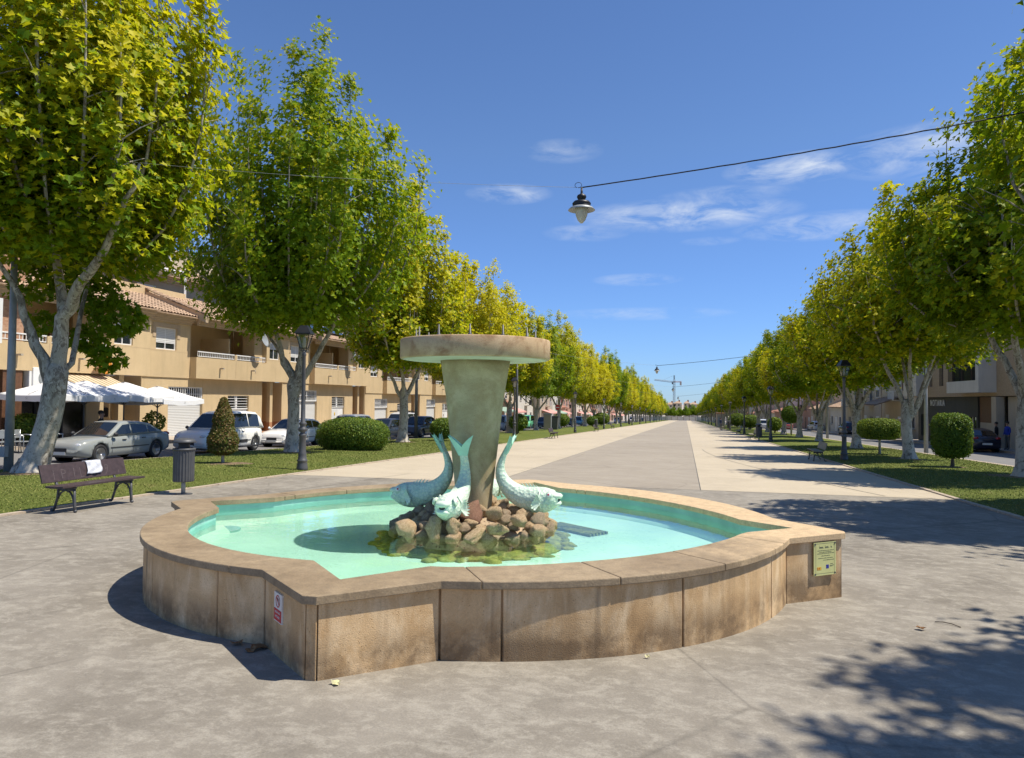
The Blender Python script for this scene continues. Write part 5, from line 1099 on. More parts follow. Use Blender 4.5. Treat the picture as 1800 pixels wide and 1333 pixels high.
    fw = MB(); fw.add([(P+.62, -.10, ze-.25-zb), (P+.62, .14, ze-.25-zb), (P+.62, .14, ze+.22-zb), (P+.62, -.10, ze+.22-zb), (-4.2, -.10, ze+1.75-.25-zb), (-4.2, .14, ze+1.75-.25-zb), (-4.2, .14, ze+2.05-zb), (-4.2, -.10, ze+2.05-zb)], [(0, 1, 2, 3), (7, 6, 5, 4), (3, 2, 6, 7), (0, 3, 7, 4), (1, 5, 6, 2), (0, 4, 5, 1)]); fw.build('firewall_ridge', M_OCHRE2, H)
    rt = link('ridge_tiles', roof_mesh('ridge_tiles', .34, 4.7, 1.83, M_TILE, .085), H, (P+.66, -.15, ze+.22-zb))
    # attic floor set back behind a terrace parapet
    B('terrace_parapet', M_OCHRE, [((-3.2, a, ze+1.0), (-3.0, min(b, a+7.0), ze+1.95))])
    B('attic_wall', M_OCHRE2, [((-9.0, a, ze), (-5.6, b, ze+3.35))]); at = MB(); cornice(at, -5.6, a, b, ze+2.95-zb); at.build('attic_cornice', M_OCHRE2, H)
    link('attic_roof', roof_mesh('attic_roof', b-a, 4.4, 1.7, M_TILE), H, (-5.0, a, ze+3.38-zb)); 
    window(H, 2.2, 3.8, ze+1.2-zb, ze+2.6-zb, -5.58, .3, sill=False)
    # ground floor: piers, garage, entrance porch
    base = zb-.6
    def gnd(xf, x0, ya_, yb_, nm='wall', mat=M_OCHRE): return B(nm, mat, [((x0, ya_, base), (xf, yb_, zc))])
    gx = -.06
    if not cafe:
        B('wall', M_OCHRE, [((-.35, a, base), (gx, -1.65, zc)), ((-.35, -1.65, zc-.50), (gx, 1.25, zc)), ((-.35, 1.25, base), (gx, 3.65, zc)), ((-.35, 3.65, zc-.95), (gx, 5.85, zc)), ((-.35, 5.85, base), (gx, 7.35, zc))])
        B('garage_door', M_SHUTR, [((-.30, -1.65, base), (-.22, 1.25, zc-1.32))])
        g = B('vent_grille', M_WHITE, [((-.30, -1.65, zc-1.32), (-.10, 1.25, zc-1.24)), ((-.30, -1.65, zc-.56), (-.10, 1.25, zc-.50)), ((-.30, -1.65, zc-1.24), (-.10, -1.58, zc-.56)), ((-.30, 1.18, zc-1.24), (-.10, 1.25, zc-.56))])
        MB().box((-.29, -1.6, zc-1.24-zb), (-.26, 1.2, zc-.56-zb)).build('dark_opening', M_BLKG, g)
        bm_ = MB().box((-.16, 0, zc-1.24-zb), (-.13, .045, zc-.56-zb)).mesh('bar', M_WHITE)
        for k in range(15): link('bar', bm_, g, (0, -1.5+k*.185, 0))
        MB().box((-.17, -1.58, zc-.91-zb), (-.12, 1.18, zc-.88-zb)).build('bar', M_WHITE, g)
        d = B('front_door', M_WHITE, [((-.28, 3.65, base), (-.20, 5.83, zc-1.75)), ((-.28, 3.65, zc-1.0), (-.12, 5.85, zc-.95)), ((-.28, 4.55, zc-1.75), (-.14, 4.72, zc-.95)), ((-.28, 3.65, zc-1.82), (-.14, 5.85, zc-1.75))])
        MB().box((-.27, 3.7, zc-1.75-zb), (-.24, 5.8, zc-1.0-zb)).build('dark_opening', M_BLKG, d)
        MB().box((-.20, 3.80, 0.2), (-.17, 4.9, zc-1.95-zb)).build('door_leaf', M_SHUT, d, bevel=.02)
        mm = MB(); mm.smooth = True; mm.sphere((-.16, 4.35, 1.15), (.02, .09, .16), 10, 6); mm.build('door_ornament', M_YEL if s < 50 else M_BROWN, d)
        for k in range(4): MB().box((-.15, 3.72, zc-1.66+k*.17-zb), (-.12, 5.78, zc-1.63+k*.17-zb)).build('bar', M_WHITE, d)
    else:
        B('wall', M_OCHRE, [((-.35, a, base), (gx, -2.6+5.0, zc)), ((-.35, 6.3, base), (gx, 7.35, zc)), ((-.35, 2.4, zc-.5), (gx, 6.3, zc))])
        sf = B('shopfront', M_BLKG, [((-.28, 2.4, base), (-.2, 6.3, zc-.5))])
        B('door_frame', M_BUMP, [((-.2, 3.6, base), (-.15, 3.7, zc-.9)), ((-.2, 5.0, base), (-.15, 5.1, zc-.9)), ((-.2, 2.4, zc-.98), (-.15, 6.3, zc-.9))])
    # recessed porch with a square pillar, brown plinth band and mailbox
    B('porch_wall', M_OCHRE, [((-2.0, 7.35, base), (-1.8, b, zc)), ((-1.8, 7.25, base), (-.35, 7.35, zc)), ((-1.8, b-.08, base), (gx, b, zc))])
    B('porch_plinth', M_TERRA, [((-1.8, 7.36, base), (-1.78, b-.08, zb+.75)), ((-1.78, 7.35, base), (-.36, 7.37, zb+.75)), ((-1.78, b-.10, base), (gx, b-.082, zb+.75))])
    B('porch_floor', M_TERRA, [((-1.78, 7.37, base), (.35, b-.1, zb+.08))])
    pl = B('pillar', M_OCHRE, [((-.32, 8.30, zb+.75), (gx, 8.62, zc))]); B('pillar_base', M_TERRA, [((-.322, 8.298, base), (gx+.002, 8.622, zb+.75))])
    B('mailbox', M_BLACK, [((-1.78, 9.0, zb+1.35), (-1.6, 9.35, zb+1.85))], bev=.05); B('porch_door', M_BROWN, [((-1.8, 7.55, zb+.1), (-1.74, 8.5, zb+2.3))])
    lp = MB(); lp.smooth = True; lp.lathe([(.0, .16), (.09, .08), (.06, -.1), (0, -.12)], 8); o = lp.build('wall_lantern', M_BROWN, H); o.location = (-1.2, 7.42, 2.5)
    return H
HL = ['ochre house above the parasols, behind the nearest car', 'ochre house with white balcony rails behind the white van', 'ochre house with solar panels and a dish, right of the second left tree']
ochre_house(22.2, 0, HL[0], ya=24.9, cafe=True)
h2 = ochre_house(35.7, 0, HL[1]); h3 = ochre_house(49.2, 0, HL[2], yb=58.9)
h4 = ochre_house(62.7, -.60, 'lower ochre house seen left of the pedestal', ya=59.0); h5 = ochre_house(76.2, -.62, 'ochre house hidden mostly behind the fountain pedestal'); h6 = ochre_house(89.7, -1.2, 'farthest ochre house of the terrace', yb=99.3)
# extras on the near houses
def dish(parent, y, z, x, mat, r=.42, facing=(.8, .5, .35)):
    m = MB(); m.smooth = True; m.lathe([(0, -.06), (r*.5, -.04), (r*.85, .02), (r, .06), (r*.98, .065), (r*.84, .03), (r*.5, -.03), (0, -.05)], 24); m.tube([(0, -r*.9, .02), (0, -r*.8, .35)], .012, 5); m.sphere((0, -r*.78, .37), .04, 6, 5); m.tube([(0, 0, -.05), (0, -.05, -.30)], .022, 6)
    o = m.build('satellite_dish', mat, parent); o.location = (x, y, z); o.rotation_euler = Vector(facing).to_track_quat('Z', 'Y').to_euler(); return o
h1 = [o for o in bpy.data.objects if o.get('label') == HL[0]][0]
dsh = dish(None, 0, 0, 0, M_ORANGE, .46, (.97, .05, .2)); p_ = AX(183, XF+.75, 642); dsh.location = p_; dsh.parent = None; tag(dsh, 'orange satellite dish on the ochre wall above the striped awning', 'satellite dish')
dsh = dish(None, 0, 0, 0, M_LGREY, .5, (.9, .15, .3)); p_ = AX(464, XF+.95, 597); dsh.location = p_; tag(dsh, 'grey satellite dish beside the white balcony rail', 'satellite dish')
dsh = dish(None, 0, 0, 0, M_LGREY, .5, (.9, .15, .3)); p_ = AX(623, XF+.95, 627); dsh.location = p_; tag(dsh, 'pale satellite dish left of the tall window', 'satellite dish')
# air conditioner left of the awning
p_ = AX(64, XF+.05, 665); ac = MB(); ac.box((0, -.55, -.45), (.42, .55, .45)).box((.02, -.68, -.40), (.36, -.56, .40)); o = ac.build('air_conditioner', M_WHITE, None, bevel=.02); o.location = p_; tag(o, 'white air conditioner on the ochre wall behind the nearest left trunk', 'air conditioner')
f = MB(); f.smooth = True; f.lathe([(.34, 0), (.34, .012), (.30, .015), (0, .02)], 24); f = f.build('fan_grille', M_LGREY, o); f.location = (.421, .05, 0); f.rotation_euler = (0, pi/2, 0)
# solar panels on the third house
for k in range(3):
    m = MB(); m.box((-1.1, -1.0, 0), (1.1, 1.0, .05)); m.box((-1.1, -.01, .05), (1.1, .01, .055)); q = m.build('solar_panel', M_GLASS, h3); q.location = (-1.2, 1.6+k*2.15, 8.0-.0); q.rotation_euler = (0, math.atan(1.75/4.6), 0)
# pergola on the roof terrace of the second house
def bar3(m, a, b, w): m.tube([a, b], w, 4)
p1 = AX(326, -31.0, 480); p2 = Vector((-31.0, p1.y, AX(326, -31., 522).z)); p0 = AX(245, -31.0, 465); m = MB()
m.tube([p2+Vector((0, 0, -.8)), Vector((-31, p1.y, p1.z))], .09, 4); m.tube([p0, Vector((-31, p1.y, p1.z))], .09, 4); m.tube([(-33.0, p0.y, p0.z), (-33.0, p1.y, p1.z)], .07, 4)
for k in range(5): y = p0.y+(p1.y-p0.y)*k/4; m.tube([(-31, y, p0.z+(p1.z-p0.z)*k/4), (-33, y, p0.z+(p1.z-p0.z)*k/4)], .05, 4)
m.build('roof_pergola', M_WHITE); pg = bpy.data.objects['roof_pergola']; tag(pg, 'white metal pergola frame on the roof terrace of the ochre house', 'pergola')
m = MB(); m.box((-33, p0.y, p0.z-.02), (-31.1, p1.y-.3, p0.z+.02)); m.build('shade_cloth', M_CANVAS, pg)
# rooftop block with antennas
pA = AX(297, -36.0, 441); pB = AX(376, -36.0, 478); zt_ = pA.z
rb = empty('rooftop_block', (-36, pA.y, 8), 0, 'pale rendered rooftop block rising behind the tiled roofs', 'building')
MB().box((-8, 0, -8), (0, 14, zt_-8)).build('wall', M_CREAM, rb); MB().box((-8.1, -.1, zt_-8), (.1, 14.1, zt_-7.85)).build('coping', M_STONE, rb)
MB().box((.0, -.02, -3), (.12, .12, zt_-8.2)).build('downpipe', M_WHITE, rb); window(rb, 9.6, 10.8, zt_-10.6, zt_-9.4, .02, .3)
an = MB(); ap = AX(263, -38, 441); an.tube([(-38, ap.y, ap.z-1), (-38, ap.y, ap.z+1.0)], .03, 5); an.sphere((-38, ap.y, ap.z+.95), (.15, .15, .15), 8, 6); an.sphere((-38, ap.y, ap.z+.6), (.17, .17, .17), 8, 6); an.tube([(-38, ap.y-.8, ap.z-1), (-38, ap.y-.8, ap.z+.3)], .02, 4); an.sphere((-38, ap.y-.8, ap.z+.3), (.14, .14, .18), 8, 6)
o = an.build('antenna', M_LGREY); tag(o, 'white double antenna on top of the rooftop block', 'antenna')
# brick building at the left edge
bb = empty('brick_building', (XF, 18, -.8), 0, 'red brick building with a dark shopfront at the left picture edge', 'building')
yb_ = AX(38, XF+.35).y-18
def BX_(nm, mat, a, b, par=bb, bev=0): return MB().box(a, b).build(nm, mat, par, bevel=bev)
zbr = AX(20, XF+.35, 617).z+.8
BX_('wall', M_BRICK, (-9, -8, zbr), (.35, yb_, 9.0)); BX_('stone_frame', M_STONE, (-.4, -8, zbr-.28), (.38, yb_, zbr-.002)); BX_('shopfront', M_BLKG, (-.5, -8, -.3), (-.1, yb_-.3, zbr-.28)); BX_('pier', M_BROWN, (-.5, yb_-.9, -.3), (.36, yb_, zbr-.28)); BX_('glass_door', M_GLASS, (-.09, yb_-2.6, -.3), (-.02, yb_-1.3, zbr-.5)); BX_('door_frame', M_POLED, (-.09, yb_-1.35, -.3), (.02, yb_-1.25, zbr-.4))
window(bb, yb_-2.6, yb_-1.2, 6.2-.5, 7.6-.5, .37, .3)
MB().box((.40, yb_-1.6, 4.6), (.9, yb_-1.45, 6.4)).build('shop_sign', M_WHITE, bb)
# striped awning
aw = MB(); q0 = AX(110, XF+.1); q1 = AX(183, XF+.1); zT = AX(150, XF+.1, 657).z; zB = AX(150, XF+2.2, 686).z; y0_, y1_ = q0.y-.6, q1.y+.0
aw.add([(.0, y0_, zT), (0, y1_, zT), (2.0, y1_, zB), (2.0, y0_, zB), (2.0, y1_, zB-.16), (2.0, y0_, zB-.16)], [(0, 3, 2, 1), (3, 5, 4, 2)]); o = aw.build('striped_awning', M_STRIPE); o.location = (XF+.1, 0, 0); sm = o.modifiers.new('thick', 'SOLIDIFY'); sm.thickness = .02
tag(o, 'beige and brown striped awning over the cafe front', 'awning'); MB().tube([(2.0, y0_, zB-.04), (2.0, y1_, zB-.04)], .05, 8).build('front_bar', M_WHITE, o)
MB().tube([(.0, y0_+.1, zT-.9), (1.95, y0_+.1, zB-.08)], .03, 6).build('awning_arm', M_WHITE, o)
# ------------------------------------------------------------------ cafe parasols, chairs, plants
def make_parasol():
    r = empty('cafe_parasol', (0, 0, 0), 0, 'x', 'parasol', 'white cafe parasols'); W2 = 1.75; m = MB(); m.smooth = True; n = 8; vs = []; fs = []; rings = 7
    for j in range(rings+1):
        t = j/rings; hw = .06+(W2-.06)*t
        for sidx in range(4):
            for i in range(n):
                u = i/n*2-1; a = [(u, -1), (1, u), (-u, 1), (-1, -u)][sidx]; sag = (1-abs(u)**2)*(-.10)*t*t*(1 if 1 else 0); z = .72*(1-t)**1.15+sag*.9-.0
                vs.append((a[0]*hw, a[1]*hw, 2.45+z))
    N4 = 4*n
    fs = [(j*N4+k, (j+1)*N4+k, (j+1)*N4+(k+1) % N4, j*N4+(k+1) % N4) for j in range(rings) for k in range(N4)]; fs.append(tuple(range(N4))[::-1]); m.add(vs, fs)
    b = rings*N4; m.smooth = False; base = vs[b:]
    m.add(base+[(x*1.005, y*1.005, z-.26+.015*sin(i*2.1)) for i, (x, y, z) in enumerate(base)], [(k, N4+k, N4+(k+1) % N4, (k+1) % N4) for k in range(N4)])
    c = m.build('canopy', M_CANVAS, r); sm = c.modifiers.new('thick', 'SOLIDIFY'); sm.thickness = .008
    v = MB(); v.smooth = True; v.lathe([(.28, 3.02), (.20, 3.10), (.0, 3.18)], 4, ph=pi/4); v.build('vent_cap', M_CANVAS, r)
    star = MB(); pts = [(0.075*cos(2*pi*k/10+pi/2)*(1 if k % 2 == 0 else .45), .075*sin(2*pi*k/10+pi/2)*(1 if k % 2 == 0 else .45)) for k in range(10)]
    for s4 in range(4):
        for k in range(10):
            (a0, b0), (a1, b1) = pts[k], pts[(k+1) % 10]; q = W2*1.005+.012; P4 = [(a0, b0), (a1, b1), (a1*.8, b1*.8), (a0*.8, b0*.8)]
            f3 = [[(a, -q, 2.26+b), (q, a, 2.26+b), (-a, q, 2.26+b), (-q, -a, 2.26+b)][s4] for a, b in P4]; star.add(f3, [(0, 1, 2, 3)])
    star.build('star_print', M_IRON, c)
    p = MB(); p.smooth = True; p.tube([(0, 0, 0), (0, 0, 3.05)], .038, 10); p.lathe([(.06, 1.95), (.07, 2.0), (.05, 2.06)], 10); p.build('pole', M_POLED, r)
    rb_ = MB()
    for a in range(8): q = 2*pi*a/8; k = W2*(1.0 if a % 2 == 0 else 1.38); rb_.tube([(.04*cos(q), .04*sin(q), 2.0), (k*.5*cos(q), k*.5*sin(q), 2.62)], .013, 4); rb_.tube([(.04*cos(q), .04*sin(q), 3.0), (k*.97*cos(q), k*.97*sin(q), 2.44)], .011, 4)
    rb_.build('ribs', M_POLED, r); b_ = MB(); b_.box((-.35, -.35, -.02), (.35, .35, .08)); b_.build('base', M_STONE, r, bevel=.02); return r
pr = make_parasol(); up = []
def zwalk(x, y): return gz(y)+(.24 if x > -26 else .24+(-26-x)*.057)
XP = XF+2.35
for i, (px, lab, dz) in enumerate([(148, 'white cafe parasol nearest the trunk, below the striped awning', .0), (218, 'middle white cafe parasol of the three', .05), (277, 'rightmost white cafe parasol, beside the garage grille', -.05)]):
    q = AX(px, XP+.0); place(pr, up, (XP, q.y, zwalk(XP, q.y)+dz), .03, lab, scale=.86)
q = AX(104, XP); place(pr, up, (XP, q.y, zwalk(XP, q.y)), .0, 'white cafe parasol almost hidden behind the nearest left trunk', scale=.86)
def make_chair():
    r = empty('cafe_chair', (0, 0, 0), 0, 'x', 'chair', 'pale metal cafe chairs'); 
    for sx, sy in ((-1, -1), (1, -1), (1, 1), (-1, 1)): m = MB(); m.smooth = True; m.tube([(sx*.24, sy*.24, 0), (sx*.20, sy*.22, .44), (sx*.20, sy*.25, .66 if sx > 0 else .86)], .016, 6); m.build('leg', M_CHROME, r)
    MB().box((-.21, -.22, .42), (.22, .22, .45)).build('seat', M_LGREY, r, bevel=.01); MB().box((-.235, -.24, .56), (-.21, .24, .86)).build('backrest', M_LGREY, r, bevel=.01)
    for sy in (-1, 1): m = MB(); m.smooth = True; m.tube([(-.22, sy*.25, .66), (.0, sy*.26, .68), (.22, sy*.25, .66)], .018, 6); m.build('armrest', M_CHROME, r)
    return r
chp = make_chair(); uc = []
for i, (px, X, rz, lab) in enumerate([(40, -24.2, .3, 'metal cafe chair just left of the nearest trunk'), (22, -24.6, 1.2, 'metal cafe chair beside the grey steel pole'), (2, -24.4, 2.6, 'metal cafe chair at the left picture edge'), (101, -24.4, .8, 'metal cafe chair behind the bonnet of the silver car')]):
    q = AX(px, X); place(chp, uc, (X, q.y, zwalk(X, q.y)-.2), rz, lab, scale=1.05)
q = AX(48, -26.4); shrub(0, 0, ('ell', .75, .55, .55, .95, 2.0), 2600, .09, M_HEDGE, 'potted green bush by the cafe wall behind the nearest trunk', seed=40, loc=(-26.4, q.y, 0), name='potted_plant', stem=(.04, 3, .1, .6), core=False)
q = AX(297, -24.6); pp = shrub(0, 0, ('ell', .5, .5, .5, 1.15, 2.0), 900, .10, M_HEDGE, 'loose potted shrub between the silver car and the white van', seed=41, loc=(-25.4, q.y, 0), name='potted_plant', stem=(.02, 4, .1, .8), core=False)
m = MB(); m.lathe([(.20, -.1), (.28, .45), (.26, .45), (.25, .40), (0, .38)], 16); m.build('pot', M_POLED, pp)
# ------------------------------------------------------------------ plain houses further on, both sides
def house(x, y, w, dpt, h, wall, roof, label, face=1, group=None, z=None, floors=2, awn=None, wins=3, balcony=True, roofkind='lean', rnd=None):
    """street house: front plane at local x=0 facing +x (face=1) or -x (face=-1); w along y"""
    rnd = rnd or random.Random(int(y*7)); e = empty('street_house', (x, y, (gz(y)+.1 if z is None else z)), 0 if face > 0 else pi, label, 'house', group)
    MB().box((-dpt, -w/2, -2.5), (0, w/2, h)).build('wall', wall, e)
    fh = h/floors; ww = w/wins
    for f in range(floors):
        for k in range(wins):
            y0 = -w/2+ww*(k+.5); 
            if f == 0 and k == wins//2: MB().box((.0, y0-.55, 0), (.05, y0+.55, 2.15)).build('door', rnd.choice([M_BROWN, M_WHITE, M_POLED]), e); continue
            hw = min(.65, ww*.3); z0 = f*fh+(1.0 if f == 0 else .5 if balcony and k == 1 else .95); z1 = f*fh+2.25
            window(e, y0-hw, y0+hw, z0, z1, .03, rnd.choice([0, .3, .6]))
    if balcony and floors > 1:
        k = 1 if wins > 1 else 0; y0 = -w/2+ww*(k+.5); MB().box((0, y0-1.2, fh-.05), (.9, y0+1.2, fh+.10)).build('balcony_slab', wall, e); m = MB()
        m.box((.84, y0-1.2, fh+1.0), (.88, y0+1.2, fh+1.05)).box((0, y0-1.2, fh+1.0), (.88, y0-1.16, fh+1.05)).box((0, y0+1.16, fh+1.0), (.88, y0+1.2, fh+1.05))
        for q in range(17): m.box((.845, y0-1.19+q*.147, fh+.1), (.87, y0-1.16+q*.147, fh+1.0))
        m.build('balcony_railing', M_BLACK if rnd.random() < .5 else M_WHITE, e)
    if roofkind == 'lean': link('roof', roof_mesh('roof', w+.4, dpt*.55, dpt*.22, roof), e, (.45, -w/2-.2, h)); MB().box((-dpt, -w/2+.01, h), (-dpt*.5, w/2-.01, h+dpt*.2)).build('rear_wall', wall, e)
    elif roofkind == 'flat': MB().box((-dpt-.1, -w/2-.1, h), (.1, w/2+.1, h+.35)).build('parapet', M_STONE, e)
    if awn:
        m = MB(); m.add([(.05, -w*.4, 2.9), (.05, w*.35, 2.9), (1.9, w*.35, 2.3), (1.9, -w*.4, 2.3), (1.9, w*.35, 2.1), (1.9, -w*.4, 2.1)], [(0, 3, 2, 1), (3, 5, 4, 2)]); o = m.build('awning', awn, e); sm = o.modifiers.new('t', 'SOLIDIFY'); sm.thickness = .03
    if rnd.random() < .6: MB().box((-dpt*.3-.3, w*.2, h), (-dpt*.3+.3, w*.2+.6, h+dpt*.2+.9)).build('chimney', M_STONE, e)
    return e
rn = random.Random(9); y = 101.; k = 0
cols = [M_PINK, M_CREAM, M_WHITEW, M_STONE, M_WHITEW, M_CREAM, M_PINK, M_WHITEW]; names = {'pink_stucco': 'pink', 'cream_stucco': 'cream', 'white_stucco': 'white', 'pale_stone': 'pale grey'}
while y < 330:
    w = rn.uniform(8, 13); wm = cols[k % 8]; fl = (1, 2, 2, 2, 3)[k % 5]; aw_ = (M_AWG, M_AWR, None, M_AWR)[k % 4]
    house(-27.0-rn.uniform(0, 1.5), y+w/2, w, 11, 3.3*fl+.3, wm, M_TILE2, '%s house with %s, %s beyond the ochre terrace' % (names[wm.name], ('a green awning', 'a pink awning', 'a plain front', 'a red awning')[k % 4] if k < 4 else 'tiled roof', ORD[k]), 1, 'small houses far along the left street', awn=aw_, floors=fl, balcony=fl > 1, rnd=rn); y += w+.3; k += 1
# cream houses on the right street
HRX = 21.3
def RX(px, X=None): return AX(px, X or HRX).y
ya, yb2 = RX(1612), RX(1541)
hz = gz(ya)
e = house(HRX+.6, (ya+yb2)/2+.6, abs(yb2-ya)-1.0, 12, 7.6, M_CREAM, M_TILE, 'cream two-storey house with an oval window behind the third right tree', -1, 'houses along the right street', floors=2, wins=3)
m = MB(); m.smooth = True; m.lathe([(0, .03), (.35, .03), (.42, .0)], 20); o = m.build('oval_window', M_BROWN, e); o.location = (.04, 1.4, 5.6); o.rotation_euler = (0, pi/2, 0); o.scale = (1.9, 1, 1)
link('porch_roof', roof_mesh('porch_roof', 6.5, 2.6, .9, M_TILE), e, (2.6, -6.0, 3.3)); MB().box((2.2, -5.9, 0), (2.5, -5.6, 3.3)).build('porch_post', M_CREAM, e)
y = yb2+1; k = 0; rn = random.Random(12)
for w, fl, wm, nm in ((9, 2, M_STONE, 'pale stone house with a lean-to roof behind the right lantern post'), (11, 2, M_CREAM, 'beige house with a dark balcony railing, right street'), (9, 1, M_WHITEW, 'low white house with a tiled roof, right street'), (12, 2, M_CREAM, 'cream house behind the pair of white cars'), (10, 1, M_STONE, 'low pale house behind the ball topiary'), (12, 2, M_PINK, 'pinkish house far along the right street')):
    house(HRX+rn.uniform(0, 1.5), y+w/2, w, 11, 3.4*fl+.2, wm, M_TILE, nm, -1, 'houses along the right street', floors=fl, balcony=fl > 1, rnd=rn); y += w+.5; k += 1
while y < 340:
    w = rn.uniform(9, 13); house(HRX+rn.uniform(0, 2), y+w/2, w, 11, 3.3*(1+k % 2)+.2, cols[k % 8], M_TILE2, '%s house, %s of the far right street houses' % (names[cols[k % 8].name], ORD[k-6]), -1, 'far houses on the right street', floors=1+k % 2, balcony=False, rnd=rn); y += w+1; k += 1
# garden walls in front of the right houses
gw = empty('garden_wall', (19.9, (ya+yb2)/2, gz(ya)), 0, 'low brown stone garden wall with dark railings before the cream house', 'wall'); L_ = abs(yb2-ya)
MB().box((0, -L_/2+1.2, -.6), (.25, L_/2, .65)).build('wall_base', M_TERRA, gw); m = MB()
for q in range(int(L_/.22)): m.box((.1, -L_/2+1.2+q*.22, .65), (.13, -L_/2+1.23+q*.22, 1.6))
m.box((.09, -L_/2+1.2, 1.55), (.14, L_/2, 1.6)); m.build('railings', M_BLACK, gw); MB().box((-.1, -L_/2, -.6), (.35, -L_/2+1.2, 1.9)).box((-.15, -L_/2-.05, 1.9), (.4, -L_/2+1.25, 1.98)).build('pier', M_STONE, gw)
# the notary building
NX = 21.0; yN1 = RX(1614, NX); yN0 = 40.0
nb_ = empty('notary_building', (NX, yN1, gz(yN1)), pi, 'brick and stone building with a grey notary shopfront right of the avenue', 'building')
zt = AX(1666, NX, 698).z-gz(yN1); zl_ = lambda px, py: AX(px, NX, py).z-gz(yN1)
def yl_(px): return -(AX(px, NX).y-yN1)    # local y after the half turn
def NB(nm, mat, boxes, par=nb_, bev=0):
    m = MB()
    for a, b in boxes: m.box(a, b)
    return m.build(nm, mat, par, bevel=bev)
yG1 = yl_(1718.5)
NB('grey_cladding', M_DARKG, [((-.5, 0, zt-1.55), (0, yG1, zt)), ((-.5, 0, -.5), (0, .8, zt-1.55)), ((-.5, 3.0, -.5), (0, 4.6, zt-1.55)), ((-.5, 7.6, -.5), (0, 8.8, zt-1.55)), ((-.5, 10.2, -.5), (0, 11.6, zt-1.55)), ((-.5, yG1-.3, -.5), (0, yG1, zt-1.55)), ((-.5, .8, -.5), (0, 3.0, .5))])
for bx_ in [((-.3, .8, .5), (-.25, 3.0, zt-1.55)), ((-.3, 4.6, -.3), (-.25, 7.6, zt-1.55)), ((-.3, 8.8, -.3), (-.25, 10.2, zt-1.55)), ((-.3, 11.6, -.3), (-.25, yG1-.3, zt-1.55))]: NB('shop_glass', M_GLASS, [bx_])
NB('glazing_bar', M_STONE, [((-.25, 6.0, -.3), (-.15, 6.15, zt-1.55)), ((-.25, 9.9, -.3), (-.18, 10.0, zt-1.55)), ((-.25, 12.6, -.3), (-.18, 12.7, zt-1.55))])
t = text_mesh('NOTARIA', .80, M_WHITE, 'lettering', nb_, .02, 1.35); yc = (yl_(1637)+yl_(1661))/2; t.rotation_euler = (pi/2, 0, pi/2); t.location = (.05, yc, (zl_(1650, 705)+zl_(1650, 714))/2+.02); tw_ = abs(yl_(1661.5)-yl_(1636.5)); t.scale = (tw_/max(.1, t.dimensions.x), .95, 1)
NB('brown_panel', M_BROWN, [((-.35, yG1+.1, zt-1.9), (-.1, yG1+2.9, zt-.05))]); NB('stone_wall', M_STONE, [((-.4, yG1+.1, -.5), (-.12, yG1+2.9, zt-1.9)), ((-.4, yG1+2.9, -.5), (0, yG1+3.9, zt-.05)), ((-.4, yG1+5.2, -.5), (0, yG1+6.9, zt-.05)), ((-.4, yG1+6.9, zt-1.5), (0, yG1+12, zt-.05))]); NB('pillar', M_STONE, [((.1, yG1+4.1, -.5), (.6, yG1+4.9, zt-.05))])
NB('entrance_door', M_GLASS, [((-.4, yG1+6.9, -.5), (-.35, yG1+12, zt-1.5))]); NB('door_frame', M_POLED, [((-.35, yG1+7.9, -.5), (-.28, yG1+8.0, zt-1.5)), ((-.35, yG1+9.3, -.5), (-.28, yG1+9.45, zt-1.5))])
Hu = 3.9
NB('upper_wall', M_BRICKB, [((-12, -.0, zt), (.35, abs(yN1-yN0), zt+.9)), ((-12, 0, zt+.9), (.35, 4.4, zt+Hu)), ((-12, 5.2, zt+.9), (.35, 6.9, zt+Hu)), ((-12, 7.9, zt+.9), (.35, abs(yN1-yN0), zt+Hu)), ((-12, 4.4, zt+Hu-.5), (.35, 5.2, zt+Hu)), ((-12, 6.9, zt+Hu-.5), (.35, 7.9, zt+Hu)), ((-12, -.2, zt+Hu), (.6, abs(yN1-yN0), zt+Hu+.3))])
for a_, b_, c_ in ((4.4, 5.2, 2.2), (6.9, 7.9, 2.7)): tw = NB('tall_window', M_GLASS, [((-.2, a_, zt+.9), (.1, b_, zt+Hu-.5))]); NB('window_shutter', M_BROWN, [((.1, a_, zt+c_), (.15, b_, zt+Hu-.5))], tw)
NB('ground_core', M_DARKG, [((-12, 0.05, -1), (-.55, abs(yN1-yN0), zt))])
yb0, yb1 = yl_(1701), yl_(1762)
def baybox(y0, y1, nm):
    b = NB('bay_box', M_WHITEW, [((.35, y0, zt+.25), (1.45, y1, zt+1.1)), ((.35, y0, zt+3.75), (1.45, y1, zt+3.95)), ((.35, y1-.55, zt+1.1), (1.45, y1, zt+3.75)), ((.35, y0, zt+1.1), (.5, y1, zt+1.12))], bev=.0)
    MB().box((.9, y0+.1, zt+1.12), (1.0, y1-.55, zt+3.75)).build('bay_glass', M_GLASS, b); m = MB()
    n_ = int((y1-y0-.6)/.13)
    for q in range(n_): m.box((1.36, y0+.1+q*.13, zt+1.1), (1.38, y0+.12+q*.13, zt+2.1))
    m.box((1.35, y0+.1, zt+2.1), (1.39, y1-.55, zt+2.15)); m.build('bay_railing', M_BLACK, b); m = MB()
    for q in range(4): c = y0+.1+(y1-y0-.65)*q/3; m.box((1.0, c-.06, zt+1.12), (1.08, c+.06, zt+3.75))
    m.build('bay_frame', M_BROWN, b)
baybox(yb0, yb1, 'a'); NB('stone_bay', M_WHITEW, [((.35, -.2, zt+.1), (1.2, 3.7, zt+Hu))]); NB('bay_joint', M_STONE, [((1.2, -.2, zt+1.35), (1.205, 3.7, zt+1.38)), ((1.2, -.2, zt+2.6), (1.205, 3.7, zt+2.63))])
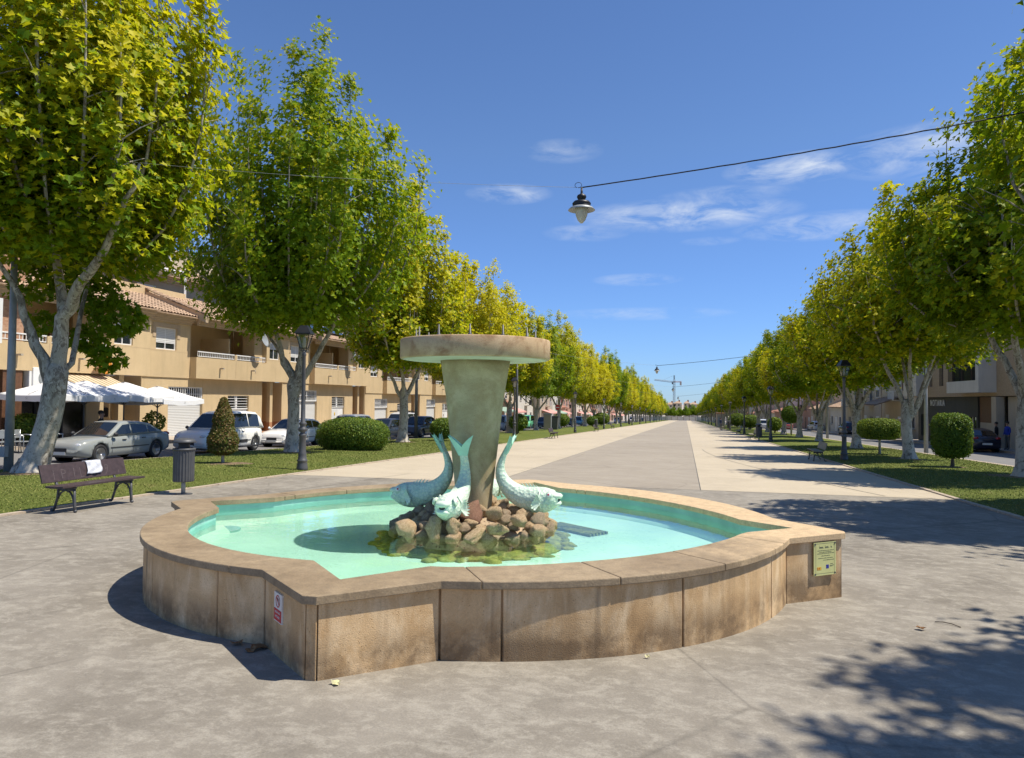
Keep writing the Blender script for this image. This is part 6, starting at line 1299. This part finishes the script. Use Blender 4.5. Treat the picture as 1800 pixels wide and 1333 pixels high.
# far end: white wall, distant houses and the crane
fw = empty('end_wall', (-4, 506, gz(506)), 0, 'long low white wall closing the far end of the avenue', 'wall'); MB().box((-34, 0, -1), (30, .3, 2.6)).build('wall', M_WHITEW, fw); m = MB()
for q in range(17): m.box((-34+q*4, -.12, -1), (-33.5+q*4, -.002, 2.8))
m.build('piers', M_STONE, fw)
for i, (px, py, w, h, wm, lab) in enumerate([(1191, 709, 7, 26, M_CREAM, 'distant building with a red chimney left of the gap in the trees'), (1207, 709, 5, 24, M_CREAM, 'distant pale building in the gap between the tree rows'), (1219, 711, 8, 22, M_STONE, 'distant low reddish building beside the right trees'), (1178, 711, 8, 22, M_CREAM, 'distant cream building beside the crane mast')]):
    p_ = AY(px, 640, py); e = empty('distant_building', (p_.x, 640, gz(640)), 0, lab, 'building', 'distant buildings beyond the avenue'); hh = p_.z-gz(640)
    MB().box((-w/2, 0, 0), (w/2, 12, hh)).build('wall', wm, e); m = MB(); m.add([(-w/2-.5, -.5, hh), (w/2+.5, -.5, hh), (w/2+.5, 12.5, hh), (-w/2-.5, 12.5, hh), (0, 3, hh+2), (0, 9, hh+2)], [(0, 1, 4), (1, 2, 5, 4), (2, 3, 5), (3, 0, 4, 5), (3, 2, 1, 0)]); m.build('roof', M_TILE, e)
    for q in range(int(w/3)):
        for f in range(3): MB().box((-w/2+1+q*3, -.1, hh-3*f-2.2), (-w/2+2.2+q*3, -.02, hh-3*f-.9)).build('window', M_GLASS, e)
    MB().box((w*.1, 4, hh), (w*.1+1.3, 6, hh+2.8)).build('chimney', M_TERRA, e)
def lattice(m, a, b, w, n, r, up=Vector((0, 1, 0))):
    a = Vector(a); b = Vector(b); d = (b-a).normalized(); u = d.cross(up).normalized()*w; v = up*w
    cs = [u+v, u-v, -u-v, -u+v]
    for c in cs: m.tube([a+c, b+c], r, 4)
    for i in range(n):
        p, q = a.lerp(b, i/n), a.lerp(b, (i+1)/n)
        for k in range(4): m.tube([p+cs[k], q+cs[(k+1) % 4]], r*.6, 3); m.tube([p+cs[k], p+cs[(k+1) % 4]], r*.6, 3)
cb = AY(1185, 700, 705); ct = AY(1185, 700, 660); cj = AY(1185, 700, 672)
cr = empty('tower_crane', (cb.x, 700, gz(640)), 0, 'pale tower crane rising above the far end of the avenue', 'crane')
m = MB(); lattice(m, (0, 0, 0), (0, 0, ct.z-gz(640)-4), .9, 22, .16); m.build('mast', M_LGREY, cr)
zz = cj.z-gz(640); m = MB(); lattice(m, (0, 0, ct.z-gz(640)-4), (0, 0, ct.z-gz(640)), .45, 5, .14); m.build('tower_peak', M_POLED, cr)
xl = AY(1150, 700).x-cb.x; m = MB(); lattice(m, (0, 0, zz), (xl, 0, zz+2.2), .6, 12, .14); m.tube([(0, 0, ct.z-gz(640)), (xl*.6, 0, zz+1.6)], .07, 3); m.build('jib', M_LGREY, cr)
xr = AY(1198, 700).x-cb.x; m = MB(); m.box((0, -.6, zz-.4), (xr, .6, zz+1.1)); m.build('counter_jib', M_WHITE, cr); MB().box((xr-1.6, -.8, zz-3.0), (xr, .8, zz+.4)).build('counterweight', M_STONE, cr); MB().box((-2.2, -1.4, zz-2), (-.8, 0, zz)).build('cabin', M_POLED, cr)
# ------------------------------------------------------------------ cars
def lerp_tab(tab, x):
    if x <= tab[0][0]: return tab[0][1]
    for (a, va), (b, vb) in zip(tab, tab[1:]):
        if x <= b: return va+(vb-va)*(x-a)/(b-a)
    return tab[-1][1]
TYPES = {
 'sedan': dict(L=4.52, W=1.74, H=1.42, belt=[(-2.26, .80), (-2.2, .95), (-1.7, .975), (-.9, .96), (.75, .91), (.98, .89), (1.6, .85), (2.0, .79), (2.2, .68), (2.26, .55)], roof=[(-1.78, .97), (-1.2, 1.32), (-.8, 1.40), (-.1, 1.425), (.20, 1.40), (1.0, .90)], wb=(-1.36, 1.36), wr=.325, side=[(-1.28, .30), (-1.02, -.98, .14)], gl=(-1.45, .74), pil=(-1.0, -.16)),
 'mpv': dict(L=4.40, W=1.85, H=1.84, belt=[(-2.20, .75), (-2.18, 1.05), (-1.0, 1.08), (.9, 1.06), (1.15, 1.05), (1.75, .98), (2.05, .88), (2.17, .70), (2.2, .55)], roof=[(-2.17, 1.08), (-2.05, 1.60), (-1.8, 1.79), (-1.0, 1.84), (0.1, 1.84), (.45, 1.76), (1.22, 1.06)], wb=(-1.42, 1.36), wr=.33, gl=(-1.85, .95), pil=(-1.0, .15)),
 'hatch': dict(L=4.10, W=1.76, H=1.50, belt=[(-2.05, .70), (-2.02, .95), (-1.0, .97), (.8, .92), (1.0, .91), (1.6, .84), (1.92, .74), (2.03, .60), (2.05, .5)], roof=[(-1.98, .98), (-1.62, 1.36), (-1.2, 1.46), (-.3, 1.50), (.1, 1.46), (.98, .93)], wb=(-1.24, 1.25), wr=.31, gl=(-1.60, .70), pil=(-.85, -.05)),
 'suv': dict(L=4.45, W=1.84, H=1.68, belt=[(-2.22, .75), (-2.2, 1.06), (-1.0, 1.08), (.8, 1.04), (1.0, 1.03), (1.7, .98), (2.05, .90), (2.2, .72), (2.22, .55)], roof=[(-2.15, 1.08), (-1.85, 1.52), (-1.4, 1.65), (-.2, 1.68), (.2, 1.64), (.98, 1.05)], wb=(-1.30, 1.34), wr=.36, gl=(-1.75, .70), pil=(-.95, -.1)),
}
CARM = {}
def car_meshes(kind):
    if kind in CARM: return CARM[kind]
    T = TYPES[kind]; L, W2 = T['L'], T['W']/2; belt, roof = T['belt'], T['roof']; n = 40
    xs = sorted(set([-L/2+L*i/n for i in range(n+1)]+[b[0] for b in belt])); sections = []
    for x in xs:
        zt = lerp_tab(belt, x); e = abs(x)/(L/2); taper = 1-.20*max(0, (e-.72)/.28)**2.2; zlow = .20+.10*max(0, (e-.8)/.2)
        w = W2*taper; zs = zt-.02
        sections.append([(0, zlow), (w*.80, zlow), (w*.965, zlow+.06), (w*.985, zlow+.20), (w*1.0, (zlow+zs)*.52), (w*.985, zs-.16), (w*.945, zs-.05), (w*.86, zs+.01), (w*.5, zs+.035), (0, zs+.045)])
    vs = []; fs = []; k = len(sections[0]); full = 2*k-2
    for x, sct in zip(xs, sections):
        ring = [(x, y, z) for y, z in sct]+[(x, -y, z) for y, z in sct[-2:0:-1]]; vs += ring
    m = MB(); m.smooth = True
    fs = [(i*full+j, (i+1)*full+j, (i+1)*full+(j+1) % full, i*full+(j+1) % full) for i in range(len(xs)-1) for j in range(full)]
    m.add(vs, fs+[tuple(range(full)), tuple(range((len(xs)-1)*full, len(xs)*full))[::-1]])
    body = m.mesh('car_body', M_PAINT); bo = bpy.data.objects.new('tmp', body); COL.objects.link(bo); cut = []
    for wx in T['wb']:
        for s in (-1, 1):
            c = MB(); c.lathe([(T['wr']+.055, -.16), (T['wr']+.055, .30)], 28); co = c.build('cut', M_BUMP); co.rotation_euler = (-s*pi/2, 0, 0); co.location = (wx, s*(W2-.10), T['wr']); cut.append(co)
            b = bo.modifiers.new('b', 'BOOLEAN'); b.operation = 'DIFFERENCE'; b.object = co; b.solver = 'EXACT'
    bpy.context.view_layer.update(); me = bpy.data.meshes.new_from_object(bo.evaluated_get(bpy.context.evaluated_depsgraph_get())); me.name = 'car_body'
    for o in cut+[bo]: bpy.data.objects.remove(o)
    # cabin
    xr = [p[0] for p in roof]; xa, xb = xr[0], xr[-1]; cx = sorted(set([xa+(xb-xa)*i/26 for i in range(27)]+xr)); vs = []; wb_, wt_ = W2*.90, W2*.70
    def cab_y(z, x):
        zb = lerp_tab(belt, x); t = (z-zb)/max(.05, T['H']-zb); return wb_+(wt_-wb_)*max(0, min(1, t))
    for x in cx:
        zb = lerp_tab(belt, x)-.02; zr = max(zb+.01, lerp_tab(roof, x)); h = zr-zb; ring = [(0, zb), (wb_, zb), (cab_y(zb+h*.5, x), zb+h*.5), (cab_y(zb+h*.88, x), zb+h*.88), (cab_y(zr, x)*.93, zb+h*.975), (cab_y(zr, x)*.6, zr+.01), (0, zr+.018)]
        vs += [(x, y, z) for y, z in ring]+[(x, -y, z) for y, z in ring[-2:0:-1]]
    kk = 12; m = MB(); m.smooth = True; m.add(vs, [(i*kk+j, (i+1)*kk+j, (i+1)*kk+(j+1) % kk, i*kk+(j+1) % kk) for i in range(len(cx)-1) for j in range(kk)]); cabin = m.mesh('cabin', M_PAINT)
    # side glass between pillars, following the cabin side
    g0, g1 = T['gl']; cuts_ = [g0]+list(T['pil'])+[g1]; side = []
    for q in range(len(cuts_)-1):
        a, b = cuts_[q]+(.035 if q else 0), cuts_[q+1]-(.035 if q < len(cuts_)-2 else 0)
        for s in (-1, 1):
            m = MB(); m.smooth = True; nn = 8; vs = []
            for i in range(nn+1):
                x = a+(b-a)*i/nn; zb = lerp_tab(belt, x)+.045; zr = lerp_tab(roof, x)-.105; zr = max(zb+.01, zr)
                if q == len(cuts_)-2 and i == nn: x = x+.0
                for t in (0, .5, 1): z = zb+(zr-zb)*t; vs.append((x, s*(cab_y(z, x)+.008), z))
            f = [(i*3+j, i*3+j+1, (i+1)*3+j+1, (i+1)*3+j) for i in range(nn) for j in range(2)]
            m.add(vs, f if s < 0 else [t_[::-1] for t_ in f]); side.append(m.mesh('side_window', M_CARGL))
    def screen(x0, x1, nm):
        m = MB(); m.smooth = True; vs = []; nn = 5
        for i in range(nn+1):
            x = x0+(x1-x0)*i/nn; z = lerp_tab(roof, x); out_ = .016
            dx = (.012 if x1 > x0 else -.012)*1.0
            for j in range(7): t = j/6*2-1; w = cab_y(z, x)*.86; vs.append((x+(-dx if nm == 'windscreen' else dx)*-1, t*w, z+.022-.012*t*t+out_*.3))
        f = [(i*7+j, i*7+j+1, (i+1)*7+j+1, (i+1)*7+j) for i in range(nn) for j in range(6)]; m.add(vs, f); return m.mesh(nm, M_CARGL)
    ws = screen(roof[-2][0]+.06, roof[-1][0]-.05, 'windscreen'); rs = screen(roof[0][0]+.06 if kind != 'mpv' else roof[0][0]+.02, (roof[1][0]-.05) if kind != 'mpv' else roof[1][0]+.1, 'rear_window')
    # wheels
    r = T['wr']; m = MB(); m.smooth = True; m.lathe([(r*.62, -.10), (r*.90, -.105), (r, -.075), (r, .075), (r*.90, .105), (r*.66, .10), (r*.62, .06)], 32); tyre = m.mesh('wheel', M_RUB)
    m = MB(); m.smooth = True; m.lathe([(r*.66, .095), (r*.62, .10), (r*.58, .03), (r*.2, .03), (r*.18, .085), (0, .09)], 28)
    m.smooth = False
    for q in range(7):
        a = 2*pi*q/7; u = Vector((cos(a), sin(a), 0)); v = Vector((-sin(a), cos(a), 0)); P = [u*r*.12-v*.035, u*r*.63-v*.022, u*r*.63+v*.022, u*r*.12+v*.035]
        m.add([tuple(p+Vector((0, 0, .055))) for p in P]+[tuple(p+Vector((0, 0, .092))) for p in P], [(4, 5, 6, 7), (0, 1, 5, 4), (2, 3, 7, 6), (1, 2, 6, 5)])
    rim = m.mesh('rim', M_CHROME); m = MB(); m.lathe([(r*.6, .028), (0, .028)], 24); hub = m.mesh('brake_disc', M_BUMP)
    CARM[kind] = (me, cabin, side, ws, rs, tyre, rim, hub); return CARM[kind]
def car(kind, x, y, heading, color, label, group=None, z=None, s=1., rack=False, blackbump=False):
    T = TYPES[kind]; me, cabin, side, ws, rs, tyre, rim, hub = car_meshes(kind); L, W2 = T['L'], T['W']/2; belt = T['belt']
    e = empty('parked_car', (x, y, (gz(y)-.10 if z is None else z)), heading, label, 'car', group); e.scale = (s, s, s); e.rotation_euler = (0, 0, heading)
    b = link('body', me, e); c = link('cabin', cabin, b)
    b.color = (*color, 1); c.color = (*color, 1)
    for sm in side: link('side_window', sm, e)
    link('windscreen', ws, e); link('rear_window', rs, e)
    for wx in T['wb']:
        for sg_ in (-1, 1):
            w = link('wheel', tyre, e, (wx, sg_*(W2-.125), T['wr']), (-sg_*pi/2, 0, 0)); link('rim', rim, w); link('brake_disc', hub, w)
            m = MB(); m.smooth = True
            MB().lathe([(T['wr']+.05, -.02), (0, -.02)], 20).build('wheel_arch', M_BUMP, e).matrix_local = Matrix.Translation((wx, sg_*(W2-.24), T['wr']))@Matrix.Rotation(-sg_*pi/2, 4, 'X')
    for sg_ in (-1, 1):
        m = MB(); m.smooth = True; m.sphere((0, 0, 0), (.10, .06, .075), 10, 7); o = m.build('wing_mirror', M_BUMP if kind != 'hatch' else M_PAINT, e); o.color = (*color, 1); mx_ = T['roof'][-1][0]-.22; o.location = (mx_, sg_*(W2+.06), lerp_tab(belt, mx_)+.07)
        MB().box((-.02, -.06, -.03), (.03, .06, .0)).build('mirror_arm', M_BUMP, o).location = (0, -sg_*.06, -.02)
        for hx in ((-.42, .55) if kind != 'mpv' else (-.15, .85)): m = MB().box((-.09, -.018, -.015), (.09, .018, .015)); o = m.build('door_handle', M_BUMP if kind != 'hatch' else M_CHROME, e, bevel=.006); o.location = (hx-.25, sg_*(W2*1.0-.0), lerp_tab(belt, hx)-.14)
        zh = lerp_tab(belt, L/2-.25)-.13; m = MB(); m.smooth = True; m.sphere((0, 0, 0), (.16, .19, .085), 12, 8); o = m.build('headlight', M_LAMPL, e); o.location = (L/2-.20, sg_*(W2*.64), zh); o.rotation_euler = (0, .25, sg_*-.35)
        zt_ = lerp_tab(belt, -L/2+.06)-.06; m = MB(); m.smooth = True; m.sphere((0, 0, 0), (.07, .17 if kind != 'mpv' else .09, .085 if kind != 'mpv' else .22), 12, 8); o = m.build('tail_light', M_RED, e); o.location = (-L/2+.075, sg_*(W2*.66), zt_-(.0 if kind != 'mpv' else .12))
        # door seams and side strip
        m = MB(); zb = .32
        for q in list(T['pil'])[-1:]+[T['gl'][1]+.12, T['gl'][0]+.35]: m.box((q-.004, sg_*(W2*.993)-.004, zb), (q+.004, sg_*(W2*.993)+.004, lerp_tab(belt, q)-.16))
        m.box((T['wb'][0]+.42, sg_*(W2*1.0)-.010, .50), (T['wb'][1]-.42, sg_*(W2*1.0)+.010, .53)); m.build('door_seam', M_BUMP, e)
    MB().box((L/2-.05, -.30, .40), (L/2+.015, .30, .56)).build('grille', M_BUMP, e, bevel=.02); MB().box((L/2-.12, -W2*.66, .24), (L/2-.01, W2*.66, .36)).build('lower_intake', M_BUMP, e, bevel=.02)
    MB().box((L/2+.0, -.26, .33), (L/2+.025, .26, .43)).build('number_plate', M_PLATE, e); MB().box((-L/2-.02, -.26, .50), (-L/2+.02, .26, .61)).build('number_plate', M_PLATE, e)
    if blackbump or kind in ('mpv', 'suv'):
        MB().box((-L/2+.25, -W2*.985, .19), (L/2-.3, W2*.985, .27)).build('sill_trim', M_BUMP, e, bevel=.02)
    if kind == 'mpv': 
        for sg_ in (-1, 1): MB().box((-.75, sg_*(W2*1.0)-.012, .42), (.55, sg_*(W2*1.0)+.012, .56)).build('side_moulding', M_BUMP, e, bevel=.006)
    if rack:
        m = MB()
        for xx in (-1.2, -.4, .3): m.box((xx, -.7, T['H']+.10), (xx+.05, .7, T['H']+.14))
        for yy in (-.68, .64): m.box((-1.5, yy, T['H']+.04), (.5, yy+.04, T['H']+.10))
        m.build('roof_rack', M_BLACK, e)
    return e
GLc = 'cars parked along the left lawn'; GRc = 'cars on the right street'
DN = -pi/2   # nose towards the camera
XC = -20.75
ys0 = AX(303, XC+.85, 790).y
car('sedan', XC, ys0-2.26, DN, (.29, .31, .30), 'silver sedan parked behind the nearest bench', GLc, s=1.0)
ys1 = AX(465, XC+.9, 795).y; car('mpv', XC, ys1-2.2, DN, (.95, .93, .88), 'white box-shaped family van behind the conifer', GLc, blackbump=True)
def cy(px, dx=.9): return AX(px, XC+dx, 780).y
y3 = cy(505)+2.05; car('hatch', XC-.2, y3+.3, DN, (.88, .86, .82), 'white hatchback behind the lantern post and big round bush', GLc)
car('mpv', XC-.1, y3+6.9, DN, (.30, .31, .32), 'grey minivan whose rear shows right of the big round bush', GLc, s=.95)
car('hatch', XC, y3+12.2, DN, (.02, .03, .055), 'dark blue hatchback behind the third left tree', GLc)
car('suv', XC+.1, y3+18.6, DN, (.05, .052, .06), 'dark grey off-roader facing the camera beside the pedestal', GLc)
car('mpv', XC-2.4, y3+21.0, DN, (.70, .70, .70), 'white van with a roof rack left of the pedestal', GLc, rack=True, s=1.06)
car('mpv', XC, AX(880, XC, 760).y, DN, (.30, .32, .35), 'grey van behind the second left lantern post', GLc)
car('mpv', XC-1.8, AX(925, XC-1.8, 755).y, DN, (.16, .55, .30), 'mint green van far along the left street', GLc, s=1.05)
car('suv', XC, AX(955, XC, 755).y, DN, (.02, .025, .04), 'black car between the fifth and sixth left trees', GLc)
car('hatch', XC-.3, AX(1003, XC, 750).y, DN, (.03, .035, .04), 'dark hatchback far along the left lawn', GLc)
car('mpv', XC-.5, AX(1021, XC, 750).y, DN, (.07, .30, .45), 'light blue van far along the left lawn', GLc)
for i, (px, c, nm, kd) in enumerate([(1060, (.4, .4, .4), 'grey', 'hatch'), (1085, (.6, .6, .6), 'white', 'suv'), (1110, (.65, .65, .65), 'pale', 'mpv'), (1128, (.05, .05, .06), 'black', 'hatch'), (987, (.5, .5, .5), 'silver', 'sedan')]): car(kd, XC, AX(px, XC, 745).y, DN, c, 'small distant %s car on the left side' % nm, GLc)
XR = 18.0
gv = G(1738, 796, -.1); car('sedan', gv.x, gv.y+2.4, pi/2-.02, (.012, .016, .035), 'dark blue saloon seen from behind before the notary building', GRc, s=1.04)
gv = G(1500, 766, -.1); car('suv', gv.x, gv.y+2.2, pi/2, (.02, .02, .022), 'black off-roader parked behind the third right tree', GRc, s=1.05)
gv = G(1438, 758.5, -.1); car('suv', gv.x, gv.y+2.2, pi/2+.1, (.62, .62, .62), 'white hatch with dark trim between two right trees', GRc)
gv = G(1416, 754, -.1); car('hatch', gv.x, gv.y+2.2, pi/2, (.60, .61, .62), 'white car farther along the right street', GRc)
car('mpv', 14.0, AX(1340, 14.0, 748).y, pi/2, (.55, .57, .6), 'small white van under the right trees', GRc); car('hatch', 17.8, AX(1383, 17.8, 748).y, pi/2, (.25, .03, .03), 'dark red car far along the right street', GRc)
# ------------------------------------------------------------------ people
def person(x, y, z, rz, top, legs, label, sit=False, scale=1.):
    e = empty('person', (x, y, z), rz, label, 'person'); e.scale = (scale,)*3
    V = []; E_ = []; Rr = []
    def add(p, r, par=None):
        V.append(p); Rr.append(r); i = len(V)-1
        if par is not None: E_.append((par, i))
        return i
    hz = .95 if not sit else .50
    pel = add((0, 0, hz), (.15, .11)); wa = add((.0, 0, hz+.18), (.135, .10), pel); ch = add((.0, 0, hz+.38), (.17, .115), wa); nk = add((.01, 0, hz+.53), (.06, .06), ch); hd0 = add((.02, 0, hz+.62), (.065, .07), nk); hd1 = add((.025, 0, hz+.71), (.085, .10), hd0); hd2 = add((.02, 0, hz+.80), (.06, .07), hd1)
    for s in (-1, 1):
        sh = add((0, s*.19, hz+.46), (.06, .06), ch); el = add((.0 if not sit else .08, s*.25, hz+.20), (.045, .045), sh); wr = add((.10, s*.22, hz-.03), (.03, .03), el); hn = add((.14, s*.21, hz-.10), (.035, .022), wr)
        hp = add((0, s*.10, hz-.05), (.095, .10), pel)
        if sit: kn = add((.42, s*.12, hz), (.065, .065), hp); an_ = add((.45, s*.12, .10), (.045, .045), kn)
        else: kn = add((.03, s*.11, .50), (.065, .065), hp); an_ = add((0, s*.11, .10), (.045, .045), kn)
        add((an_ and V[an_][0]+.16, s*.12, .04), (.04, .03), an_)
    me = bpy.data.meshes.new('person_body'); me.from_pydata(V, E_, []); o = bpy.data.objects.new('tmp', me); COL.objects.link(o)
    sk = o.modifiers.new('skin', 'SKIN'); su = o.modifiers.new('sub', 'SUBSURF'); su.levels = 2; su.render_levels = 2
    for v, r in zip(me.skin_vertices[0].data, Rr): v.radius = r
    me.skin_vertices[0].data[0].use_root = True
    bpy.context.view_layer.update(); m2 = bpy.data.meshes.new_from_object(o.evaluated_get(bpy.context.evaluated_depsgraph_get())); bpy.data.objects.remove(o)
    m2.materials.clear()
    for mt in (top, legs, M_SKIN, M_BUMP): m2.materials.append(mt)
    for p in m2.polygons:
        c = p.center; p.use_smooth = True
        p.material_index = 2 if (c.z > hz+.55 or (abs(c.y) > .19 and c.z < hz+.02 and c.x > .05 and not c.z < .4)) else (3 if c.z < .09 else (1 if c.z < hz+.02 else 0))
    link('body', m2, e)
    m = MB(); m.smooth = True; m.sphere((.0, 0, hz+.765), (.105, .09, .10), 12, 8); m.build('hair', M_HAIR, e)
    m = MB(); m.smooth = True; m.sphere((.118, 0, hz+.70), (.022, .015, .03), 8, 5); m.sphere((.03, -.09, hz+.71), (.02, .012, .03), 6, 5); m.sphere((.03, .09, hz+.71), (.02, .012, .03), 6, 5); m.build('nose_and_ears', M_SKIN, e)
    m = MB(); m.sphere((.104, -.032, hz+.725), .011, 6, 4); m.sphere((.104, .032, hz+.725), .011, 6, 4); m.build('eyes', M_INK, e); MB().box((.098, -.025, hz+.655), (.110, .025, hz+.663)).build('mouth', M_SIGNR, e)
    return e
g = G(1266.5, 756.5); person(g.x, g.y, gz(g.y), .6, M_NAVY, M_CLGREY, 'man in dark clothes standing on the right kerb beside a bench', scale=1.05)
q = AX(1750, 19.6, 755); person(19.65, q.y, gz(q.y), 2.6, M_CBLK, M_CBLK, 'person in black behind the dark blue saloon', scale=1.0)
q = AX(1768, 19.9, 765); person(20.0, q.y, gz(q.y), 3.4, M_CBLUE, M_CLGREY, 'person in a bright blue top by the notary entrance', scale=1.02)
q = AX(177, -23.9, 745); person(-23.9, q.y, zwalk(-23.9, q.y)-.05, .4, M_CBLK, M_NAVY, 'dark-haired person seated behind the roof of the silver car', sit=True, scale=1.12)
m = make_chair; c_ = place(chp, uc, (-23.95, q.y, zwalk(-23.9, q.y)-.05), .4, 'metal cafe chair under the seated person')
# traffic signs and a grey cabinet far along the left lawn
def sign(px, py, h, label, kind):
    g = G(px, py); e = empty('traffic_sign', (g.x, g.y, gz(g.y)), -.2, label, 'road sign'); m = MB(); m.tube([(0, 0, 0), (0, 0, h)], .035, 8); m.build('post', M_LGREY, e)
    m = MB(); m.lathe([(.32, 0), (.32, .02), (0, .021)], 24); o = m.build('sign_disc', M_SIGNR, e); o.rotation_euler = (pi/2, 0, 0); o.location = (0, -.04, h-.2)
    MB().box((-.24, -.075, h-.26), (.24, -.065, h-.14)).build('white_bar', M_SIGNW, e)
sign(980, 757, 3.0, 'round red no-entry sign among the left trees', 0)
g = G(963, 757); cb_ = empty('utility_cabinet', (g.x, g.y, gz(g.y)), 0, 'pale grey utility cabinet on the left lawn', 'cabinet'); MB().box((-.45, -.4, 0), (.45, .4, 2.0)).build('cabinet_body', M_LGREY, cb_, bevel=.02); MB().box((-.40, -.42, .15), (.40, -.402, 1.85)).build('cabinet_door', M_STONE, cb_); MB().box((-.5, -.45, 2.0), (.5, .45, 2.08)).build('cabinet_roof', M_LGREY, cb_)
g = G(973, 757); bi = empty('recycling_bin', (g.x, g.y, gz(g.y)), 0, 'dark recycling bin beside the grey cabinet', 'bin'); m = MB(); m.smooth = False; m.add([(-.5, -.4, .1), (.5, -.4, .1), (.5, .4, .1), (-.5, .4, .1), (-.6, -.5, 1.6), (.6, -.5, 1.6), (.6, .5, 1.6), (-.6, .5, 1.6)], [(3, 2, 1, 0), (0, 1, 5, 4), (1, 2, 6, 5), (2, 3, 7, 6), (3, 0, 4, 7), (4, 5, 6, 7)]); m.build('bin_body', M_POLED, bi, bevel=.03); MB().box((-.65, -.55, 1.6), (.65, .55, 1.75)).build('bin_lid', M_BUMP, bi, bevel=.04)
p_ = AX(1300, 9.0, 745); 
g = G(1268, 747.5); k_ = empty('kiosk', (9.0, 150, gz(150)), 0, 'small pale kiosk with a flat roof under the far right trees', 'kiosk'); x0 = AY(1260, 150).x; x1 = AY(1273, 150).x; k_.location = ((x0+x1)/2, 150, gz(150)); w = (x1-x0); MB().box((-w/2, 0, 0), (w/2, 2.4, 2.7)).build('kiosk_wall', M_STONE, k_); MB().box((-w/2-.1, -.1, 2.7), (w/2+.1, 2.5, 2.85)).build('kiosk_roof', M_TERRA, k_); MB().box((-w/2+.2, -.03, 0), (-w/2+.9, -.002, 2.1)).build('kiosk_door', M_LGREY, k_)
